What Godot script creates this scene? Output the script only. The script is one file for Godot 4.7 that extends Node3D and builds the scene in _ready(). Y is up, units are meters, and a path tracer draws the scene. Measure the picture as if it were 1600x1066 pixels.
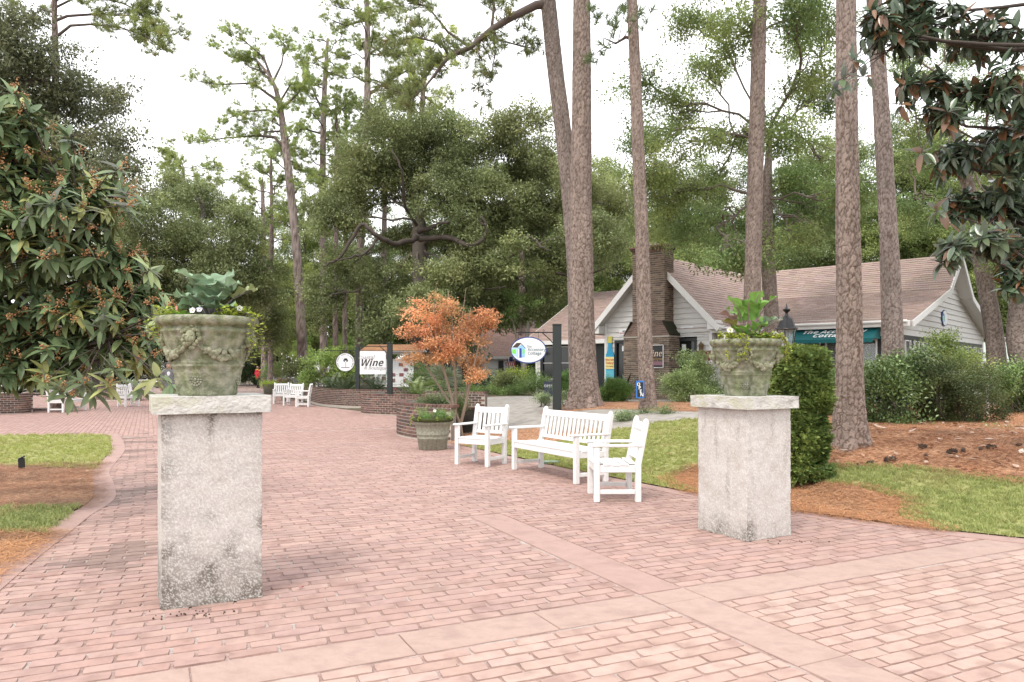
extends Node3D
# A brick plaza under tall pines, stone gate pillars with planted urns, white garden seats and a shingled cottage.
# Depth "d" below is metres in front of the camera (world -z); the camera stands 1.5 m above the plaza.

const EYE := 1.5
const FOCAL := 1168.0      # pixels, for a 1600 pixel wide picture
const HORIZON := 578.0

var rng := RandomNumberGenerator.new()
var used := {}
var M := {}
var kit := {}              # shared meshes
var EDGE := PackedVector2Array([Vector2(20, -3), Vector2(14, 1), Vector2(8.6, 4.4), Vector2(6.5, 5.5), Vector2(4.5, 6.64), Vector2(3.0, 7.96), Vector2(1.19, 10.7), Vector2(-1.13, 15), Vector2(-3.5, 24), Vector2(-8, 31), Vector2(-12, 40), Vector2(-16, 60)])
var LEFT := PackedVector2Array([Vector2(-1.5, -2), Vector2(-3.2, 3.5), Vector2(-3.97, 5.8), Vector2(-4.26, 6.7), Vector2(-4.56, 7.63), Vector2(-4.71, 8.23), Vector2(-4.93, 8.81), Vector2(-5.55, 9.91), Vector2(-6.09, 10.82), Vector2(-6.6, 11.94), Vector2(-7.26, 13.48), Vector2(-7.97, 14.87), Vector2(-9.03, 16.7), Vector2(-9.6, 17.3), Vector2(-11.67, 17.03), Vector2(-20, 16.5), Vector2(-40, 16)])
var PLAZA := PackedVector2Array()


class MB:
	var v := PackedVector3Array()
	var n := PackedVector3Array()
	var t := PackedVector2Array()
	var c := PackedColorArray()
	var ix := PackedInt32Array()
	var col := Color(1, 1, 1)

	func add(p: Vector3, q: Vector3, uv := Vector2.ZERO) -> int:
		v.append(p)
		n.append(q)
		t.append(uv)
		c.append(col)
		return v.size() - 1

	func tri(a: Vector3, b: Vector3, d: Vector3) -> void:
		var q := (d - a).cross(b - a).normalized()
		var i := v.size()
		add(a, q, Vector2(0, 0))
		add(b, q, Vector2(1, 0))
		add(d, q, Vector2(0, 1))
		ix.append_array(PackedInt32Array([i, i + 1, i + 2]))

	# corners clockwise as seen from outside
	func quad(a: Vector3, b: Vector3, d: Vector3, e: Vector3, uvs := [Vector2(0, 0), Vector2(1, 0), Vector2(1, 1), Vector2(0, 1)]) -> void:
		var q := (d - a).cross(b - a).normalized()
		if q == Vector3.ZERO:
			q = (e - a).cross(d - a).normalized()
		var i := v.size()
		add(a, q, uvs[0])
		add(b, q, uvs[1])
		add(d, q, uvs[2])
		add(e, q, uvs[3])
		ix.append_array(PackedInt32Array([i, i + 1, i + 2, i, i + 2, i + 3]))

	func box(at: Vector3, size: Vector3, turn := Basis(), bevel := 0.0) -> void:
		var h := size * 0.5
		var b := minf(bevel, minf(h.x, minf(h.y, h.z)) * 0.9)
		for axis in 3:
			var a1 := (axis + 1) % 3
			var a2 := (axis + 2) % 3
			for s: float in [-1.0, 1.0]:
				var q := Vector3.ZERO
				q[axis] = s
				var i := v.size()
				for k in [[-1, -1], [1, -1], [1, 1], [-1, 1]]:
					var p := Vector3.ZERO
					p[axis] = h[axis] * s
					p[a1] = (h[a1] - b) * k[0]
					p[a2] = (h[a2] - b) * k[1]
					add(at + turn * p, turn * q, Vector2(p[a1], p[a2]))
				ix.append_array(PackedInt32Array([i, i + 2, i + 1, i, i + 3, i + 2] if s > 0 else [i, i + 1, i + 2, i, i + 2, i + 3]))
		if b > 0:
			for axis in 3:
				var a1 := (axis + 1) % 3
				var a2 := (axis + 2) % 3
				for s1 in [-1.0, 1.0]:
					for s2 in [-1.0, 1.0]:
						var e := []
						for s: float in [-1.0, 1.0]:
							var p := Vector3.ZERO
							p[axis] = (h[axis] - b) * s
							p[a1] = h[a1] * s1
							p[a2] = (h[a2] - b) * s2
							var r := p
							r[a1] = (h[a1] - b) * s1
							r[a2] = h[a2] * s2
							e.append([p, r])
						var q := Vector3.ZERO
						q[a1] = s1
						q[a2] = s2
						q = (turn * q).normalized()
						var i := v.size()
						for p in [e[0][0], e[0][1], e[1][1], e[1][0]]:
							add(at + turn * p, q)
						ix.append_array(PackedInt32Array([i, i + 1, i + 2, i, i + 2, i + 3] if s1 * s2 < 0 else [i, i + 2, i + 1, i, i + 3, i + 2]))
			for sx in [-1.0, 1.0]:
				for sy in [-1.0, 1.0]:
					for sz in [-1.0, 1.0]:
						var s := Vector3(sx, sy, sz)
						var q := (turn * s).normalized()
						var i := v.size()
						for axis in 3:
							var p := (h - Vector3(b, b, b)) * s
							p[axis] = h[axis] * s[axis]
							add(at + turn * p, q)
						ix.append_array(PackedInt32Array([i, i + 2, i + 1] if sx * sy * sz > 0 else [i, i + 1, i + 2]))

	# a round bar through points, each with its radius
	func tube(pts: Array, radii: Array, sides := 7, closed := true) -> void:
		var k := pts.size()
		var side := Vector3.ZERO
		var first := v.size()
		var along := 0.0
		for i in k:
			var dir: Vector3 = (pts[mini(i + 1, k - 1)] - pts[maxi(i - 1, 0)]).normalized()
			if dir == Vector3.ZERO:
				dir = Vector3.UP
			if side == Vector3.ZERO:
				side = dir.cross(Vector3.RIGHT if absf(dir.x) < 0.8 else Vector3.UP).normalized()
			side = (side - dir * side.dot(dir)).normalized()
			var up := dir.cross(side)
			if i > 0:
				along += (pts[i] - pts[i - 1]).length()
			for j in sides + 1:
				var a := TAU * j / sides
				var q := side * cos(a) + up * sin(a)
				add(pts[i] + q * radii[i], q, Vector2(float(j) / sides, along))
		for i in k - 1:
			for j in sides:
				var a := first + i * (sides + 1) + j
				var b := a + sides + 1
				ix.append_array(PackedInt32Array([a, b, a + 1, a + 1, b, b + 1]))
		if closed:
			for e in [0, k - 1]:
				var q: Vector3 = (pts[0] - pts[1]).normalized() if e == 0 else (pts[k - 1] - pts[k - 2]).normalized()
				var i := v.size()
				for j in sides:
					add(v[first + e * (sides + 1) + j], q)
				for j in range(1, sides - 1):
					ix.append_array(PackedInt32Array([i, i + j + 1, i + j] if e > 0 else [i, i + j, i + j + 1]))

	# turned about the y axis; profile points are (radius, height), from the bottom up
	func lathe(at: Vector3, prof: Array, segs := 32, turn := Basis()) -> void:
		var k := prof.size()
		for i in k - 1:
			var p: Vector2 = prof[i]
			var r: Vector2 = prof[i + 1]
			var e := (r - p).normalized()
			var q1 := e
			var q2 := e
			if i > 0:
				var o: Vector2 = (p - prof[i - 1]).normalized()
				if o.dot(e) > 0.5:
					q1 = (o + e).normalized()
			if i < k - 2:
				var o: Vector2 = (prof[i + 2] - r).normalized()
				if o.dot(e) > 0.5:
					q2 = (o + e).normalized()
			var first := v.size()
			for j in segs + 1:
				var a := TAU * j / segs
				var d := Vector3(cos(a), 0, sin(a))
				add(at + turn * (d * p.x + Vector3.UP * p.y), turn * (d * q1.y - Vector3.UP * q1.x), Vector2(float(j) / segs * 3, p.y * 2))
				add(at + turn * (d * r.x + Vector3.UP * r.y), turn * (d * q2.y - Vector3.UP * q2.x), Vector2(float(j) / segs * 3, r.y * 2))
			for j in segs:
				var a := first + j * 2
				ix.append_array(PackedInt32Array([a, a + 2, a + 1, a + 1, a + 2, a + 3]))

	func ball(at: Vector3, r: Vector3, turn := Basis(), rings := 6, segs := 9) -> void:
		var first := v.size()
		for i in rings + 1:
			var b := PI * i / rings
			for j in segs + 1:
				var a := TAU * j / segs
				var d := Vector3(sin(b) * cos(a), cos(b), sin(b) * sin(a))
				add(at + turn * (d * r), (turn * (d / r)).normalized(), Vector2(float(j) / segs, float(i) / rings))
		for i in rings:
			for j in segs:
				var a := first + i * (segs + 1) + j
				var b := a + segs + 1
				ix.append_array(PackedInt32Array([a, b, a + 1, a + 1, b, b + 1]))

	# a leaf that grows along at.basis.z, its face up at.basis.y
	func leaf(at: Transform3D, length: float, width: float, fold := 0.2, droop := 0.2, rows := 3, point := 0.55) -> void:
		var first := v.size()
		var y := at.basis.y
		for i in rows + 1:
			var s := float(i) / rows
			var w := width * 0.5 * pow(sin(PI * pow(s, point) * 0.97 + 0.03), 0.8)
			var mid := at.origin + at.basis.z * length * s - y * droop * length * s * s
			var up := (y + at.basis.z * droop * 2 * s).normalized()
			for k in [-1.0, 0.0, 1.0]:
				add(mid + at.basis.x * w * k + up * absf(k) * w * fold, (up + at.basis.x * -k * fold).normalized(), Vector2(k * 0.5 + 0.5, s))
		for i in rows:
			for k in 2:
				var a := first + i * 3 + k
				ix.append_array(PackedInt32Array([a, a + 1, a + 3, a + 1, a + 4, a + 3]))

	func build() -> ArrayMesh:
		var a := []
		a.resize(Mesh.ARRAY_MAX)
		a[Mesh.ARRAY_VERTEX] = v
		a[Mesh.ARRAY_NORMAL] = n
		a[Mesh.ARRAY_TEX_UV] = t
		a[Mesh.ARRAY_COLOR] = c
		a[Mesh.ARRAY_INDEX] = ix
		var m := ArrayMesh.new()
		m.add_surface_from_arrays(Mesh.PRIMITIVE_TRIANGLES, a)
		return m


# ---------------------------------------------------------------- names, parents, labels
func named(called: String, parent: Node) -> String:
	var key := str(parent.get_instance_id()) + called
	var k: int = used.get(key, 0)
	used[key] = k + 1
	return called if k == 0 else "%s_%03d" % [called, k]

func put(called: String, mesh, mat: Material, parent: Node = self, at := Transform3D()) -> MeshInstance3D:
	var o := MeshInstance3D.new()
	o.name = named(called, parent)
	o.mesh = mesh.build() if mesh is MB else mesh
	o.material_override = mat
	o.transform = at
	parent.add_child(o, true)
	return o

func base(called: String, where: Vector3, turn := 0.0, parent: Node = self) -> Node3D:
	var o := Node3D.new()
	o.name = named(called, parent)
	o.position = where
	o.rotation.y = turn
	parent.add_child(o, true)
	return o

func tag(o: Node, label: String, category: String, group := "") -> Node:
	o.set_meta("label", label)
	o.set_meta("category", category)
	if group != "":
		o.set_meta("group", group)
	return o

func structure(o: Node) -> Node:
	o.set_meta("kind", "structure")
	return o

func stuff(o: Node) -> Node:
	o.set_meta("kind", "stuff")
	return o

func copy_of(o: Node3D, called: String) -> Node3D:
	var r: Node3D = o.duplicate()
	r.name = named(called, self)
	add_child(r, true)
	return r

# many copies of one mesh, for what nobody would count
func many(called: String, mesh, mat: Material, where: Array, tints: Array, parent: Node = self) -> MultiMeshInstance3D:
	var mm := MultiMesh.new()
	mm.transform_format = MultiMesh.TRANSFORM_3D
	mm.use_colors = tints.size() > 0
	mm.mesh = mesh.build() if mesh is MB else mesh
	mm.instance_count = where.size()
	var buf := PackedFloat32Array()
	var wide := 16 if tints.size() > 0 else 12
	buf.resize(where.size() * wide)
	var k := 0
	for i in where.size():
		var x: Transform3D = where[i]
		var b := x.basis
		buf[k] = b.x.x; buf[k + 1] = b.y.x; buf[k + 2] = b.z.x; buf[k + 3] = x.origin.x
		buf[k + 4] = b.x.y; buf[k + 5] = b.y.y; buf[k + 6] = b.z.y; buf[k + 7] = x.origin.y
		buf[k + 8] = b.x.z; buf[k + 9] = b.y.z; buf[k + 10] = b.z.z; buf[k + 11] = x.origin.z
		if wide == 16:
			var c: Color = tints[i]
			buf[k + 12] = c.r; buf[k + 13] = c.g; buf[k + 14] = c.b; buf[k + 15] = 1.0
		k += wide
	mm.buffer = buf
	var o := MultiMeshInstance3D.new()
	o.name = named(called, parent)
	o.multimesh = mm
	o.material_override = mat
	parent.add_child(o, true)
	stuff(o)
	return o

# ---------------------------------------------------------------- places
func spot(u: float, v: float, d: float) -> Vector3:
	return Vector3((u - 800.0) * d / FOCAL, EYE - (v - HORIZON) * d / FOCAL, -d)

func edge_distance(x: float, d: float) -> float:
	var p := Vector2(x, d)
	var best := 1e9
	var side := 1.0
	for i in EDGE.size() - 1:
		var a := EDGE[i]
		var e := EDGE[i + 1] - a
		var q := a + e * clampf((p - a).dot(e) / e.length_squared(), 0, 1)
		var r := p.distance_to(q)
		if r < best - 1e-6:
			best = r
			side = 1.0 if e.cross(p - q) < 0 else -1.0
	return best * side

func lie(x: float, d: float) -> float:      # height of the ground
	return 0.6 * smoothstep(0.0, 4.5, edge_distance(x, d))

func on(x: float, d: float, lift := 0.0) -> Vector3:
	return Vector3(x, lie(x, d) + lift, -d)

# the polygon laid over the ground, cut into cells so that it follows the slope
func lay(poly: PackedVector2Array, lift: float, cell := 0.6, flat := -99.0) -> MB:
	var mb := MB.new()
	var lo := poly[0]
	var hi := poly[0]
	for p in poly:
		lo = lo.min(p)
		hi = hi.max(p)
	var x := lo.x
	while x < hi.x:
		var y := lo.y
		while y < hi.y:
			var sq := PackedVector2Array([Vector2(x, y), Vector2(x + cell, y), Vector2(x + cell, y + cell), Vector2(x, y + cell)])
			for piece in Geometry2D.intersect_polygons(poly, sq):
				var ids := Geometry2D.triangulate_polygon(piece)
				for k in range(0, ids.size(), 3):
					var w := []
					for m in 3:
						var p: Vector2 = piece[ids[k + m]]
						w.append(Vector3(p.x, (flat if flat > -90 else lie(p.x, p.y)) + lift, -p.y))
					if (w[2] - w[0]).cross(w[1] - w[0]).y < 0:
						var sw = w[1]
						w[1] = w[2]
						w[2] = sw
					var i := mb.v.size()
					for p in w:
						mb.add(p, Vector3.UP, Vector2(p.x, p.z))
					mb.ix.append_array(PackedInt32Array([i, i + 1, i + 2]))
			y += cell
		x += cell
	return mb

func in_view(p: Vector3, margin := 0.2) -> bool:
	var d := -p.z
	if d < 1.0:
		return false
	var u := p.x / d * FOCAL / 800.0
	var v := (EYE - p.y) / d * FOCAL
	return absf(u) < 1.0 + margin and v < 488.0 * (1.0 + margin) and v > -578.0 * (1.0 + margin)

# ---------------------------------------------------------------- chance
func r(a: float, b: float) -> float:
	return rng.randf_range(a, b)

func rdir() -> Vector3:
	var z := r(-1, 1)
	var a := r(0, TAU)
	var k := sqrt(1 - z * z)
	return Vector3(k * cos(a), z, k * sin(a))

func facing(dir: Vector3, up := Vector3.UP) -> Basis:    # z along dir, y as near to up as can be
	var z := dir.normalized()
	var x := up.cross(z)
	if x.length() < 0.01:
		x = Vector3.RIGHT
	x = x.normalized()
	return Basis(x, z.cross(x), z)

# ---------------------------------------------------------------- materials
func lin(a: float, b: float, c: float) -> Color:
	return Color(a, b, c).linear_to_srgb()

func noise(kind: int, freq: float, seed_: int, oct := 4) -> FastNoiseLite:
	var f := FastNoiseLite.new()
	f.noise_type = kind as FastNoiseLite.NoiseType
	f.frequency = freq
	f.seed = seed_
	f.fractal_octaves = oct
	if oct <= 1:
		f.fractal_type = FastNoiseLite.FRACTAL_NONE
	return f

func tex(f: FastNoiseLite, size: int, stops: Array, colors: Array) -> NoiseTexture2D:
	var t := NoiseTexture2D.new()
	t.width = size
	t.height = size
	t.seamless = true
	t.noise = f
	var g := Gradient.new()
	g.offsets = PackedFloat32Array(stops)
	var c := PackedColorArray()
	for k in colors:
		c.append(k)
	g.colors = c
	t.color_ramp = g
	return t

func bump(f: FastNoiseLite, size: int, strength: float) -> NoiseTexture2D:
	var t := NoiseTexture2D.new()
	t.width = size
	t.height = size
	t.seamless = true
	t.noise = f
	t.as_normal_map = true
	t.bump_strength = strength
	return t

func mat(c: Color, rough := 0.8, tint := false) -> StandardMaterial3D:
	var m := StandardMaterial3D.new()
	m.albedo_color = c
	m.roughness = rough
	m.vertex_color_use_as_albedo = tint
	return m

# a rough stone-like surface laid on from three sides
func rugged(c: Color, rough: float, albedo: Texture2D, normal: Texture2D, scale: float, depth := 1.0, tint := false, world_ := true) -> StandardMaterial3D:
	var m := mat(c, rough, tint)
	m.albedo_texture = albedo
	if normal:
		m.normal_enabled = true
		m.normal_texture = normal
		m.normal_scale = depth
	m.uv1_triplanar = true
	m.uv1_world_triplanar = world_
	m.uv1_scale = Vector3.ONE * scale
	return m

func leafy(c: Color, rough := 0.5, glow := 0.25) -> StandardMaterial3D:
	var m := mat(c, rough, true)
	m.metallic_specular = 0.35
	m.backlight_enabled = true
	m.backlight = Color(glow * 2, glow * 2, glow * 2).linear_to_srgb()
	return m

func grey(k: float) -> Color:
	return Color(k, k, k).linear_to_srgb()

func materials() -> void:
	var S := FastNoiseLite.TYPE_SIMPLEX_SMOOTH
	var V := FastNoiseLite.TYPE_CELLULAR
	var mottled := tex(noise(S, 0.012, 3, 5), 512, [0.15, 0.4, 0.6, 0.85], [lin(.74, .70, .68), lin(.92, .90, .88), lin(1, .98, .96), lin(.88, .86, .86)])
	var fine := tex(noise(S, 0.05, 8, 4), 512, [0.1, 0.5, 0.9], [grey(.66), grey(.92), grey(1)])
	var bumpy := bump(noise(S, 0.06, 5, 4), 512, 6.0)
	var soft := bump(noise(S, 0.02, 6, 4), 512, 5.0)
	# stamped brick: washed rose red
	M.brick_tint = rugged(lin(1, 1, 1), .78, mottled, soft, .55, .55, true)
	M.brick = []
	for k in 8:
		var g: Color = brick_colour(k)
		M.brick.append(rugged(g.linear_to_srgb(), .78, mottled, soft, .55, .55))
	M.pale_brick = []
	for k in 8:
		var g: Color = pale_colour(k)
		M.pale_brick.append(rugged(g.linear_to_srgb(), .78, mottled, soft, .55, .55))
	M.joint = rugged(lin(1, 1, 1), .95, tex(noise(S, 0.009, 21, 5), 512, [0.2, 0.5, 0.62, 0.8], [lin(.27, .185, .16), lin(.34, .235, .205), lin(.37, .275, .245), lin(.40, .345, .315)]), bumpy, .6)
	var mild := tex(noise(S, 0.012, 13, 5), 512, [0.15, 0.4, 0.6, 0.85], [lin(.84, .81, .80), lin(.95, .93, .92), lin(1, .98, .97), lin(.90, .88, .88)])
	M.kerb = rugged(lin(.36, .24, .21), .8, mild, soft, .4, .6)
	M.pale_slab = rugged(lin(.375, .268, .228), .8, mild, soft, .5, .7)
	# wall brick and mortar
	M.wall_brick = []
	for k in 8:
		var q: Color = [Color(.12, .066, .052), Color(.16, .085, .066), Color(.10, .062, .05), Color(.20, .11, .085), Color(.085, .06, .052), Color(.15, .08, .07), Color(.22, .125, .095), Color(.13, .09, .07)][k]
		M.wall_brick.append(rugged(q.linear_to_srgb(), .9, fine, bumpy, 3.0, .8))
	M.mortar = rugged(lin(.52, .46, .40), .95, fine, bumpy, 2.0, .6)
	M.wall_brick_tint = rugged(lin(1, 1, 1), .9, fine, bumpy, 3.0, .8, true)
	# soil, litter, grass below the blades
	M.earth = rugged(lin(1, 1, 1), 1.0, tex(noise(S, 0.02, 31, 5), 512, [0.2, 0.5, 0.8], [lin(.055, .04, .026), lin(.10, .075, .045), lin(.13, .11, .06)]), bumpy, .35)
	M.straw_bed = rugged(lin(1, 1, 1), 1.0, tex(noise(S, 0.03, 33, 5), 512, [0.15, 0.45, 0.6, 0.85], [lin(.20, .10, .05), lin(.40, .21, .11), lin(.52, .29, .16), lin(.58, .39, .27)]), bumpy, .8)
	M.turf = rugged(lin(1, 1, 1), 1.0, tex(noise(S, 0.02, 35, 5), 512, [0.2, 0.5, 0.8], [lin(.16, .165, .05), lin(.25, .265, .08), lin(.34, .32, .13)]), bumpy, .9)
	M.concrete = rugged(lin(1, 1, 1), .9, tex(noise(S, 0.015, 37, 5), 512, [0.2, 0.5, 0.8], [lin(.25, .225, .20), lin(.30, .275, .245), lin(.345, .315, .285)]), soft, .35, .3)
	M.soil = rugged(lin(.05, .036, .026), 1.0, fine, bumpy, 2.0, 1.5)
	# old carved stone
	M.urn = rugged(lin(1, 1, 1), .92, tex(noise(S, 0.018, 41, 5), 512, [0.15, 0.42, 0.6, 0.85], [lin(.105, .115, .07), lin(.20, .205, .145), lin(.285, .28, .22), lin(.36, .35, .29)]), bumpy, 1.7, .9, true)
	M.cap = rugged(lin(1, 1, 1), .9, tex(noise(S, 0.014, 43, 5), 512, [0.15, 0.35, 0.55, 0.85], [lin(.40, .38, .355), lin(.46, .45, .42), lin(.52, .51, .48), lin(.56, .55, .525)]), bumpy, 1.1, .7, true)
	M.pot = rugged(lin(1, 1, 1), .9, tex(noise(S, 0.02, 45, 5), 512, [0.2, 0.5, 0.8], [lin(.17, .165, .12), lin(.25, .245, .19), lin(.33, .32, .26)]), bumpy, 1.8, .6)
	M.stucco = mat(lin(1, 1, 1), .95, true)
	M.white = rugged(lin(.745, .74, .73), .45, fine, null, 2.5)
	M.white.albedo_texture = tex(noise(S, 0.02, 47, 4), 256, [0.0, 0.5, 1.0], [grey(.84), grey(.95), grey(1)])
	M.siding = rugged(lin(.60, .585, .56), .6, tex(noise(S, 0.02, 48, 4), 256, [0.0, 0.5, 1.0], [grey(.88), grey(.96), grey(1)]), null, .6)
	M.trim = mat(lin(.66, .65, .63), .5)
	M.stone_tex = fine
	M.black = mat(lin(.012, .013, .014), .45)
	M.post = mat(lin(.017, .024, .023), .5)
	M.iron = mat(lin(.016, .016, .017), .35)
	M.iron.metallic = .4
	M.glass = mat(Color(.9, .95, .95, .10), .04)
	M.glass.transparency = BaseMaterial3D.TRANSPARENCY_ALPHA
	M.inside = mat(lin(.06, .045, .036), .9)
	M.dark_glass = mat(lin(.015, .018, .018), .08)
	M.teal = mat(lin(.0, .105, .115), .75)
	M.teal.rim_enabled = true
	M.teal.rim = .3
	M.sign_white = mat(lin(.76, .77, .78), .4)
	M.sign_blue = mat(lin(.015, .05, .21), .4)
	M.ink = mat(lin(.02, .02, .022), .5)
	M.shingle = rugged(lin(1, 1, 1), .95, fine, bumpy, 2.2, .8, true)
	M.bark = rugged(lin(1, 1, 1), .95, fine, bumpy, 2.6, 1.0, true)
	M.oak_bark = rugged(lin(.15, .13, .11), .95, fine, bumpy, 2.0, 1.4)
	M.scaly = rugged(lin(.20, .16, .135), .95, fine, bumpy, 1.6, 1.6)
	M.dark_twig = rugged(lin(.075, .058, .048), .9, fine, bumpy, 3.0, 1.0)
	M.twig = rugged(lin(.13, .10, .085), .9, fine, bumpy, 3.0, 1.0)
	M.pale_twig = rugged(lin(.32, .25, .19), .9, fine, bumpy, 3.0, .7)
	M.leaf = leafy(lin(1, 1, 1), .5, .32)
	M.gloss_leaf = leafy(lin(1, 1, 1), .3, .12)
	M.gloss_leaf.metallic_specular = .5
	M.needle = leafy(lin(1, 1, 1), .6, .3)
	M.blade = leafy(lin(1, 1, 1), .6, .3)
	M.straw = mat(lin(1, 1, 1), .85, true)

func brick_colour(k: int) -> Color:
	return [Color(.385, .258, .226), Color(.37, .242, .21), Color(.40, .272, .236), Color(.36, .235, .206), Color(.39, .265, .23), Color(.38, .252, .224), Color(.37, .246, .222), Color(.385, .248, .215)][k % 8]

func pale_colour(k: int) -> Color:
	return [Color(.42, .295, .25), Color(.44, .31, .265), Color(.40, .275, .235), Color(.445, .32, .275), Color(.41, .28, .24), Color(.385, .26, .22), Color(.43, .30, .255), Color(.425, .305, .265)][k % 8]

func _ready() -> void:
	rng.seed = 20241
	var cam := Camera3D.new()
	cam.name = "camera"
	cam.projection = Camera3D.PROJECTION_FRUSTUM
	cam.near = 0.1
	cam.far = 900.0
	cam.size = 0.1 * 1066.0 / FOCAL
	cam.frustum_offset = Vector2(0, 0.1 * (HORIZON - 533.0) / FOCAL)
	cam.position = Vector3(0, EYE, 0)
	add_child(cam)
	cam.current = true
	var sky := ProceduralSkyMaterial.new()
	sky.sky_top_color = Color(.97, .98, 1.0)
	sky.sky_horizon_color = Color(1.0, .995, .985)
	sky.sky_curve = 0.2
	sky.sky_energy_multiplier = 1.12
	sky.ground_bottom_color = Color(.30, .27, .24)
	sky.ground_horizon_color = Color(.75, .74, .72)
	var env := Environment.new()
	env.background_mode = Environment.BG_SKY
	env.sky = Sky.new()
	env.sky.sky_material = sky
	env.tonemap_mode = Environment.TONE_MAPPER_LINEAR
	env.tonemap_exposure = 1.74
	env.sdfgi_enabled = true
	env.ssao_enabled = true
	env.ssil_enabled = true
	var we := WorldEnvironment.new()
	we.name = "world_environment"
	we.environment = env
	add_child(we)
	var sun := DirectionalLight3D.new()
	sun.name = "sun"
	sun.light_energy = 0.5
	sun.light_color = Color(1, .97, .93)
	sun.light_angular_distance = 14.0
	sun.shadow_enabled = true
	sun.rotation_degrees = Vector3(-58, -28, 0)
	add_child(sun)
	PLAZA = PackedVector2Array()
	for p in LEFT:
		PLAZA.append(p)
	PLAZA.append_array(PackedVector2Array([Vector2(-40, 78), Vector2(-19, 78)]))
	for k in range(EDGE.size() - 1, -1, -1):
		PLAZA.append(EDGE[k])
	PLAZA.append_array(PackedVector2Array([Vector2(20, -6), Vector2(-1, -6)]))
	materials()
	setting()
	cottage()
	annex()
	gateway()
	seats()
	planters()
	signs()
	trees()
	greenery()
	small_things()


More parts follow.
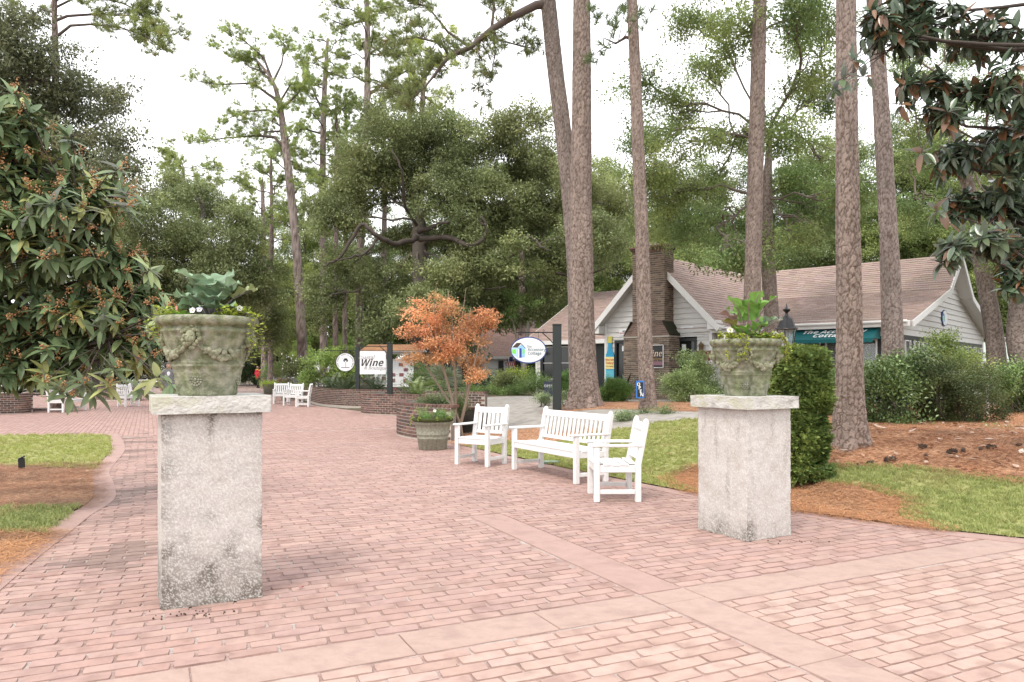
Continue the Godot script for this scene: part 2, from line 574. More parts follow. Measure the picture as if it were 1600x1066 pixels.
# ---------------------------------------------------------------- the ground
func setting() -> void:
	var g := MB.new()
	var xs := []
	for k in range(-30, 31):
		xs.append(k * 1.0 if absi(k) <= 20 else signf(k) * (20.0 + pow(absi(k) - 20, 2.75)))
	var ds := []
	for k in range(-8, 58):
		ds.append(k * 1.0 if k <= 36 else 36.0 + pow(k - 36, 2.0))
	ds.push_front(-40.0)
	ds.push_front(-300.0)
	for d in ds:
		for x in xs:
			g.add(Vector3(x, lie(x, d) - .09, -d), Vector3.UP)
	var w := xs.size()
	for i in ds.size() - 1:
		for j in w - 1:
			var a := i * w + j
			g.ix.append_array(PackedInt32Array([a, a + w, a + 1, a + 1, a + w, a + w + 1]))
	structure(put("ground", g, M.earth))
	pavement()
	# lawns and beds of pine straw
	var far_lawn := PackedVector2Array([LEFT[13], LEFT[12], LEFT[11], LEFT[10], LEFT[9], LEFT[8] + Vector2(-.2, .4), Vector2(-8.0, 11.6), Vector2(-14, 11.2), Vector2(-22, 11), Vector2(-22, 16.2), LEFT[14]])
	var left_bed := PackedVector2Array([LEFT[9], LEFT[8], LEFT[7], LEFT[6], LEFT[5], Vector2(-4.72, 8.1), Vector2(-5.6, 8.0), Vector2(-14, 7.6), Vector2(-22, 7.5), Vector2(-22, 11), Vector2(-14, 11.2), Vector2(-8, 11.6)])
	var near_lawn := PackedVector2Array([Vector2(-4.72, 8.1), LEFT[4], LEFT[3], Vector2(-4.2, 6.8), Vector2(-4.9, 6.82), Vector2(-9, 6.2), Vector2(-14, 6), Vector2(-14, 7.6), Vector2(-5.6, 8.0)])
	var near_bed := PackedVector2Array([Vector2(-4.2, 6.8), LEFT[2], LEFT[1], Vector2(-2.2, 1.0), Vector2(-10, 1.0), Vector2(-14, 6), Vector2(-9, 6.2), Vector2(-4.9, 6.82)])
	structure(put("lawn", lay(far_lawn, .015), M.turf))
	structure(put("lawn", lay(near_lawn, .015), M.turf))
	structure(put("mulch_bed", lay(left_bed, .012), M.straw_bed))
	structure(put("mulch_bed", lay(near_bed, .012), M.straw_bed))
	var bench_lawn := PackedVector2Array([Vector2(2.2, 9.1), Vector2(1.19, 10.72), Vector2(-.9, 14.6), Vector2(-.3, 15.0), Vector2(.6, 14.1), Vector2(1.9, 14.4), Vector2(3.4, 14.3), Vector2(4.4, 13.6), Vector2(4.4, 11.6), Vector2(3.3, 10.9), Vector2(2.5, 10.6), Vector2(2.1, 10.1)])
	var right_lawn := PackedVector2Array([Vector2(4.0, 6.98), Vector2(3.9, 7.45), Vector2(4.3, 8.1), Vector2(4.1, 8.75), Vector2(3.7, 9.15), Vector2(4.15, 9.75), Vector2(4.9, 9.2), Vector2(5.7, 8.25), Vector2(7.0, 7.6), Vector2(8.5, 7.0), Vector2(9.5, 4.5), Vector2(8.6, 4.4), Vector2(6.5, 5.5), Vector2(4.5, 6.66)])
	var near_straw := PackedVector2Array([Vector2(2.2, 9.1), Vector2(2.1, 10.1), Vector2(2.5, 10.6), Vector2(3.3, 10.9), Vector2(3.9, 10.2), Vector2(4.15, 9.75), Vector2(3.7, 9.15), Vector2(4.1, 8.75), Vector2(4.3, 8.1), Vector2(3.9, 7.45), Vector2(4.0, 6.98), Vector2(3.0, 7.97)])
	var right_bed := PackedVector2Array([Vector2(3.9, 10.2), Vector2(4.15, 9.75), Vector2(4.9, 9.2), Vector2(5.7, 8.25), Vector2(7.0, 7.6), Vector2(8.5, 7.0), Vector2(14, 8), Vector2(16, 14), Vector2(12, 19), Vector2(8, 19.5), Vector2(4.4, 18.8), Vector2(4.6, 14.2), Vector2(4.4, 13.6), Vector2(4.4, 11.6), Vector2(3.3, 10.9)])
	var maple_bed := PackedVector2Array([Vector2(-.9, 14.6), Vector2(-1.13, 15.02), Vector2(-1.7, 16.6), Vector2(-.7, 17.1), Vector2(.5, 16.2), Vector2(1.2, 15.4), Vector2(1.9, 14.4), Vector2(.6, 14.1), Vector2(-.3, 15.0)])
	var pine_bed := PackedVector2Array([Vector2(.7, 18.6), Vector2(1.2, 18.1), Vector2(2.1, 17.7), Vector2(3.2, 16.2), Vector2(4.6, 15.6), Vector2(4.4, 18.8), Vector2(5, 20.5), Vector2(3.6, 20.8), Vector2(1.6, 20.2)])
	for b in [bench_lawn, right_lawn]:
		structure(put("lawn", lay(b, .015), M.turf))
	for b in [near_straw, right_bed, maple_bed, pine_bed]:
		structure(put("mulch_bed", lay(b, .012), M.straw_bed))
	var drive := PackedVector2Array([Vector2(-.75, 17.1), Vector2(.5, 16.2), Vector2(1.2, 15.4), Vector2(1.9, 14.4), Vector2(3.4, 14.3), Vector2(4.4, 13.6), Vector2(4.6, 15.6), Vector2(3.2, 16.2), Vector2(2.1, 17.7), Vector2(1.2, 18.1), Vector2(.7, 18.6), Vector2(1.6, 20.2), Vector2(3.6, 20.8), Vector2(3.4, 22.2), Vector2(1.5, 24.8), Vector2(-.2, 26), Vector2(-4, 28.5), Vector2(-4.2, 26), Vector2(-1.2, 22)])
	structure(put("driveway", lay(drive, .01), M.concrete))
	var walk := PackedVector2Array([Vector2(3.4, 22.2), Vector2(3.6, 20.8), Vector2(5.0, 20.5), Vector2(7.6, 19.8), Vector2(8.0, 20.8), Vector2(5.2, 22.0)])
	structure(put("path", lay(walk, .014), M.concrete))
	# grass blades
	var tuft := MB.new()
	for k in 11:
		var a := r(0, TAU)
		var at := Vector3(cos(a), 0, sin(a)) * r(0, .045)
		var lean := Vector3(r(-1, 1), 0, r(-1, 1)) * .55
		var h := r(.025, .06)
		var s := Vector3(cos(a * 3), 0, sin(a * 3)) * r(.002, .0034)
		var m := at + (Vector3.UP + lean * .5).normalized() * h * .6
		var tip := at + (Vector3.UP * .8 + lean).normalized() * h
		var q := r(.75, 1.25)
		tuft.col = Color(q, q, q * r(.8, 1.1))
		tuft.quad(at - s, m - s, m + s, at + s)
		tuft.tri(m - s, tip, m + s)
	var dry := noise(FastNoiseLite.TYPE_SIMPLEX_SMOOTH, .9, 4, 3)
	for lawn in [[far_lawn, 150.0, .9, Color(.38, .41, .13)], [near_lawn, 330.0, 1.1, Color(.31, .35, .14)], [bench_lawn, 300.0, .9, Color(.37, .41, .135)], [right_lawn, 420.0, 1.0, Color(.36, .40, .15)]]:
		var w1 := []
		var c1 := []
		sow(Geometry2D.offset_polygon(lawn[0], .05)[0], lawn[1], func(p: Vector3):
			var sc: float = lawn[2] * r(.7, 1.25)
			w1.append(Transform3D(Basis(Vector3.UP, r(0, TAU)).scaled(Vector3(sc * 1.15, sc, sc * 1.15)), p))
			var k := clampf(dry.get_noise_3d(p.x, 0, p.z) * 1.2 + r(-.25, .25), -1, 1)
			c1.append((lawn[3] as Color).lerp(Color(.46, .40, .19), clampf(k, 0, .8)) * r(.8, 1.15)))
		many("grass", tuft, M.blade, w1, c1)
	# pine straw
	var mesh_straw := MB.new()
	for k in 14:
		var a := r(0, TAU)
		var at := Vector3(r(-.1, .1), r(.002, .02), r(-.1, .1))
		var dir := Vector3(cos(a), r(-.06, .12), sin(a))
		var len := r(.09, .19)
		var sd := dir.cross(Vector3.UP).normalized() * .0017
		var up := Vector3.UP * r(.0, .012)
		var q := r(.65, 1.25)
		mesh_straw.col = Color(q, q * r(.9, 1.05), q * r(.8, 1.1))
		var mid := at + dir * len * .5 + up + sd * r(-4, 4)
		var end := at + dir * len
		mesh_straw.quad(at - sd, mid - sd, mid + sd, at + sd)
		mesh_straw.quad(mid - sd, end - sd * .5, end + sd * .5, mid + sd)
	for bed in [[left_bed, 160.0, Color(.31, .145, .078)], [near_bed, 260.0, Color(.60, .30, .135)], [near_straw, 300.0, Color(.62, .30, .135)], [right_bed, 170.0, Color(.64, .305, .155)], [maple_bed, 120.0, Color(.66, .37, .22)], [pine_bed, 90.0, Color(.50, .25, .14)]]:
		var w2 := []
		var c2 := []
		sow(Geometry2D.offset_polygon(bed[0], .09)[0], bed[1], func(p: Vector3):
			var sc := r(.8, 1.2)
			w2.append(Transform3D(Basis(Vector3.UP, r(0, TAU)).scaled(Vector3(sc, sc, sc)), p))
			var k := dry.get_noise_3d(p.x * .7, 9, p.z * .7)
			c2.append((bed[2] as Color).lerp(Color(.20, .12, .075), clampf(k * 1.3, 0, .75)).lerp(Color(.46, .30, .19), clampf(-k * 1.0 + r(-.2, .2), 0, .6)) * r(.75, 1.15)))
		many("pine_straw", mesh_straw, M.straw, w2, c2)
	# pale dry leaves lying on the straw bed at the right
	var lf := MB.new()
	lf.leaf(Transform3D(Basis(), Vector3(0, .012, -.07)), .15, .07, .35, -.15, 3)
	var w3 := []
	var c3 := []
	sow(right_bed, 14.0, func(p: Vector3):
		if p.z > -12.5 and dry.get_noise_3d(p.x * .5, 3, p.z * .5) > -.25:
			w3.append(Transform3D(Basis.from_euler(Vector3(r(-.2, .2), r(0, TAU), r(-.3, .3))).scaled(Vector3.ONE * r(.4, 1.0)), p + Vector3.UP * .015))
			c3.append([Color(.50, .38, .30), Color(.42, .30, .22), Color(.40, .24, .15), Color(.56, .46, .38)][rng.randi() % 4] * r(.8, 1.1)))
	many("fallen_leaves", lf, M.straw, w3, c3)
	var w4 := []
	var c4 := []
	for b in [left_bed, near_straw, maple_bed, bench_lawn]:
		sow(b, 1.6, func(p: Vector3):
			w4.append(Transform3D(Basis.from_euler(Vector3(r(-.2, .2), r(0, TAU), r(-.3, .3))).scaled(Vector3.ONE * r(.3, .7)), p + Vector3.UP * .03))
			c4.append([Color(.40, .30, .22), Color(.22, .13, .08), Color(.30, .18, .10)][rng.randi() % 3]))
	many("fallen_leaves", lf, M.straw, w4, c4)

# calls back for points spread over a polygon, so many to the square metre where the camera can see them
func sow(poly: PackedVector2Array, per: float, then: Callable) -> void:
	var lo := poly[0]
	var hi := poly[0]
	for p in poly:
		lo = lo.min(p)
		hi = hi.max(p)
	for k in int((hi.x - lo.x) * (hi.y - lo.y) * per):
		var p := Vector2(r(lo.x, hi.x), r(lo.y, hi.y))
		if p.y < 2.0 or absf(p.x) / p.y > .82 or not Geometry2D.is_point_in_polygon(p, poly):
			continue
		if p.y > 11.0 and rng.randf() > 11.0 / p.y:
			continue
		then.call(on(p.x, p.y, .015))

func brick_shape(size: Vector3, seed_: int, uneven: float) -> ArrayMesh:
	var g := RandomNumberGenerator.new()
	g.seed = seed_
	var mb := MB.new()
	var out := []
	var h := size * .5
	for side in 4:
		var a: Vector2 = [Vector2(-1, -1), Vector2(1, -1), Vector2(1, 1), Vector2(-1, 1)][side]
		var b: Vector2 = [Vector2(1, -1), Vector2(1, 1), Vector2(-1, 1), Vector2(-1, -1)][side]
		var parts := 4 if side % 2 == 0 else 2
		for k in parts:
			var p := a.lerp(b, (k + (.12 if k == 0 else 0.0)) / parts)
			var q := Vector2(p.x * h.x, p.y * h.z)
			out.append(Vector3(q.x * (1 - g.randf() * uneven * .5), 0, q.y * (1 - g.randf() * uneven)))
	var tilt := Vector2(g.randf_range(-.012, .012), g.randf_range(-.02, .02))
	var k := out.size()
	var top := []
	for p in out:
		var e: Vector3 = p
		top.append(Vector3(e.x - signf(e.x) * .004, h.y + e.x * tilt.x + e.z * tilt.y - g.randf() * .002, e.z - signf(e.z) * .004))
	var c := mb.add(Vector3(0, h.y + .0015, 0), Vector3.UP)
	for p in top:
		mb.add(p, Vector3.UP)
	for j in k:
		mb.ix.append_array(PackedInt32Array([c, c + 1 + j, c + 1 + (j + 1) % k]))
	for j in k:
		var a: Vector3 = out[j]
		var b: Vector3 = out[(j + 1) % k]
		var ta: Vector3 = top[j]
		var tb: Vector3 = top[(j + 1) % k]
		mb.quad(ta, Vector3(a.x, -h.y, a.z), Vector3(b.x, -h.y, b.z), tb)
	return mb.build()

func pavement() -> void:
	var slab := lay(PLAZA, -.009, 6.0, 0.0)
	var pv := structure(put("pavement", slab, M.joint)) as MeshInstance3D
	var O := Vector2(.846, 4.99)
	var along := Vector2(.899, .438)
	var across := Vector2(-.438, .899)
	# smooth border along both edges
	for side in 2:
		var line := LEFT if side == 0 else EDGE
		var wide := .23 if side == 0 else .22
		var pts := []
		for k in line.size():
			if side == 1 and k > 7:
				break
			pts.append(line[k])
		var smooth := []
		for k in pts.size() - 1:
			var p0: Vector2 = pts[maxi(k - 1, 0)]
			var p3: Vector2 = pts[mini(k + 2, pts.size() - 1)]
			for j in 6:
				smooth.append((pts[k] as Vector2).cubic_interpolate(pts[k + 1], p0, p3, j / 6.0))
		smooth.append(pts[-1])
		var mb := MB.new()
		var run := 0.0
		var start := 0
		for k in smooth.size() - 1:
			run += (smooth[k + 1] - smooth[k]).length()
			if run > 1.6 or k == smooth.size() - 2:
				var piece := MB.new()
				for j in range(start, k + 1):
					var a: Vector2 = smooth[j]
					var b: Vector2 = smooth[j + 1]
					var na: Vector2 = ((smooth[mini(j + 1, smooth.size() - 1)] - smooth[maxi(j - 1, 0)]) as Vector2).normalized().orthogonal() * wide
					var nb: Vector2 = ((smooth[mini(j + 2, smooth.size() - 1)] - smooth[j]) as Vector2).normalized().orthogonal() * wide
					if side == 1:
						na = -na
						nb = -nb
					if j == start:
						a += (b - a).normalized() * .004
					var ia := a + na * (1.0 if side == 0 else 1.0)
					var ib := b + nb
					if side == 1:
						ia = a + na
						ib = b + nb
					var tops := [Vector3(a.x, .006, -a.y), Vector3(b.x, .006, -b.y), Vector3(ib.x, .005, -ib.y), Vector3(ia.x, .005, -ia.y)]
					var dn := Vector3(0, -.04, 0)
					if ((tops[2] - tops[0]) as Vector3).cross(tops[1] - tops[0]).y > 0:
						piece.quad(tops[0], tops[1], tops[2], tops[3])
						piece.quad(tops[3], tops[2], tops[2] + dn, tops[3] + dn)
						piece.quad(tops[1], tops[0], tops[0] + dn, tops[1] + dn)
					else:
						piece.quad(tops[0], tops[3], tops[2], tops[1])
						piece.quad(tops[2], tops[3], tops[3] + dn, tops[2] + dn)
						piece.quad(tops[0], tops[1], tops[1] + dn, tops[0] + dn)
				put("border_slab", piece, M.kerb, pv)
				run = 0.0
				start = k + 1
	# bricks
	var shapes := []
	for k in 8:
		shapes.append(brick_shape(Vector3(.259, .05, .1035), 100 + k, .07))
	var inner: PackedVector2Array = Geometry2D.offset_polygon(PLAZA, -.13)[0]
	var worn := noise(FastNoiseLite.TYPE_SIMPLEX_SMOOTH, .8, 77, 4)
	var found := []       # [size in view, transform, tint, pale, k]
	var slabs := []
	var turn := Basis(Vector3(along.x, 0, -along.y), Vector3.UP, Vector3(-across.x, 0, across.y) * 1.0)
	if turn.determinant() < 0:
		turn.z = -turn.z
	var turn2 := turn * Basis(Vector3.UP, PI / 2)
	for row in range(-34, 640):
		var q := row * .1065 - (.04 if row > 0 else 0.0)
		var near := q < -.36
		if q > -.36 and q < .02:
			continue
		var p := -60.0 + (.13 if posmod(row, 2) == 0 else 0.0) + r(-.02, .02)
		while p < 26.0:
			p += .264
			# cut against the smooth band
			var p_lo := p - .13
			var p_hi := p + .13
			if q > 3.0:
				pass
			elif p_lo < -.012 and p_hi > -.012:
				p_hi = -.012
			elif p_hi > .37 and p_lo < .37:
				p_lo = .37
			elif p_lo >= -.012 and p_hi <= .37:
				continue
			if p_hi - p_lo < .05:
				continue
			var cut := (p_hi - p_lo) / .26
			var c := O + along * ((p_lo + p_hi) * .5) + across * q
			var b := turn * Basis.from_scale(Vector3(cut, 1, 1))
			if q > 14.5:
				continue
			var w := Vector3(c.x, -.025, -c.y)
			if not in_view(w, .2) or not Geometry2D.is_point_in_polygon(c, inner):
				continue
			found.append([1.0 / (c.y * c.y), w, b, near, c])
	for col in range(-560, 240):
		var p := col * .1065
		var q := 14.62 + (.13 if posmod(col, 2) == 0 else 0.0)
		while q < 75.0:
			q += .264
			var c := O + along * p + across * q
			var w := Vector3(c.x, -.025, -c.y)
			if c.y > 46 or not in_view(w, .1) or not Geometry2D.is_point_in_polygon(c, inner):
				continue
			found.append([1.0 / (c.y * c.y), w, turn2, false, c])
	found.sort_custom(func(a, b): return a[0] > b[0])
	var rest := []
	var rest_tint := []
	for i in found.size():
		var f = found[i]
		var k := rng.randi() % 8
		var xf := Transform3D(f[2] * Basis(Vector3.UP, r(-.012, .012) + (PI if rng.randf() < .5 else 0.0)), f[1] + Vector3(0, r(-.0025, .0015), 0))
		if i < 300:
			put("brick", shapes[rng.randi() % 8], (M.pale_brick if f[3] else M.brick)[k], pv, xf)
			continue
		var c: Color = pale_colour(k) if f[3] else brick_colour(k)
		var at: Vector2 = f[4]
		if at.y > 16:
			c = c.lerp(Color(.40, .25, .22), .4)
		# mildew along the left border
		var e := 1e9
		for j in range(2, 12):
			e = minf(e, Geometry2D.get_closest_point_to_segment(at, LEFT[j], LEFT[j + 1]).distance_to(at))
		var dirt := clampf(worn.get_noise_2d(at.x, at.y) * 2.2 - e * .6 + .25, 0, .6) if e < 1.7 else clampf(worn.get_noise_2d(at.x * .6, at.y * .6) * 1.0 - .4, 0, .2)
		rest_tint.append(c.lerp(Color(.14, .105, .09), dirt) * r(.90, 1.07))
		rest.append([xf, rng.randi() % 3])
	for s in 3:
		var w := []
		var t := []
		for i in rest.size():
			if rest[i][1] == s:
				w.append(rest[i][0])
				t.append(rest_tint[i])
		many("brick_paving", shapes[s], M.brick_tint, w, t, pv)
	# smooth slabs along the two joints
	var q0: float = -3.4
	while q0 < 2.9:
		var len := minf(r(.75, 1.35), 2.95 - q0)
		var c := O + along * .19 + across * (q0 + len * .5)
		if len < .1:
			break
		var sb := MB.new()
		sb.box(Vector3.ZERO, Vector3(.345, .05, len - .008), turn, .004)
		if not (q0 < 0 and q0 + len > 0):
			put("slab", sb, M.pale_slab if q0 < 0 else M.kerb, pv, Transform3D(Basis(), Vector3(c.x, -.0245, -c.y)))
		else:
			for half in [[q0, -.006], [.006, q0 + len]]:
				var l2: float = half[1] - half[0]
				if l2 < .05:
					continue
				var s2 := MB.new()
				s2.box(Vector3.ZERO, Vector3(.345, .05, l2 - .008), turn, .004)
				var c2: Vector2 = O + along * .19 + across * ((half[0] + half[1]) * .5)
				put("slab", s2, M.pale_slab if half[0] < 0 else M.kerb, pv, Transform3D(Basis(), Vector3(c2.x, -.0245, -c2.y)))
		q0 += len
	for side in [-1, 1]:
		var p0: float = .37 if side > 0 else -.008
		while absf(p0) < 9.0:
			var len := r(.7, 1.1)
			var c: Vector2 = O + along * (p0 + side * len * .5) + across * -.178
			var sb := MB.new()
			sb.box(Vector3.ZERO, Vector3(len - .008, .05, .335), turn, .004)
			if c.y > 1.5:
				put("slab", sb, M.pale_slab, pv, Transform3D(Basis(), Vector3(c.x, -.0245, -c.y)))
			p0 += side * len


# ---------------------------------------------------------------- building helpers
func words(text: String, cap: float, m: Material, parent: Node, at: Transform3D, bold := false, slant := 0.0, serif := false, squeeze := 1.0) -> MeshInstance3D:
	var f := SystemFont.new()
	f.font_names = PackedStringArray(["Droid Serif" if serif else "Droid Sans"])
	f.font_weight = 700 if bold else 400
	var tm := TextMesh.new()
	tm.text = text
	tm.font = f
	tm.font_size = 64
	tm.pixel_size = cap / 46.0
	tm.depth = 0.006
	tm.curve_step = 2.0
	var a := tm.get_mesh_arrays()
	var v: PackedVector3Array = a[Mesh.ARRAY_VERTEX]
	for i in v.size():
		v[i] = Vector3((v[i].x + v[i].y * slant) * squeeze, v[i].y, v[i].z)
	a[Mesh.ARRAY_VERTEX] = v
	a[Mesh.ARRAY_TANGENT] = null
	var am := ArrayMesh.new()
	am.add_surface_from_arrays(Mesh.PRIMITIVE_TRIANGLES, a)
	return put("lettering", am, m, parent, at)

# lap boards between two ends; span(y) gives where the wall starts and stops at that height; holes are [from, to, low, high]
func siding(parent: Node, a: Vector3, b: Vector3, y0: float, y1: float, span: Callable, holes: Array, m: Material, step := 0.19, called := "siding_board") -> void:
	var dir := (b - a).normalized()
	var out := dir.cross(Vector3.UP)
	var cuts := [y0]
	var y := y0
	while y < y1 - .02:
		y = minf(y + step, y1)
		for h in holes:
			for e in [h[2], h[3]]:
				if y - step < e - .01 and e < y - .01:
					cuts.append(e)
		cuts.append(y)
	cuts.sort()
	for k in cuts.size() - 1:
		var lo: float = cuts[k]
		var hi: float = cuts[k + 1]
		if hi - lo < .004:
			continue
		var s0: Array = span.call(lo)
		var s1: Array = span.call(hi)
		if s0[1] - s0[0] < .05:
			continue
		var runs := [[s0[0], s0[1], s1[0], s1[1]]]
		for h in holes:
			if (lo + hi) * .5 < h[2] or (lo + hi) * .5 > h[3]:
				continue
			var next := []
			for q in runs:
				if h[1] <= q[0] or h[0] >= q[1]:
					next.append(q)
					continue
				if h[0] > q[0] + .01:
					next.append([q[0], h[0], q[2], h[0]])
				if h[1] < q[1] - .01:
					next.append([h[1], q[1], h[1], q[3]])
			runs = next
		for q in runs:
			var mb := MB.new()
			var up := hi + .018
			var w := [a + dir * q[0] + Vector3.UP * lo + out * .042, a + dir * q[1] + Vector3.UP * lo + out * .042, a + dir * q[3] + Vector3.UP * up + out * .004, a + dir * q[2] + Vector3.UP * up + out * .004]
			mb.quad(w[3], w[2], w[1], w[0])
			mb.quad(w[0], w[1], w[1] - out * .05, w[0] - out * .05)
			mb.quad(w[3], w[0], w[0] - out * .03, w[3] - out * .012)
			mb.quad(w[1], w[2], w[2] - out * .012, w[1] - out * .03)
			put(called, mb, m, parent)

# a thick four-cornered sheet, corners clockwise from outside
func sheet(mb: MB, a: Vector3, b: Vector3, c: Vector3, d: Vector3, thick: float) -> void:
	var q := -(c - a).cross(b - a).normalized() * thick
	mb.quad(a, b, c, d)
	mb.quad(d + q, c + q, b + q, a + q)
	for e in [[a, b], [b, c], [c, d], [d, a]]:
		mb.quad(e[1], e[0], e[0] + q, e[1] + q)

# rows of shingle tabs on a roof plane; eave from e0 to e1, ridge from r0 to r1 (left to right seen from outside)
func shingles(parent: Node, e0: Vector3, e1: Vector3, r0: Vector3, r1: Vector3, tint: Color, step := 0.14) -> void:
	var mb := MB.new()
	var up := (r0 + r1 - e0 - e1) * .5
	var n := (e1 - e0).cross(up).normalized()
	if n.y < 0:
		n = -n
	var rows := int(maxf(1, up.length() / step))
	for i in rows:
		var s := float(i) / rows
		var s2 := minf(1.0, (i + 1.18) / rows)
		var a := e0.lerp(r0, s)
		var b := e1.lerp(r1, s)
		var c := e0.lerp(r0, s2)
		var d := e1.lerp(r1, s2)
		var w := (b - a).length()
		if w < .05:
			continue
		var x := -r(0, .3)
		while x < w:
			var y := minf(x + .31 * r(.85, 1.1), w)
			var f0 := clampf(x / w, 0, 1)
			var f1 := clampf(y / w, 0, 1)
			var k := r(.88, 1.08)
			mb.col = Color(tint.r * k, tint.g * k * r(.96, 1.04), tint.b * k * r(.94, 1.06))
			var lift := n * r(.016, .026)
			var p0 := a.lerp(b, f0) + lift
			var p1 := a.lerp(b, f1) + lift
			var p2 := c.lerp(d, f1) + n * .005
			var p3 := c.lerp(d, f0) + n * .005
			mb.quad(p3, p2, p1, p0)
			mb.quad(p0, p1, p1 - lift * .9, p0 - lift * .9)
			x = y + .006
	stuff(put("shingles", mb, M.shingle, parent))

func bar(parent: Node, called: String, at: Vector3, size: Vector3, m: Material, bevel := 0.008) -> MeshInstance3D:
	var mb := MB.new()
	mb.box(Vector3.ZERO, size, Basis(), bevel)
	return put(called, mb, m, parent, Transform3D(Basis(), at))

# a window of one pane in the plane of the wall, out is the wall's outward direction
func window(parent: Node, at: Vector3, w: float, h: float, out: Vector3, frame: Material, bars := [0, 0], rim := .06, called := "window", glass: Material = null) -> Node3D:
	var o := base(called, at, atan2(out.x, out.z), parent)
	var f := MB.new()
	f.box(Vector3(0, h * .5 - rim * .5, 0), Vector3(w, rim, .09), Basis(), .006)
	f.box(Vector3(0, -h * .5 + rim * .5, 0), Vector3(w, rim, .09), Basis(), .006)
	f.box(Vector3(-w * .5 + rim * .5, 0, 0), Vector3(rim, h - rim * 2, .088), Basis(), .006)
	f.box(Vector3(w * .5 - rim * .5, 0, 0), Vector3(rim, h - rim * 2, .088), Basis(), .006)
	put("frame", f, frame, o)
	for k in bars[0]:
		bar(o, "muntin", Vector3(w * ((k + 1.0) / (bars[0] + 1) - .5), 0, 0), Vector3(.025, h - rim * 2, .03), frame, .004)
	for k in bars[1]:
		bar(o, "muntin", Vector3(0, h * ((k + 1.0) / (bars[1] + 1) - .5), .002), Vector3(w - rim * 2, .025, .032), frame, .004)
	bar(o, "pane", Vector3(0, 0, -.01), Vector3(w - rim * 2, h - rim * 2, .006), glass if glass else M.glass, 0.0)
	return o

func bricks_on(mb: MB, a: Vector3, b: Vector3, y0: float, y1: float, span: Callable, size := Vector3(.195, .057, .03), joint := .017) -> void:
	var dir := (b - a).normalized()
	var out := dir.cross(Vector3.UP)
	var y := y0
	var row := 0
	while y + size.y < y1:
		var s: Array = span.call(y + size.y * .5)
		var x: float = s[0] - (size.x * .5 if row % 2 else 0.0)
		while x < s[1]:
			var x0 := maxf(x, s[0])
			var x1 := minf(x + size.x, s[1])
			if x1 - x0 > .03:
				var c: Color = [Color(.18, .125, .09), Color(.14, .10, .075), Color(.23, .165, .12), Color(.12, .09, .07), Color(.19, .14, .10), Color(.26, .19, .14)][rng.randi() % 6]
				mb.col = c * r(.85, 1.15)
				mb.box(a + dir * (x0 + x1) * .5 + Vector3.UP * (y + size.y * .5) + out * r(.004, .009), Vector3(absf(dir.x) * (x1 - x0) + absf(dir.z) * .02, size.y, absf(dir.z) * (x1 - x0) + absf(dir.x) * .02))
			x += size.x + joint
		y += size.y + joint
		row += 1

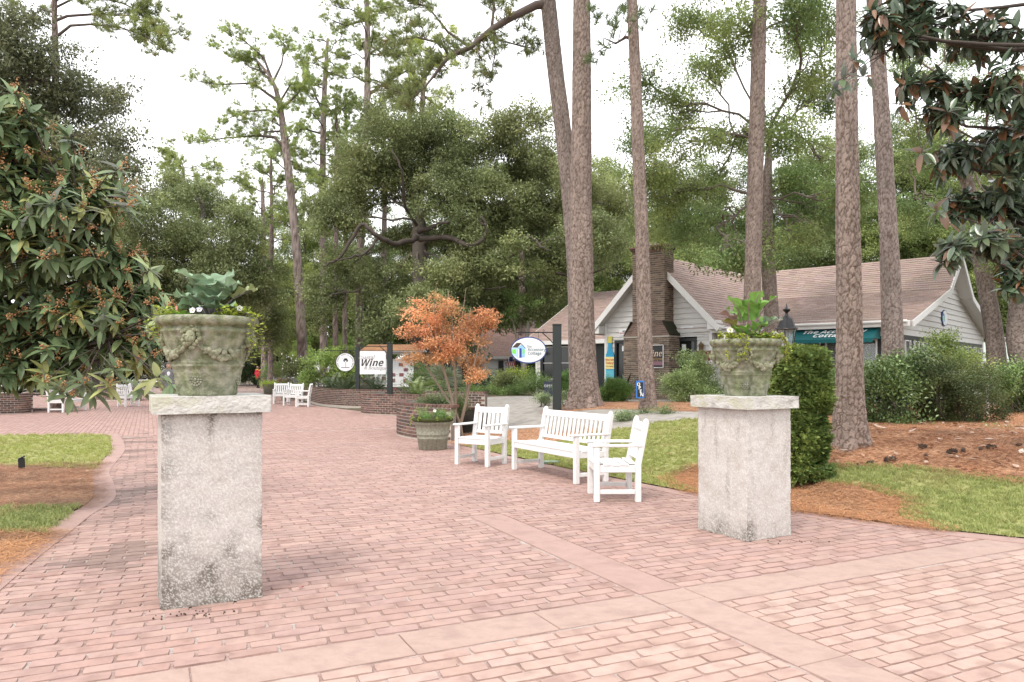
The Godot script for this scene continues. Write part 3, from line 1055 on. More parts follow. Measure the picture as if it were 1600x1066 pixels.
# ---------------------------------------------------------------- the cottage
func cottage() -> void:
	var turn := deg_to_rad(-41.9)
	var h := base("cottage", Vector3(11.4, 0, -22), turn)
	tag(h, "white clapboard cottage with brown shingle roof, brick chimney and teal awning", "cottage")
	var full := func(w: float) -> Callable: return func(_y): return [0.0, w]
	var tint := Color(.36, .265, .23)
	# main wing
	siding(h, Vector3(-5.8, 0, 0), Vector3(0, 0, 0), .45, 3.05, full.call(5.8), [[2.8, 5.32, 1.22, 2.5]], M.siding)
	var prof := func(y: float):
		if y <= 3.05:
			return [0.0, 12.2]
		if y <= 4.15:
			var s: float = (y - 3.05) / 1.1 * 4.3
			return [s, 12.2 - s]
		var s: float = 4.3 + (y - 4.15) / 1.3 * 1.8
		return [s, 12.2 - s]
	siding(h, Vector3(0, 0, 0), Vector3(0, 0, -12.2), .45, 5.4, prof, [[.2, 12.0, 1.5, 2.52], [5.82, 6.38, 4.25, 4.85]], M.siding)
	bar(h, "corner_board", Vector3(.01, 1.75, .012), Vector3(.12, 2.6, .075), M.trim)
	bar(h, "corner_board", Vector3(.01, 1.75, -12.2), Vector3(.075, 2.6, .12), M.trim)
	# back and inside
	var back := MB.new()
	back.box(Vector3(-7.8, 1.8, -12.2), Vector3(15.6, 2.6, .1))
	back.box(Vector3(-15.55, 1.8, -7.1), Vector3(.1, 2.6, 10.1))
	put("wall", back, M.siding, h)
	var inn := MB.new()
	inn.box(Vector3(-5.1, .6, -6.15), Vector3(9.9, .08, 11.8))
	inn.box(Vector3(-12.8, .6, -7.1), Vector3(5.4, .08, 9.8))
	inn.box(Vector3(-2.9, 1.8, -3.4), Vector3(5.4, 2.3, .1))
	inn.box(Vector3(-3.2, 1.8, -7.5), Vector3(.1, 2.3, 8.0))
	inn.box(Vector3(-10.9, 1.8, -4.6), Vector3(9.0, 2.3, .1))
	inn.box(Vector3(-5.1, 3.02, -6.15), Vector3(9.9, .06, 11.8))
	inn.box(Vector3(-12.8, 2.66, -7.1), Vector3(5.4, .06, 9.8))
	put("inner_wall", inn, M.inside, h)
	# goods that show dimly behind the shop windows
	for k in 7:
		var mb := MB.new()
		mb.box(Vector3.ZERO, Vector3(r(.2, .5), r(.3, .8), .2), Basis(), .02)
		put("display", mb, mat(lin(r(.05, .5), r(.05, .3), r(.04, .25)), .8), h, Transform3D(Basis(Vector3.UP, r(-.4, .4)), Vector3(-2.8 + k * .38, 1.2 + r(0, .5), -.9 - r(0, .8))))
	var roof := MB.new()
	var e := [Vector3(0, 2.93, .42), Vector3(0, 4.22, -4.3), Vector3(0, 5.56, -6.1), Vector3(0, 4.22, -7.9), Vector3(0, 2.93, -12.62)]
	for k in 4:
		var a: Vector3 = e[k]
		var b: Vector3 = e[k + 1]
		sheet(roof, Vector3(-9.0, b.y, b.z), Vector3(.45, b.y, b.z), Vector3(.45, a.y, a.z), Vector3(-9.0, a.y, a.z), .12)
	put("roof", roof, M.trim, h)
	for k in 2:
		shingles(h, Vector3(-9, e[k].y, e[k].z), Vector3(.47, e[k].y, e[k].z), Vector3(-9, e[k + 1].y, e[k + 1].z), Vector3(.47, e[k + 1].y, e[k + 1].z), tint)
	for k in 4:
		var fb := MB.new()
		var a: Vector3 = e[k] + Vector3(.462, -.02, 0)
		var b: Vector3 = e[k + 1] + Vector3(.462, -.02, 0)
		var dir := (b - a).normalized()
		fb.box(Vector3.ZERO, Vector3(.05, .2, (b - a).length() + .02), facing(dir), .006)
		put("rake_board", fb, M.trim, h, Transform3D(Basis(), (a + b) * .5 + Vector3(0, -.085, 0)))
	bar(h, "fascia", Vector3(-2.7, 2.84, .44), Vector3(6.2, .17, .04), M.trim)
	bar(h, "gutter", Vector3(-2.7, 2.9, .5), Vector3(6.1, .09, .09), M.trim, .03)
	# louvre in the gable
	for k in 7:
		var sb := MB.new()
		sb.box(Vector3.ZERO, Vector3(.05, .02, .56 - k * .06), Basis(Vector3.FORWARD, .6))
		put("louvre_slat", sb, M.trim, h, Transform3D(Basis(), Vector3(.0, 4.3 + k * .08, -6.1)))
	# window band on the gable side
	bar(h, "window_band", Vector3(.012, 2.47, -6.1), Vector3(.06, .16, 11.8), M.black)
	bar(h, "window_band", Vector3(.012, 1.555, -6.1), Vector3(.06, .11, 11.8), M.black)
	for k in 12:
		var z := -.72 - k * .98
		window(h, Vector3(.03, 2.0, z), .62, .78, Vector3(1, 0, 0), M.white, [0, 0], .034, "window", M.dark_glass)
		bar(h, "window_post", Vector3(.01, 2.0, z - .49), Vector3(.05, .78, .35), M.black)
	bar(h, "window_post", Vector3(.01, 2.0, -.285), Vector3(.05, .78, .2), M.black)
	# windows under the awning
	for k in 3:
		window(h, Vector3(-2.6 + k * .83, 1.86, .02), .70, 1.16, Vector3(0, 0, 1), M.white, [0, 0], .05)
	for x: float in [-2.99, -2.185, -1.355, -.53]:
		bar(h, "window_post", Vector3(x, 1.86, .012), Vector3(.11 if x > -2.9 and x < -.6 else .1, 1.3, .07), M.black)
	# awning
	var aw := MB.new()
	var t0 := Vector3(-3.05, 2.86, .04)
	var t1 := Vector3(-.5, 2.86, .04)
	var f0 := Vector3(-3.05, 2.42, .78)
	var f1 := Vector3(-.5, 2.42, .78)
	sheet(aw, t0, t1, f1, f0, .01)
	aw.tri(t0, f0, Vector3(-3.05, 2.42, .04))
	aw.tri(t1, Vector3(-.5, 2.42, .04), f1)
	var wave := 17
	for k in wave:
		var x0 := lerpf(f0.x, f1.x, float(k) / wave)
		var x1 := lerpf(f0.x, f1.x, float(k + 1) / wave)
		var prev := Vector3(x0, 2.33, .785)
		for j in range(1, 6):
			var x := lerpf(x0, x1, j / 5.0)
			var p := Vector3(x, 2.33 - .03 * sin(PI * j / 5.0), .785)
			aw.quad(Vector3(prev.x, 2.425, .785), Vector3(p.x, 2.425, .785), p, prev)
			prev = p
	var awn := put("awning", aw, M.teal, h)
	var sl := Basis(Vector3.RIGHT, -atan2(.74, .44))
	words("The Accessory", .2, M.sign_white, awn, Transform3D(sl, Vector3(-1.72, 2.668, .41)), true, .22)
	words("Cottage", .2, M.sign_white, awn, Transform3D(sl, Vector3(-1.76, 2.545, .617)), true, .22)
	# oval sign on the gable
	oval_sign(h, Transform3D(Basis(Vector3.UP, PI / 2), Vector3(.06, 3.3, -5.35)), .78, .56, "gable_sign", false)
	# centre gable
	var gable := func(y: float):
		if y <= 3.3:
			return [0.0, 4.45]
		var s: float = y - 3.3
		return [s, 4.45 - s]
	siding(h, Vector3(-10.25, 0, .3), Vector3(-5.8, 0, .3), .45, 5.45, gable, [[.45, 1.4, .55, 2.62], [3.0, 3.88, .55, 2.66]], M.siding)
	siding(h, Vector3(-5.8, 0, .3), Vector3(-5.8, 0, 0), .45, 3.2, full.call(.3), [], M.siding)
	siding(h, Vector3(-10.25, 0, -4.2), Vector3(-10.25, 0, .3), .45, 3.2, full.call(4.5), [], M.siding)
	for x: float in [-10.2, -5.85]:
		bar(h, "corner_board", Vector3(x, 1.85, .325), Vector3(.11, 2.8, .05), M.trim)
	var gr := MB.new()
	for s: float in [-1.0, 1.0]:
		var x := -8.03 + s * 2.64
		var pts := [Vector3(-8.03, 5.66, -8.5), Vector3(-8.03, 5.66, .72), Vector3(x, 3.02, .72), Vector3(x, 3.02, -8.5)]
		if s > 0:
			sheet(gr, pts[0], pts[3], pts[2], pts[1], .12)
			gr.v.size()
			shingles(h, Vector3(x, 3.02, .74), Vector3(x, 3.02, -6), Vector3(-8.03, 5.66, .74), Vector3(-8.03, 5.66, -6), tint)
		else:
			sheet(gr, pts[0], pts[1], pts[2], pts[3], .12)
			shingles(h, Vector3(x, 3.02, -6), Vector3(x, 3.02, .74), Vector3(-8.03, 5.66, -6), Vector3(-8.03, 5.66, .74), tint)
		var fb := MB.new()
		var a := Vector3(x, 2.93, .735)
		var b := Vector3(-8.03 + s * .02, 5.57, .735)
		fb.box(Vector3.ZERO, Vector3((b - a).length() + .1, .2, .05), Basis(Vector3.BACK, -s * PI / 4), .006)
		put("rake_board", fb, M.trim, h, Transform3D(Basis(), (a + b) * .5 + Vector3(0, -.04, 0)))
		bar(h, "eave_return", Vector3(-8.03 + s * 2.42, 3.02, .5), Vector3(.38, .3, .42), M.trim)
		bar(h, "fascia", Vector3(x, 2.93, -1.3), Vector3(.05, .17, 4.0), M.trim)
	put("roof", gr, M.trim, h)
	# doors of the centre gable
	for x: float in [-9.325, -6.81]:
		var dr := base("door", Vector3(x, 0, .3), 0.0, h)
		var w := .95 if x < -8 else .88
		bar(dr, "frame", Vector3(0, 2.56, 0), Vector3(w, .12, .1), M.black)
		bar(dr, "frame", Vector3(-w * .5 + .05, 1.53, 0), Vector3(.1, 1.94, .1), M.black)
		bar(dr, "frame", Vector3(w * .5 - .05, 1.53, 0), Vector3(.1, 1.94, .1), M.black)
		bar(dr, "door_leaf", Vector3(0, .9, -.05), Vector3(w - .2, .6, .05), M.black)
		bar(dr, "pane", Vector3(0, 1.85, -.05), Vector3(w - .2, 1.3, .01), M.dark_glass, 0)
		bar(dr, "handle", Vector3(w * .5 - .2, 1.55, .03), Vector3(.03, .14, .06), mat(lin(.6, .58, .5), .3))
		bar(dr, "notice", Vector3(-.1, 2.3, -.03), Vector3(.16, .2, .004), M.sign_white, 0)
	# chimney
	var ch := MB.new()
	ch.box(Vector3(-7.985, 1.55, .68), Vector3(1.85, 2.3, .72))
	ch.box(Vector3(-7.960, 4.2, .62), Vector3(1.3, 3.0, .60))
	for s: float in [-1.0, 1.0]:
		var x0 := -7.985 + s * .925
		var x1 := -7.960 + s * .65
		var a0 := [Vector3(x0, 2.7, 1.04), Vector3(x1, 3.2, .92), Vector3(x1, 3.2, .31), Vector3(x0, 2.7, .31)]
		if s > 0:
			ch.quad(a0[0], a0[1], a0[2], a0[3])
		else:
			ch.quad(a0[3], a0[2], a0[1], a0[0])
	ch.quad(Vector3(-8.910, 2.7, 1.04), Vector3(-8.610, 3.2, .92), Vector3(-7.310, 3.2, .92), Vector3(-7.060, 2.7, 1.04))
	var chim := put("chimney", ch, M.mortar, h)
	var bw := MB.new()
	bricks_on(bw, Vector3(-8.920, 0, 1.042), Vector3(-7.050, 0, 1.042), .45, 2.7, func(_y): return [0.0, 1.87])
	bricks_on(bw, Vector3(-7.058, 0, 1.04), Vector3(-7.058, 0, .31), .45, 2.7, func(_y): return [0.0, .73])
	bricks_on(bw, Vector3(-8.912, 0, .31), Vector3(-8.912, 0, 1.04), .45, 2.7, func(_y): return [0.0, .73])
	bricks_on(bw, Vector3(-8.615, 0, .922), Vector3(-7.305, 0, .922), 3.2, 5.7, func(_y): return [0.0, 1.31])
	bricks_on(bw, Vector3(-7.308, 0, .92), Vector3(-7.308, 0, .32), 3.2, 5.7, func(_y): return [0.0, .6])
	bricks_on(bw, Vector3(-8.612, 0, .32), Vector3(-8.612, 0, .92), 3.2, 5.7, func(_y): return [0.0, .6])
	for k in 7:
		var f := k / 7.0
		for j in 7:
			bw.col = Color(.17, .11, .085) * r(.7, 1.3)
			var xl := lerpf(-8.890, -8.600, f)
			var xr := lerpf(-7.080, -7.320, f)
			var x0 := lerpf(xl, xr, j / 7.0)
			bw.box(Vector3(x0 + (xr - xl) / 14.0, 2.735 + f * .5, 1.03 - f * .12), Vector3((xr - xl) / 7.0 - .014, .058, .05), Basis(Vector3.RIGHT, -.24))
	stuff(put("brickwork", bw, M.wall_brick_tint, chim))
	for s: float in [-1.0, 1.0]:
		var mo := MB.new()
		mo.box(Vector3.ZERO, Vector3(.60, .05, .74), Basis(Vector3.BACK, -s * 1.03), .015)
		put("mossy_shoulder", mo, rugged(lin(.09, .09, .055), 1.0, M.urn.albedo_texture, M.urn.normal_texture, 3, .8), chim, Transform3D(Basis(), Vector3(-7.975 + s * .80, 2.97, .68)))
	for k in 3:
		bar(chim, "corbel", Vector3(-7.960, 5.73 + k * .075, .62), Vector3(1.36 + k * .07, .066, .66 + k * .07), M.wall_brick[k + 1], .006)
	bar(chim, "flue", Vector3(-7.960, 5.95, .62), Vector3(.5, .14, .3), M.mortar, .02)
	# left wing
	siding(h, Vector3(-15.6, 0, -2), Vector3(-10.25, 0, -2), .45, 2.9, full.call(5.35), [[.3, 2.15, 1.0, 2.58], [3.1, 3.9, .55, 2.6]], M.siding)
	siding(h, Vector3(-15.6, 0, -12), Vector3(-15.6, 0, -2), .45, 5.2, func(y):
		var s: float = 0.0 if y < 2.9 else (y - 2.9) / 2.4 * 4.1
		return [1.9 + s, 10.0 - s], [], M.siding)
	bar(h, "corner_board", Vector3(-15.58, 1.7, -1.98), Vector3(.12, 2.5, .06), M.trim)
	var lr := MB.new()
	sheet(lr, Vector3(-16.0, 5.3, -6.05), Vector3(-8, 5.3, -6.05), Vector3(-8, 2.76, -1.55), Vector3(-16.0, 2.76, -1.55), .12)
	sheet(lr, Vector3(-8, 5.3, -6.05), Vector3(-16.0, 5.3, -6.05), Vector3(-16.0, 2.76, -10.6), Vector3(-8, 2.76, -10.6), .12)
	put("roof", lr, M.trim, h)
	shingles(h, Vector3(-16.02, 2.76, -1.53), Vector3(-8.5, 2.76, -1.53), Vector3(-16.02, 5.3, -6.05), Vector3(-8.5, 5.3, -6.05), tint)
	bar(h, "fascia", Vector3(-13.3, 2.68, -1.53), Vector3(5.4, .17, .04), M.trim)
	var rb := MB.new()
	rb.box(Vector3.ZERO, Vector3(.05, .2, 5.2), facing(Vector3(0, 2.54, -4.5)), .006)
	put("rake_board", rb, M.trim, h, Transform3D(Basis(), Vector3(-16.02, 3.94, -3.8)))
	for k in 2:
		window(h, Vector3(-14.9 + k * .9, 1.8, -1.99), .82, 1.5, Vector3(0, 0, 1), M.trim, [0, 1], .06, "window", M.dark_glass)
	bar(h, "shutter", Vector3(-15.27, 1.8, -1.96), Vector3(.16, 1.55, .05), M.black)
	bar(h, "window_band", Vector3(-14.45, 2.66, -1.96), Vector3(1.9, .16, .06), M.black)
	var d2 := base("door", Vector3(-12.1, 0, -2), 0.0, h)
	bar(d2, "door_leaf", Vector3(0, 1.57, 0), Vector3(.78, 2.05, .08), M.black)
	bar(d2, "frame", Vector3(0, 2.7, .02), Vector3(1.1, .14, .06), M.trim)
	# signs on the cottage walls
	var loc := h.transform
	var bt := base("bottle_sign", loc * Vector3(-9.98, 0, .36), turn)
	tag(bt, "tall blue bottle-shaped board with yellow cap and label beside the cottage door", "sign")
	var bm := MB.new()
	var outline := [Vector2(.19, .62), Vector2(.19, 2.0), Vector2(.185, 2.08), Vector2(.12, 2.2), Vector2(.085, 2.32), Vector2(.085, 2.52)]
	for k in outline.size() - 1:
		var a: Vector2 = outline[k]
		var b: Vector2 = outline[k + 1]
		sheet(bm, Vector3(-b.x, b.y, .02), Vector3(b.x, b.y, .02), Vector3(a.x, a.y, .02), Vector3(-a.x, a.y, .02), .03)
	put("bottle_body", bm, mat(lin(.015, .27, .46), .5), bt)
	bar(bt, "bottle_foot", Vector3(0, 1.06, .022), Vector3(.37, .84, .006), mat(lin(.10, .42, .50), .5), 0)
	bar(bt, "cap", Vector3(0, 2.64, .005), Vector3(.19, .26, .036), mat(lin(.52, .47, .08), .5))
	var lb := bar(bt, "paper_label", Vector3(0, 1.76, .026), Vector3(.375, .46, .008), mat(lin(.72, .60, .25), .6), 0)
	words("Wine Sale", .075, mat(lin(.45, .04, .02), .6), lb, Transform3D(Basis(), Vector3(0, .12, .005)), true, 0, false, .8)
	words("Today!", .085, mat(lin(.45, .04, .02), .6), lb, Transform3D(Basis(), Vector3(0, .0, .005)), true)
	words("Free Tasting", .05, mat(lin(.25, .12, .03), .6), lb, Transform3D(Basis(), Vector3(0, -.13, .005)), true, 0, false, .8)
	for q in [[-9.32, "small white shop board with red lettering above the left cottage door"], [-6.75, "small white shop board with red lettering above the right cottage door"]]:
		var s := base("shop_board", loc * Vector3(q[0], 2.9, .35), turn)
		tag(s, q[1], "sign", "white boards over the cottage doors")
		bar(s, "board", Vector3(0, 0, 0), Vector3(.5, .24, .02), M.sign_white)
		words("WINE", .06, M.ink, s, Transform3D(Basis(), Vector3(0, .045, .012)), true)
		words("BOUTIQUE", .065, mat(lin(.35, .03, .04), .6), s, Transform3D(Basis(), Vector3(0, -.03, .012)), true)
	var ws := base("framed_sign", loc * Vector3(-7.62, 1.97, 1.085), turn)
	tag(ws, "black framed wine board with pale script fixed on the brick chimney", "sign")
	bar(ws, "board", Vector3(0, 0, 0), Vector3(.72, .78, .03), M.black)
	for s: int in [-1, 1]:
		bar(ws, "frame", Vector3(s * .365, 0, .012), Vector3(.025, .8, .04), M.trim, .004)
		bar(ws, "frame", Vector3(0, s * .395, .012), Vector3(.7, .025, .04), M.trim, .004)
	words("Wine", .2, mat(lin(.75, .55, .40), .6), ws, Transform3D(Basis(), Vector3(-.02, .1, .018)), false, .25, true)
	words("Boutique", .1, mat(lin(.42, .25, .10), .6), ws, Transform3D(Basis(), Vector3(.05, -.09, .018)), false, .25, true)
	bar(ws, "stripe", Vector3(0, -.24, .017), Vector3(.68, .14, .006), mat(lin(.22, .11, .14), .6), 0)
	var rs := base("red_sign", loc * Vector3(-6.13, 1.75, .36), turn)
	tag(rs, "maroon sign board with white letters low on the cottage wall behind the bush", "sign")
	bar(rs, "board", Vector3(0, 0, 0), Vector3(.58, .82, .03), mat(lin(.16, .008, .018), .5))
	words("Coastal", .08, mat(lin(.65, .42, .10), .6), rs, Transform3D(Basis(), Vector3(.02, .24, .018)), true, .2, true)
	words("Wine", .15, M.sign_white, rs, Transform3D(Basis(), Vector3(.08, .03, .018)), true, 0, true)
	var lt := base("wall_lantern", loc * Vector3(-6.17, 2.24, .42), turn)
	tag(lt, "small brown lantern on the cottage wall above the maroon sign", "lantern")
	var lm := MB.new()
	lm.lathe(Vector3.ZERO, [Vector2(.0, -.1), Vector2(.07, -.1), Vector2(.09, .12), Vector2(.1, .13), Vector2(.03, .2), Vector2(.015, .24), Vector2(0, .25)], 8)
	put("lantern_body", lm, mat(lin(.15, .10, .05), .5), lt)
	bar(lt, "bracket", Vector3(0, .05, -.05), Vector3(.03, .2, .06), M.iron)

func oval_sign(parent: Node, at: Transform3D, w: float, hgt: float, called: String, own: bool) -> Node3D:
	var o := Node3D.new()
	o.name = named(called, parent)
	o.transform = at
	parent.add_child(o, true)
	for ring in 2:
		var mb := MB.new()
		var a := w * .5 * (1.0 if ring == 0 else .94)
		var b := hgt * .5 * (1.0 if ring == 0 else .915)
		var th := .015 if ring == 0 else .0185
		var n := 40
		for s: float in [-1.0, 1.0]:
			var c := mb.add(Vector3(0, 0, th * s), Vector3(0, 0, s))
			for k in n + 1:
				mb.add(Vector3(cos(TAU * k / n) * a, sin(TAU * k / n) * b, th * s), Vector3(0, 0, s))
			for k in n:
				mb.ix.append_array(PackedInt32Array([c, c + k + 2, c + k + 1] if s > 0 else [c, c + k + 1, c + k + 2]))
		for k in n:
			var p := Vector3(cos(TAU * k / n) * a, sin(TAU * k / n) * b, 0)
			var q := Vector3(cos(TAU * (k + 1) / n) * a, sin(TAU * (k + 1) / n) * b, 0)
			mb.quad(p + Vector3(0, 0, th), q + Vector3(0, 0, th), q - Vector3(0, 0, th), p - Vector3(0, 0, th))
		put("rim" if ring == 0 else "board", mb, M.sign_blue if ring == 0 else M.sign_white, o)
	# the little house of the shop's emblem
	var em := base("emblem", Vector3(-w * .24, 0, .019), 0.0, o)
	var q := w * .5
	var flat := func(called2: String, pts: Array, c: Color, z: float):
		var mb := MB.new()
		var m := Vector3.ZERO
		for p in pts:
			m += Vector3(p.x, p.y, 0) * q / pts.size()
		var i := mb.add(m + Vector3(0, 0, z), Vector3.BACK)
		for p in pts:
			mb.add(Vector3(p.x * q, p.y * q, z), Vector3.BACK)
		var turned := 0.0
		for k in pts.size():
			turned += (pts[k] as Vector2).cross(pts[(k + 1) % pts.size()])
		for k in pts.size():
			mb.ix.append_array(PackedInt32Array([i, i + 1 + (k + 1) % pts.size(), i + 1 + k] if turned > 0 else [i, i + 1 + k, i + 1 + (k + 1) % pts.size()]))
		put(called2, mb, mat(c, .5), em)
	flat.call("emblem_roof", [Vector2(-.42, .14), Vector2(-.18, .40), Vector2(.1, .40), Vector2(-.12, .14)], lin(.05, .035, .03), .001)
	flat.call("emblem_wall", [Vector2(-.12, .14), Vector2(.1, .32), Vector2(.3, .1), Vector2(.28, -.4), Vector2(-.12, -.44)], lin(.28, .53, .80), .001)
	flat.call("emblem_wall", [Vector2(-.46, .12), Vector2(-.12, .14), Vector2(-.12, -.44), Vector2(-.44, -.22)], lin(.42, .62, .83), .0012)
	flat.call("emblem_door", [Vector2(-.02, .1), Vector2(.1, .1), Vector2(.1, -.42), Vector2(-.02, -.42)], lin(.015, .05, .30), .002)
	flat.call("emblem_door", [Vector2(-.1, .06), Vector2(-.04, .06), Vector2(-.04, -.42), Vector2(-.1, -.42)], lin(.75, .78, .80), .002)
	flat.call("emblem_window", [Vector2(-.42, .04), Vector2(-.22, .04), Vector2(-.22, -.22), Vector2(-.42, -.18)], lin(.20, .65, .08), .002)
	flat.call("emblem_window", [Vector2(.15, .06), Vector2(.27, .02), Vector2(.27, -.2), Vector2(.15, -.2)], lin(.20, .65, .08), .002)
	var edge := MB.new()
	edge.box(Vector3(.2 * q, .22 * q, .003), Vector3(.34 * q, .03 * q, .002), Basis(Vector3.BACK, -.83))
	put("emblem_line", edge, M.ink, em)
	if own:
		words("The", .055, mat(lin(.12, .14, .16), .5), o, Transform3D(Basis(), Vector3(w * .02, hgt * .13, .021)), false, .15)
		words("Accessory", .072, mat(lin(.015, .10, .15), .5), o, Transform3D(Basis(), Vector3(w * .225, hgt * .02, .021)))
		words("Cottage", .072, mat(lin(.015, .10, .15), .5), o, Transform3D(Basis(), Vector3(w * .17, -hgt * .12, .021)))
	return o

# ---------------------------------------------------------------- the low house beyond the driveway
func annex() -> void:
	var h := base("white_house", Vector3(-1.4, 0, -45))
	tag(h, "low white house with black shutters and brown shingle roof beyond the driveway", "house")
	siding(h, Vector3(-.45, 0, 0), Vector3(3.2, 0, 0), .2, 2.3, func(_y): return [0.0, 3.65], [[1.35, 2.05, 1.0, 2.05], [2.85, 3.45, 1.0, 2.05]], M.white, .2)
	siding(h, Vector3(-3.3, 0, -1.2), Vector3(-.45, 0, -1.2), .2, 2.3, func(_y): return [0.0, 2.85], [[.4, .95, 1.1, 2.1], [1.6, 2.15, .4, 2.15]], M.siding, .2)
	siding(h, Vector3(-.45, 0, -1.2), Vector3(-.45, 0, 0), .2, 2.3, func(_y): return [0.0, 1.2], [], M.white, .2)
	var bk := MB.new()
	bk.box(Vector3(0, 1.2, -8), Vector3(6.6, 2.3, .1))
	bk.box(Vector3(-3.3, 1.2, -4.6), Vector3(.1, 2.3, 6.8))
	bk.box(Vector3(3.2, 1.2, -4), Vector3(.1, 2.3, 8))
	put("wall", bk, M.siding, h)
	var inn := MB.new()
	inn.box(Vector3(0, 1.2, -2.6), Vector3(6.2, 2.2, .1))
	put("inner_wall", inn, M.inside, h)
	var rf := MB.new()
	sheet(rf, Vector3(-3.7, 4.2, -4), Vector3(4.2, 4.2, -4), Vector3(4.2, 2.3, .35), Vector3(-3.7, 2.3, .35), .14)
	sheet(rf, Vector3(4.2, 4.2, -4), Vector3(-3.7, 4.2, -4), Vector3(-3.7, 2.3, -8.4), Vector3(4.2, 2.3, -8.4), .14)
	put("roof", rf, M.trim, h)
	shingles(h, Vector3(-3.72, 2.3, .37), Vector3(4.2, 2.3, .37), Vector3(-3.72, 4.2, -4), Vector3(4.2, 4.2, -4), Color(.33, .21, .175), .16)
	bar(h, "fascia", Vector3(.2, 2.22, .36), Vector3(7.8, .17, .04), M.trim)
	for x: float in [1.25, 2.7]:
		window(h, Vector3(x, 1.52, .01), .68, 1.02, Vector3(0, 0, 1), M.white, [2, 2], .07)
		for s: int in [-1, 1]:
			bar(h, "shutter", Vector3(x + s * .52, 1.5, .05), Vector3(.3, 1.12, .05), M.black)
	window(h, Vector3(-2.62, 1.6, -1.19), .55, 1.0, Vector3(0, 0, 1), M.trim, [0, 0], .05)
	bar(h, "door", Vector3(-1.42, 1.25, -1.2), Vector3(.55, 1.75, .06), M.black)
	for x: float in [-3.2, -2.05, -.62]:
		bar(h, "porch_post", Vector3(x, 1.2, .15), Vector3(.14, 2.1, .14), M.trim)
	var fl := base("flag", Vector3(-.05, 0, -43.6))
	tag(fl, "small red and white striped flag hanging by the white house window", "flag")
	var cloth := Basis(Vector3.BACK, .25)
	for k in 7:
		var sb := MB.new()
		sb.box(Vector3(-.2 + k * .055, r(-.01, .01) - k * .02, sin(k * 1.3) * .03), Vector3(.056, .75 - k * .02, .008))
		put("stripe", sb, mat(lin(.42, .02, .04) if k % 2 == 0 else lin(.7, .7, .72), .8), fl, Transform3D(cloth, Vector3(0.05, 1.85, 0)))
	bar(fl, "canton", Vector3(-.0, 2.12, .05), Vector3(.2, .28, .01), mat(lin(.02, .03, .12), .8), 0)
	var pole := MB.new()
	pole.tube([Vector3(.05, 1.75, -1.3), Vector3(.0, 2.3, .02)], [.018, .015], 6)
	put("flag_pole", pole, M.trim, fl)


# ---------------------------------------------------------------- gate pillars, urns and what grows in them
# a block of rough stone standing on its base; paint(position, face) gives the colour
func rough_block(size: Vector3, cell: float, amp: float, seed_: int, paint: Callable, erode := 0.0) -> MB:
	var mb := MB.new()
	var n1 := noise(FastNoiseLite.TYPE_SIMPLEX_SMOOTH, 7.0, seed_, 4)
	var n2 := noise(FastNoiseLite.TYPE_CELLULAR, 70.0, seed_ + 1, 1)
	n2.cellular_return_type = FastNoiseLite.RETURN_DISTANCE
	var h := size * .5
	var push := func(p: Vector3, q: Vector3) -> Vector3:
		var w := amp * 1.1
		var o := p + Vector3(n1.get_noise_3d(p.x, p.y, p.z), n1.get_noise_3d(p.x + 40, p.y, p.z) * .6, n1.get_noise_3d(p.x, p.y + 40, p.z)) * w
		o += Vector3(p.x, 0, p.z).normalized() * (n2.get_noise_3d(p.x, p.y, p.z) + .5) * amp * -.55
		if erode > 0:
			var corner := clampf((absf(p.x) / h.x + absf(p.z) / h.z - 1.75) * 4, 0, 1)
			var low := clampf(1.0 - p.y / .09, 0, 1)
			o += Vector3(p.x, 0, p.z) * (erode * low * (.4 + n1.get_noise_3d(p.x * 2, 9, p.z * 2)) - corner * erode * .25 * (.5 + n1.get_noise_3d(1, p.y * 3, 5)))
		return o
	for axis in [0, 1, 2]:
		for s: float in [-1.0, 1.0]:
			if axis == 1 and s < 0:
				continue
			var a1: int = [2, 0, 0][axis]
			var a2: int = [1, 2, 1][axis]
			var k1 := maxi(2, int(size[a1] / cell))
			var k2 := maxi(2, int(size[a2] / cell))
			var first := mb.v.size()
			var q := Vector3.ZERO
			q[axis] = s
			for j in k2 + 1:
				for i in k1 + 1:
					var p := Vector3.ZERO
					p[axis] = h[axis] * s
					p[a1] = lerpf(-h[a1], h[a1], float(i) / k1)
					p[a2] = lerpf(-h[a2], h[a2], float(j) / k2)
					p.y += h.y
					mb.col = paint.call(p, q)
					mb.add(push.call(p, q), q, Vector2(p[a1], p[a2]))
			for j in k2 + 1:
				for i in k1 + 1:
					var at := first + j * (k1 + 1) + i
					var du := mb.v[first + j * (k1 + 1) + mini(i + 1, k1)] - mb.v[first + j * (k1 + 1) + maxi(i - 1, 0)]
					var dv := mb.v[first + mini(j + 1, k2) * (k1 + 1) + i] - mb.v[first + maxi(j - 1, 0) * (k1 + 1) + i]
					var nn := du.cross(dv).normalized()
					if nn.dot(q) < 0:
						nn = -nn
					# round the corners off
					if i == 0 or i == k1:
						var e := Vector3.ZERO
						e[a1] = -1.0 if i == 0 else 1.0
						nn = (nn + e).normalized()
					mb.n[at] = nn
			var t := PackedInt32Array()
			var e1 := Vector3.ZERO
			e1[a1] = 1
			var e2 := Vector3.ZERO
			e2[a2] = 1
			var flip := e1.cross(e2)[axis] * s < 0
			for j in k2:
				for i in k1:
					var a := first + j * (k1 + 1) + i
					var b := a + k1 + 1
					if flip:
						mb.ix.append_array(PackedInt32Array([a, a + 1, b, a + 1, b + 1, b]))
					else:
						mb.ix.append_array(PackedInt32Array([a, b, a + 1, a + 1, b, b + 1]))
	return mb

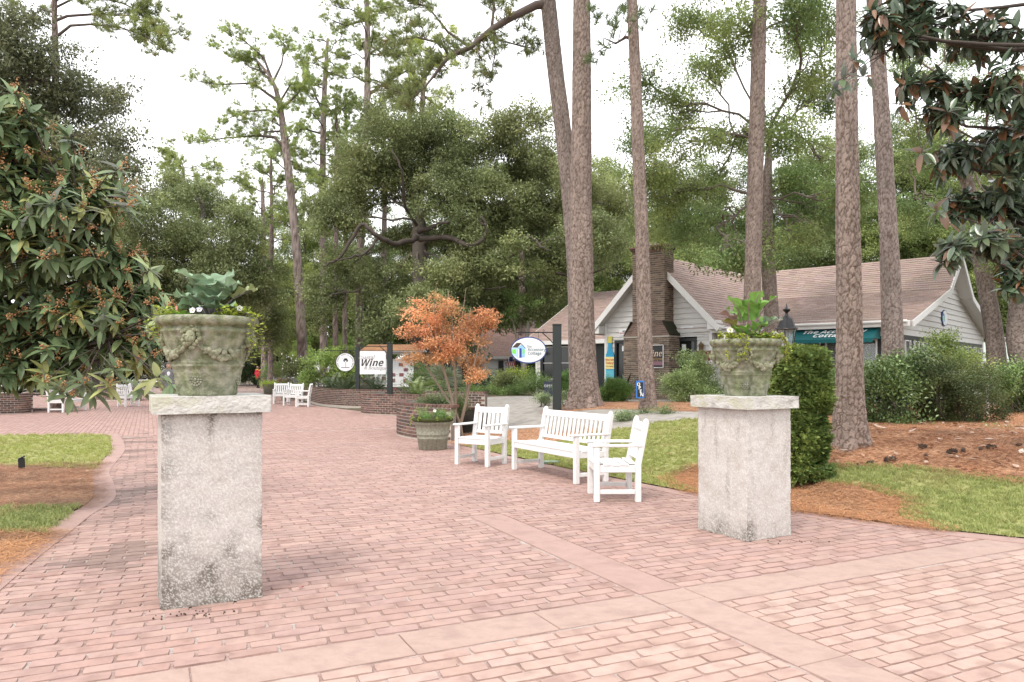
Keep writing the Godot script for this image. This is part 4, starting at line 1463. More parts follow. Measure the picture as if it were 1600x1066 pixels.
const URN := [[0.0, .192], [.012, .199], [.05, .204], [.17, .232], [.184, .237], [.19, .246], [.2, .247], [.206, .24], [.212, .247], [.222, .247], [.228, .24], [.30, .262], [.38, .290], [.405, .296], [.412, .308], [.424, .312], [.436, .305], [.442, .297], [.452, .300], [.458, .322], [.470, .338], [.488, .344], [.505, .342], [.516, .331], [.519, .31], [.512, .296], [.48, .286], [.455, .282]]

func urn_radius(y: float) -> float:
	for k in URN.size() - 1:
		if y <= URN[k + 1][0] and URN[k + 1][0] > URN[k][0]:
			return lerpf(URN[k][1], URN[k + 1][1], (y - URN[k][0]) / (URN[k + 1][0] - URN[k][0]))
	return .3

func urn(where: Vector3, turn: float, label: String, seed_: int) -> Node3D:
	var o := base("flower_urn", where, turn)
	o.scale = Vector3(.94, 1, .94)
	tag(o, label, "urn", "carved stone urns on the gate pillars")
	var n := noise(FastNoiseLite.TYPE_SIMPLEX_SMOOTH, 5.0, seed_, 4)
	var mb := MB.new()
	var segs := 96
	var ys := []
	for k in URN.size() - 1:
		var steps := 6 if absf(URN[k + 1][0] - URN[k][0]) > .05 else 1
		for j in steps:
			ys.append(Vector2(lerpf(URN[k][1], URN[k + 1][1], float(j) / steps), lerpf(URN[k][0], URN[k + 1][0], float(j) / steps)))
	ys.append(Vector2(.282, .455))
	for i in ys.size():
		var a: Vector2 = ys[maxi(i - 1, 0)]
		var b: Vector2 = ys[mini(i + 1, ys.size() - 1)]
		var e := (b - a).normalized()
		for j in segs + 1:
			var t := TAU * j / segs
			var d := Vector3(cos(t), 0, sin(t))
			var p: Vector3 = d * ys[i].x + Vector3.UP * ys[i].y
			var k := n.get_noise_3d(p.x, p.y, p.z)
			var m := n.get_noise_3d(p.x * 2.2, p.y * .5, p.z * 2.2 + 7)
			var green := clampf(m * 2.2 + (.25 if ys[i].y > .40 and ys[i].y < .47 or ys[i].y < .03 else 0.0), 0, 1)
			mb.col = Color(.95, .97, .88).lerp(Color(.60, .70, .40), green * .75) * (1.0 + k * .35)
			mb.add(p + d * k * .006, (d * e.y - Vector3.UP * e.x + Vector3(k, m, -k) * .12).normalized(), Vector2(t, p.y))
	for i in ys.size() - 1:
		for j in segs:
			var a := i * (segs + 1) + j
			var b := a + segs + 1
			mb.ix.append_array(PackedInt32Array([a, a + 1, b, a + 1, b + 1, b]))
	put("bowl", mb, M.urn, o)
	var so := MB.new()
	so.lathe(Vector3.ZERO, [Vector2(.285, .47), Vector2(.15, .485), Vector2(0, .49)], 24)
	put("soil", so, M.soil, o)
	for k in 4:
		var a := PI / 2 * k
		var d := Vector3(sin(a), 0, cos(a))
		var side := Vector3(cos(a), 0, -sin(a))
		# lion mask
		var lm := MB.new()
		lm.col = Color(.98, 1.02, .84)
		var b := Basis(side, Vector3.UP, d)
		var at := d * (urn_radius(.36) + .008) + Vector3.UP * .375
		lm.ball(at + d * .012, Vector3(.036, .046, .034), b, 8, 12)
		lm.ball(at + d * .040 - Vector3.UP * .016, Vector3(.021, .018, .02), b, 6, 10)
		lm.ball(at + d * .050 - Vector3.UP * .006, Vector3(.009, .014, .012), b, 5, 8)
		lm.ball(at + d * .034 - Vector3.UP * .036, Vector3(.016, .010, .014), b, 5, 8)
		for s: float in [-1.0, 1.0]:
			lm.ball(at + d * .036 + side * s * .016 + Vector3.UP * .012, Vector3(.011, .006, .009), b, 5, 8)
			lm.ball(at + d * .030 + side * s * .021 - Vector3.UP * .012, Vector3(.012, .014, .012), b, 5, 8)
			lm.ball(at + side * s * .034 + Vector3.UP * .045, Vector3(.012, .014, .016), b, 5, 8)
		for j in 15:
			var t := TAU * (j / 15.0) + .2
			var rr := .052 + .010 * sin(j * 2.4)
			lm.ball(at + side * cos(t) * rr + Vector3.UP * (sin(t) * rr * 1.15 + .004) + d * .004, Vector3(.016, .020, .022), b * Basis(Vector3.BACK, t), 5, 7)
		put("lion_mask", lm, M.urn, o)
		# garland of fruit to the next mask
		var gl := MB.new()
		gl.col = Color(1.02, 1.05, .9)
		var g := RandomNumberGenerator.new()
		g.seed = seed_ * 10 + k
		for j in 34:
			var f := (j + .5) / 34.0
			var ang := a + PI / 2 * lerpf(.05, .95, f)
			var y := .335 - .075 * sin(PI * f) + g.randf_range(-.022, .022) * sin(PI * f)
			var dd := Vector3(sin(ang), 0, cos(ang))
			var fat := .012 + .014 * sin(PI * f)
			var p := dd * (urn_radius(y) + fat * .35) + Vector3.UP * y
			if j % 3 == 0:
				gl.ball(p + dd * .004, Vector3(fat * .8, fat * 1.4, fat * .6), facing(dd) * Basis(Vector3.BACK, g.randf_range(-1.4, 1.4)), 5, 7)
			else:
				gl.ball(p, Vector3.ONE * fat * g.randf_range(.75, 1.1), Basis(), 6, 9)
		put("garland", gl, M.urn, o)
		# rosette
		var ro := MB.new()
		ro.col = Color(1.05, 1.05, .98)
		var c := d * (urn_radius(.105) + .001) + Vector3.UP * .105
		ro.ball(c + d * .006, Vector3(.012, .012, .010), b, 5, 8)
		for j in 8:
			var t := TAU * j / 8
			ro.ball(c + side * cos(t) * .021 + Vector3.UP * sin(t) * .021, Vector3(.0105, .0095, .009), b, 5, 7)
		for j in 14:
			var t := TAU * j / 14
			ro.ball(c + side * cos(t) * .037 + Vector3.UP * sin(t) * .037 - d * .002, Vector3(.0095, .008, .007), b, 4, 6)
		put("rosette", ro, M.urn, o)
	return o

# a broad ruffled leaf on a stalk, root at the origin
func kale_leaf(len: float, wide: float, lean: float, curl: float, stalk: Color, blade: Color, seed_: int) -> ArrayMesh:
	var mb := MB.new()
	var g := RandomNumberGenerator.new()
	g.seed = seed_
	var dir := Vector3(0, cos(lean), sin(lean))
	var tip := dir * len * .55
	mb.col = stalk
	mb.tube([Vector3.ZERO, tip * .5 + Vector3(0, 0, -.006), tip, tip + dir.rotated(Vector3.RIGHT, curl * .4) * len * .4], [.007, .006, .005, .002], 6)
	var rows := 18
	var cols := 12
	var first := mb.v.size()
	var ph := g.randf() * 6
	for i in rows + 1:
		var s := float(i) / rows
		var bend := dir.rotated(Vector3.RIGHT, curl * s)
		var mid := tip + dir.rotated(Vector3.RIGHT, curl * s * .5) * len * .5 * s
		var nor := bend.rotated(Vector3.RIGHT, -PI / 2)
		var w := wide * .5 * pow(sin(PI * clampf(s * .86 + .12, 0, 1)), .6)
		for j in cols + 1:
			var x := float(j) / cols * 2 - 1
			var ruf := absf(x) * absf(x)
			var wave := sin(s * 15 + ph + x * 2) * ruf * .018 + sin(s * 9 - ph) * x * .008
			var lobe := 1.0 + .12 * sin(s * 21 + ph) * ruf
			var p := mid + Vector3.RIGHT * x * w * lobe + nor * (wave + ruf * w * .25) + bend * ruf * .008 * sin(s * 8.0 + ph)
			mb.col = blade * (1.0 + .12 * sin(s * 20 + x * 9)) if absf(x) > .06 else blade.lerp(stalk, .6)
			mb.add(p, (nor + Vector3.RIGHT * -x * .3 + bend * wave * 20).normalized(), Vector2(x, s))
	for i in rows:
		for j in cols:
			var a := first + i * (cols + 1) + j
			var b := a + cols + 1
			mb.ix.append_array(PackedInt32Array([a, a + 1, b, a + 1, b + 1, b]))
	return mb.build()

func kale(where: Vector3, label: String, leaves: Array, stalk: Color, grow := 1.0) -> void:
	var o := base("kale_plant", where)
	tag(o, label, "plant", "plants in the urns")
	var k := 0
	for l in leaves:      # [turn, length, width, lean, curl, colour]
		put("leaf", kale_leaf(l[1] * grow, l[2] * grow, l[3], l[4], stalk, l[5], 50 + k), M.kale, o, Transform3D(Basis(Vector3.UP, l[0]), Vector3(sin(l[0]), 0, cos(l[0])) * .015))
		k += 1

# strings of little round lime leaves that spill over a rim; each run is a list of points
func jenny(where: Vector3, label: String, runs: Array, per: int, lime := Color(.45, .50, .075), called := "creeping_jenny") -> void:
	var o := base(called, where)
	tag(o, label, "plant", "plants in the urns")
	var disc := MB.new()
	disc.leaf(Transform3D(Basis(), Vector3(0, 0, -.002)), .022, .02, .15, .15, 3, .75)
	var w := []
	var c := []
	var st := MB.new()
	for run in runs:
		var rad := []
		for p in run:
			rad.append(.0016)
		st.tube(run, rad, 4, false)
		for k in per:
			var f := r(0, run.size() - 1.001)
			var i := int(f)
			var p: Vector3 = run[i].lerp(run[i + 1], f - i)
			var d := rdir()
			d.y = absf(d.y) * .6
			w.append(Transform3D(facing(d + Vector3(0, -.1, 0), Vector3.UP + rdir() * .5).scaled(Vector3.ONE * r(.8, 1.35)), p + rdir() * .012))
			c.append(lime.lerp(Color(.30, .40, .06), rng.randf()) * r(.8, 1.15))
	put("stem", st, M.twig, o)
	many("leaves", disc, M.leaf, w, c, o)

func pansy(where: Vector3, turn: Basis, petal: Color, label: String) -> void:
	var o := Node3D.new()
	o.name = named("pansy_flower", self)
	o.transform = Transform3D(turn, where)
	add_child(o, true)
	tag(o, label, "flower", "pansies in the urns")
	for k in 5:
		var a := TAU * k / 5 + .3
		var mb := MB.new()
		mb.leaf(Transform3D(facing(Vector3(cos(a), sin(a), .25), Vector3.BACK), Vector3.ZERO), .022, .024, .1, -.1, 3, .8)
		put("petal", mb, mat(petal.linear_to_srgb(), .6), o)
	var e := MB.new()
	e.ball(Vector3(0, 0, .004), Vector3.ONE * .004)
	put("eye", e, mat(lin(.6, .4, .03), .6), o)
	var s := MB.new()
	s.tube([Vector3.ZERO, Vector3(0, -.03, -.02), Vector3(0, -.09, -.02)], [.0015, .0015, .0015], 4)
	put("stem", s, M.green, o)

func gateway() -> void:
	M.kale = leafy(lin(1, 1, 1), .55, .25)
	M.green = mat(lin(.10, .19, .05), .6)
	var grit := noise(FastNoiseLite.TYPE_CELLULAR, 150.0, 5, 1)
	grit.cellular_return_type = FastNoiseLite.RETURN_CELL_VALUE
	var blot := noise(FastNoiseLite.TYPE_SIMPLEX_SMOOTH, 3.2, 6, 5)
	var fine := noise(FastNoiseLite.TYPE_SIMPLEX_SMOOTH, 75.0, 7, 3)
	var places := [Vector3(-2.04, 0, -5.03), Vector3(2.147, 0, -6.93)]
	var sizes := [Vector3(.605, 1.225, .53), Vector3(.545, 1.155, .615)]
	var labels := ["rough white stucco gate pillar with a dark stained foot, on the left", "rough white stucco gate pillar in front of the ivy-covered block, on the right"]
	var turns := [.482, .50]
	for k in 2:
		var z: Vector3 = sizes[k]
		var o := base("gate_pillar", places[k], turns[k])
		tag(o, labels[k], "pillar", "stucco gate pillars")
		var paint := func(p: Vector3, q: Vector3) -> Color:
			var g := grit.get_noise_3d(p.x, p.y, p.z)
			var b := blot.get_noise_3d(p.x, p.y, p.z)
			var f := fine.get_noise_3d(p.x, p.y, p.z)
			var c := Color(.43, .395, .365).lerp(Color(.51, .485, .46), clampf(b + .5, 0, 1))
			var foot := 0.0
			if k == 0:
				var edge := maxf(clampf(1.0 - (z.x * .5 - absf(p.x)) / .09, 0, 1), 0) * (.75 if q.z > .5 else .3)
				foot = clampf((.44 - p.y) / .40 + b * .8, 0, 1) * .95 + edge * clampf(.5 + b * 1.8, 0, 1) * .6
				if q.z > .5:
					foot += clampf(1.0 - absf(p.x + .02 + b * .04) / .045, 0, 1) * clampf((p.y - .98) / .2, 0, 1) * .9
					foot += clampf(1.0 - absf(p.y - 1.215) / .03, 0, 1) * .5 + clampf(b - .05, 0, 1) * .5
			else:
				foot = clampf((.22 - p.y) / .2 + b * 1.0 - .15, 0, 1) * (.8 if q.x < -.5 or p.x < -.15 else .25)
				if q.z > .5:
					foot += clampf(1.0 - (p.x + z.x * .5) / .12, 0, 1) * clampf((.45 - p.y) / .3, 0, 1) * clampf(.6 + b * 2, 0, 1) * .7
				foot += clampf(blot.get_noise_3d(p.x * 2.5, p.y * .5, p.z * 2.5) - .15, 0, 1) * .7
			foot = clampf(foot, 0, .9)
			var speck := clampf(g * 1.2 + f * .7, -1, 1)
			c = c.lerp(Color(.095, .08, .062), foot * clampf(.88 - speck * .35, 0, 1))
			c = c.lerp(Color(.20, .17, .145), clampf(-speck - .4, 0, 1) * .4)
			return c.lerp(Color(.70, .68, .65), clampf(speck - .3, 0, 1) * .6)
		put("shaft", rough_block(z, .0058 if k == 0 else .0068, .0042, 30 + k, paint, .03), M.stucco, o)
		var cn := noise(FastNoiseLite.TYPE_SIMPLEX_SMOOTH, 4.0, 60 + k, 4)
		var cap_paint := func(p: Vector3, _q: Vector3) -> Color:
			var b := cn.get_noise_3d(p.x, p.y * 2, p.z)
			var c := Color(1, 1, 1).lerp(Color(.52, .51, .50), clampf(b * 2.0 - .4, 0, .7))
			var gr := clampf(-b * 2 - .2 + (.4 if p.x < -.25 else 0.0), 0, 1)
			return c.lerp(Color(.78, .80, .55), gr * .6)
		put("cap", rough_block(Vector3(z.x + .1, .108, z.z + .1), .011, .0028, 40 + k, cap_paint), M.cap, o, Transform3D(Basis(), Vector3(0, z.y - .002, 0)))
	var t0 := Vector3(-2.035, 1.332, -5.0)
	var t1 := Vector3(2.165, 1.262, -6.93)
	urn(t0, .02, "mossy carved stone urn on the left gate pillar, with blue-green kale", 3)
	urn(t1, -.31, "carved stone urn on the right gate pillar, with purple-stemmed kale", 8)
	# left urn
	var bg := Color(.25, .36, .23)
	kale(t0 + Vector3(0.03, .51, .02), "blue-green ruffled kale in the left urn", [
		[-1.2, .27, .17, .35, 1.1, bg * 1.25], [-1.75, .21, .16, .75, 1.2, bg * 1.1], [1.3, .23, .15, .45, 1.2, bg * 1.15], [1.75, .25, .11, .75, .9, Color(.30, .36, .17)],
		[.2, .2, .15, .35, 1.4, bg], [-.5, .22, .16, .3, 1.0, bg * 1.1], [2.6, .26, .15, .25, .8, bg * .9], [.8, .19, .13, .5, 1.0, bg * .95], [3.4, .25, .16, .3, .9, bg], [-2.3, .2, .15, .5, 1.2, bg], [-.9, .15, .13, .95, .9, bg * 1.15], [.1, .14, .13, 1.0, .9, bg * 1.05], [.95, .15, .12, 1.0, .8, bg * 1.1], [-1.6, .15, .12, 1.1, .7, bg * 1.2], [.5, .17, .13, .7, 1.1, bg], [-.4, .17, .13, .7, 1.1, bg * .95]], Color(.22, .20, .20), 1.35)
	var spill := func(at: Vector3, a: float, drop: float, n: int) -> Array:
		var runs := []
		for k in n:
			var t := a + r(-.3, .3)
			var d := Vector3(sin(t), 0, cos(t))
			var out := [at + d * .19 + Vector3(0, .49, 0), at + d * .26 + Vector3(0, .55 + r(-.02, .02), 0), at + d * .335 + Vector3(0, .53, 0), at + d * (.365 + r(-.01, .02)) + Vector3(0, .47, 0)]
			var y := .47
			var to := .47 - drop * r(.4, 1.0)
			while y > to:
				y -= .04
				out.append(at + d * (.36 + r(-.012, .02)) + Vector3(r(-.02, .02), y, r(-.01, .01)))
			runs.append(out)
		return runs
	var mound := func(at: Vector3, a: float, wide: float, n: int) -> Array:
		var runs := []
		for k in n:
			var t := a + r(-wide, wide)
			var d := Vector3(sin(t), 0, cos(t))
			var m := r(.12, .27)
			runs.append([at + d * m + Vector3(0, .48, 0), at + d * (m + .02) + Vector3(0, .525, 0) + rdir() * .01, at + d * (m + .05) + Vector3(0, r(.54, .58), 0) + rdir() * .02])
		return runs
	jenny(Vector3.ZERO, "lime creeping jenny at the left side of the left urn", mound.call(t0, -1.3, .55, 26) + spill.call(t0, -1.5, .05, 8), 16)
	jenny(Vector3.ZERO, "lime creeping jenny trailing over the right side of the left urn", mound.call(t0, 1.2, .5, 22) + spill.call(t0, 1.35, .30, 8), 20)
	var pr := base("primrose_plant", t0 + Vector3(-.10, .49, .15))
	tag(pr, "bright green leafy rosette in the left urn in front of the kale", "plant", "plants in the urns")
	for k in 12:
		var a := TAU * k / 12 + r(-.2, .2)
		var mb := MB.new()
		mb.col = Color(.17, .32, .05) * r(.8, 1.2)
		mb.leaf(Transform3D(facing(Vector3(sin(a), r(.5, 1.4), cos(a))), Vector3.ZERO), r(.08, .115), .045, .2, .3, 5, .75)
		put("leaf", mb, M.leaf, pr)
	pansy(t0 + Vector3(.235, .575, .06), Basis(Vector3.UP, .3), Color(.75, .75, .76), "white pansy at the right of the left urn")
	pansy(t0 + Vector3(.03, .555, .2), Basis(Vector3.RIGHT, -.4), Color(.66, .63, .72), "pale lilac pansy at the front of the left urn below the kale")
	pansy(t0 + Vector3(-.2, .585, .0), Basis(Vector3.UP, -.4), Color(.70, .27, .25), "pink pansy at the left of the left urn")
	pansy(t0 + Vector3(-.02, .55, .19), Basis(Vector3.RIGHT, -.3), Color(.70, .70, .74), "white pansy between the green rosette and the kale")
	# right urn
	var gg := Color(.20, .37, .085)
	kale(t1 + Vector3(.02, .47, .02), "tall kale with purple stems and bright green leaves in the right urn", [
		[-1.25, .44, .15, .25, .8, gg * 1.15], [.5, .46, .19, .10, .9, gg * 1.1], [1.35, .45, .17, .28, .9, gg], [-.3, .38, .19, .1, 1.1, gg * .95], [-1.6, .36, .17, .5, 1.0, Color(.30, .19, .17)], [-1.3, .30, .15, .65, .9, Color(.26, .24, .08)],
		[1.5, .34, .19, .75, .7, Color(.42, .45, .42)], [1.9, .33, .15, .6, .9, gg * .85], [.9, .31, .15, .6, 1.0, Color(.24, .32, .25)], [2.8, .4, .16, .2, .9, gg], [-2.4, .36, .15, .3, 1.0, gg * .9], [-.7, .24, .14, .75, .9, gg * 1.1], [.4, .25, .15, .6, 1.0, gg], [-.1, .2, .13, .9, .8, Color(.22, .30, .14)]], Color(.36, .22, .24), 1.08)
	jenny(Vector3.ZERO, "lime creeping jenny spilling over the front left of the right urn", mound.call(t1, -.75, .55, 26) + spill.call(t1, -.45, .16, 9), 20, Color(.50, .52, .05))
	jenny(Vector3.ZERO, "lime creeping jenny at the right side of the right urn", mound.call(t1, .95, .6, 26) + spill.call(t1, 1.3, .16, 10), 20, Color(.50, .52, .05))
	jenny(Vector3.ZERO, "dark green trailing leaves in the middle of the right urn", mound.call(t1, .35, .4, 14), 16, Color(.14, .26, .06), "trailing_plant")
	for q in [[Vector3(-.17, .60, .1), -.5, "white pansy standing above the left rim of the right urn"], [Vector3(-.24, .54, .12), -.7, "white pansy at the left rim of the right urn"], [Vector3(.24, .56, .1), .3, "white pansy at the right side of the right urn"]]:
		pansy(t1 + q[0], Basis(Vector3.UP, q[1]).scaled(Vector3.ONE * 1.5), Color(.74, .74, .66), q[2])

# ---------------------------------------------------------------- white garden seats
func make_seat(called: String, w: float, slats: int) -> Node3D:
	var o := base(called, Vector3.ZERO)
	var lean := func(y: float) -> float: return -.235 - maxf(0, y - .42) * .19
	for s: float in [-1.0, 1.0]:
		var x := s * (w * .5 - .033)
		var f := MB.new()
		f.box(Vector3(x, .311, .235), Vector3(.066, .622, .066), Basis(), .006)
		put("leg", f, M.white, o)
		var b := MB.new()
		b.box(Vector3(x, .215, -.235), Vector3(.066, .43, .066), Basis(), .006)
		var tilt := atan(.19)
		b.box(Vector3(x, .66, lean.call(.66)), Vector3(.0655, .50, .0655), Basis(Vector3.RIGHT, -tilt), .006)
		b.ball(Vector3(x, .905, lean.call(.905)), Vector3(.033, .04, .033), Basis(), 8, 12)
		put("leg", b, M.white, o)
		var a := MB.new()
		a.box(Vector3(s * (w * .5 - .035), .637, .012), Vector3(.085, .03, .60), Basis(), .01)
		put("arm", a, M.white, o)
		bar(o, "stretcher", Vector3(x, .115, 0), Vector3(.036, .05, .405), M.white, .005)
		bar(o, "side_rail", Vector3(x, .375, 0), Vector3(.034, .08, .405), M.white, .005)
	bar(o, "front_rail", Vector3(0, .375, .238), Vector3(w - .134, .08, .034), M.white, .005)
	bar(o, "back_rail", Vector3(0, .375, -.235), Vector3(w - .134, .08, .034), M.white, .005)
	for k in 5:
		var z := .215 - k * .1
		var y := .430 - .012 * sin(PI * k / 4.0)
		var sb := MB.new()
		sb.box(Vector3.ZERO, Vector3(w - .138 if k == 0 or k == 4 else w - .02, .022, .092), Basis(Vector3.RIGHT, [.1, .05, 0, -.05, -.1][k]), .005)
		put("seat_slat", sb, M.white, o, Transform3D(Basis(), Vector3(0, y, z)))
	var tilt := Basis(Vector3.RIGHT, -atan(.19))
	var lo := MB.new()
	lo.box(Vector3.ZERO, Vector3(w - .133, .05, .032), tilt, .005)
	put("back_rail", lo, M.white, o, Transform3D(Basis(), Vector3(0, .5, lean.call(.5))))
	var hi := MB.new()
	hi.box(Vector3.ZERO, Vector3(w - .133, .095, .036), tilt, .008)
	put("top_rail", hi, M.white, o, Transform3D(Basis(), Vector3(0, .845, lean.call(.845))))
	var inner := w - .133
	for k in slats:
		var x := inner * ((k + .5) / slats - .5) * .985
		var sl := MB.new()
		sl.box(Vector3.ZERO, Vector3(minf(.05, inner / slats * .62), .30, .016), tilt, .004)
		put("back_slat", sl, M.white, o, Transform3D(Basis(), Vector3(x, .662, lean.call(.662))))
	return o

func seat_at(o: Node3D, x: float, d: float, front: Vector2, label: String, category: String, group: String) -> void:
	o.position = on(x, d)
	o.rotation.y = atan2(front.x, -front.y)
	tag(o, label, category, group)

func seats() -> void:
	var near := "white slatted seats at the edge of the lawn"
	var far := "white chairs by the far brick planter"
	var ch := make_seat("garden_chair", .645, 6)
	seat_at(ch, -.495, 11.88, Vector2(-.54, -.84), "white slatted armchair next to the round mossy pot", "chair", near)
	seat_at(copy_of(ch, "garden_chair"), 1.19, 8.77, Vector2(-1, -.02), "white slatted armchair seen side-on, the nearest seat", "chair", near)
	var be := make_seat("garden_bench", 1.71, 15)
	seat_at(be, .645, 10.63, Vector2(-.87, -.49), "white slatted bench between two matching armchairs on the plaza edge", "bench", near)
	seat_at(copy_of(ch, "garden_chair"), -8.5, 30.4, Vector2(-1, -.15), "white armchair side-on at the end of the left brick planter wall", "chair", far)
	seat_at(copy_of(ch, "garden_chair"), -9.2, 31.4, Vector2(-.25, -1), "white armchair facing the plaza, middle one of the far three", "chair", far)
	seat_at(copy_of(ch, "garden_chair"), -10.2, 33.0, Vector2(.2, -1), "white armchair nearest the square planter tub, leftmost of the far three", "chair", far)
	seat_at(copy_of(ch, "garden_chair"), -9.9, 39.0, Vector2(.3, -1), "white chair back showing behind the far brick planter wall", "chair", far)
	seat_at(copy_of(be, "garden_bench"), -16.0, 26.9, Vector2(1, .1), "white bench half hidden under the loquat branches", "bench", "white benches under the loquat branches")
	seat_at(copy_of(ch, "garden_chair"), -15.7, 30.6, Vector2(.9, -.5), "white chair behind the hanging loquat leaves", "chair", "white benches under the loquat branches")
	seat_at(copy_of(be, "garden_bench"), -23.0, 46.0, Vector2(.9, -.5), "white bench beyond the left brick planter, seen between loquat leaves and urn", "bench", "white benches under the loquat branches")


# ---------------------------------------------------------------- curved brick planter walls
func smooth_line(pts: Array, step: float) -> Array:
	var out := []
	for k in pts.size() - 1:
		var p0: Vector2 = pts[maxi(k - 1, 0)]
		var p3: Vector2 = pts[mini(k + 2, pts.size() - 1)]
		for j in 8:
			out.append((pts[k] as Vector2).cubic_interpolate(pts[k + 1], p0, p3, j / 8.0))
	out.append(pts[-1])
	# even spacing
	var even := [out[0]]
	var left := step
	for k in out.size() - 1:
		var a: Vector2 = out[k]
		var b: Vector2 = out[k + 1]
		var len := a.distance_to(b)
		var at := 0.0
		while len - at >= left:
			at += left
			even.append(a.lerp(b, at / len))
			left = step
		left -= len - at
	return even

# outside is on the right hand when walking along the line
func brick_wall(label: String, pts: Array, height: float, as_parts: bool, group := "brick planter walls", thick := .22) -> Node3D:
	var first: Vector2 = pts[0]
	var o := base("brick_planter_wall", Vector3(first.x, 0, -first.y))
	tag(o, label, "planter wall", group)
	var org := o.position
	var step := .211
	var line := smooth_line(pts, step * .5)
	var core := MB.new()
	var way := func(k: int) -> Vector2:
		return ((line[mini(k + 1, line.size() - 1)] - line[maxi(k - 1, 0)]) as Vector2).normalized()
	var p3 := func(p: Vector2, y: float) -> Vector3: return Vector3(p.x, y, -p.y) - org
	for k in line.size() - 1:
		var w0: Vector2 = way.call(k)
		var w1: Vector2 = way.call(k + 1)
		var n0 := Vector2(w0.y, -w0.x)
		var n1 := Vector2(w1.y, -w1.x)
		var a: Vector2 = line[k] - n0 * .008
		var b: Vector2 = line[k + 1] - n1 * .008
		var c: Vector2 = line[k] - n0 * thick
		var d: Vector2 = line[k + 1] - n1 * thick
		var h := height - .012
		core.quad(p3.call(a, h), p3.call(b, h), p3.call(b, -.05), p3.call(a, -.05))
		core.quad(p3.call(d, h), p3.call(c, h), p3.call(c, -.05), p3.call(d, -.05))
		core.quad(p3.call(c, h), p3.call(d, h), p3.call(b, h), p3.call(a, h))
	for e in [0, line.size() - 1]:
		var w0: Vector2 = way.call(e)
		var n0 := Vector2(w0.y, -w0.x)
		var a: Vector2 = line[e] - n0 * .008
		var c: Vector2 = line[e] - n0 * thick
		core.quad(p3.call(a, height - .012), p3.call(a, -.05), p3.call(c, -.05), p3.call(c, height - .012))
		core.quad(p3.call(c, height - .012), p3.call(c, -.05), p3.call(a, -.05), p3.call(a, height - .012))
	put("mortar", core, M.mortar, o)
	if not kit.has("wall_brick"):
		kit.wall_brick = []
		for k in 3:
			var b := MB.new()
			b.box(Vector3.ZERO, Vector3(.188 + k * .002, .056, .05), Basis(Vector3.UP, r(-.02, .02)), .004)
			kit.wall_brick.append(b.build())
		var c := MB.new()
		c.box(Vector3.ZERO, Vector3(.084, .06, .24), Basis(), .005)
		kit.cap_brick = c.build()
	var w := []
	var tint := []
	var shade := [Color(.12, .066, .052), Color(.16, .085, .066), Color(.10, .062, .05), Color(.20, .11, .085), Color(.085, .06, .052), Color(.15, .08, .07), Color(.22, .125, .095), Color(.13, .09, .07)]
	var rows := int((height - .075) / .0735)
	for row in rows:
		var y := height - .075 - (row + .5) * .0735
		for k in range(row % 2, line.size() - 1, 2):
			var dir: Vector2 = way.call(k + 0)
			var n := Vector2(dir.y, -dir.x)
			var p: Vector2 = (line[k] as Vector2) - n * (.022 - r(0, .003))
			var at := Transform3D(Basis(Vector3(dir.x, 0, -dir.y), Vector3.UP, Vector3(n.x, 0, -n.y)), p3.call(p, y))
			if as_parts and row < 12:
				put("brick", kit.wall_brick[rng.randi() % 3], M.wall_brick[rng.randi() % 8], o, at)
			else:
				w.append(at)
				tint.append(shade[rng.randi() % 8] * r(.85, 1.15))
	var caps := smooth_line(pts, .104)
	for k in caps.size():
		var dir: Vector2 = ((caps[mini(k + 1, caps.size() - 1)] - caps[maxi(k - 1, 0)]) as Vector2).normalized()
		var n := Vector2(dir.y, -dir.x)
		var p: Vector2 = caps[k] - n * (thick * .5 - .012)
		var at := Transform3D(Basis(Vector3(dir.x, 0, -dir.y), Vector3.UP, Vector3(n.x, 0, -n.y)), p3.call(p, height - .031))
		if as_parts:
			put("cap_brick", kit.cap_brick, M.wall_brick[rng.randi() % 8], o, at)
		else:
			w.append(at.scaled_local(Vector3(.45, 1, 4.6)))
			tint.append(shade[rng.randi() % 8] * r(.85, 1.15))
	if not as_parts:
		many("brickwork", kit.wall_brick[0], M.wall_brick_tint, w, tint, o)
	return o

func bed(poly: Array, y: float) -> void:
	structure(put("planting_bed", lay(PackedVector2Array(poly), y, 2.0, 0.0), M.soil))

func pot(where: Vector3, scale_: float, label: String) -> Node3D:
	var o := base("flower_pot", where)
	tag(o, label, "flower pot")
	var s := scale_
	var mb := MB.new()
	mb.lathe(Vector3.ZERO, [Vector2(.25, 0), Vector2(.262, .01), Vector2(.29, .2), Vector2(.297, .205), Vector2(.297, .225), Vector2(.293, .23), Vector2(.303, .275), Vector2(.31, .28), Vector2(.31, .3), Vector2(.307, .305), Vector2(.335, .47), Vector2(.36, .485), Vector2(.36, .53)], 40, Basis().scaled(Vector3.ONE * s))
	put("bowl", mb, M.pot, o)
	var rm := MB.new()
	rm.lathe(Vector3.ZERO, [Vector2(.36, .525), Vector2(.385, .535), Vector2(.39, .56), Vector2(.385, .585), Vector2(.365, .595), Vector2(.335, .59), Vector2(.325, .55)], 40, Basis().scaled(Vector3.ONE * s))
	put("rim", rm, rugged(lin(.16, .19, .05), 1.0, M.pot.albedo_texture, M.pot.normal_texture, 4.0, 1.2), o)
	var so := MB.new()
	so.lathe(Vector3.ZERO, [Vector2(.33, .54), Vector2(.2, .56), Vector2(0, .57)], 20, Basis().scaled(Vector3.ONE * s))
	put("soil", so, M.soil, o)
	return o

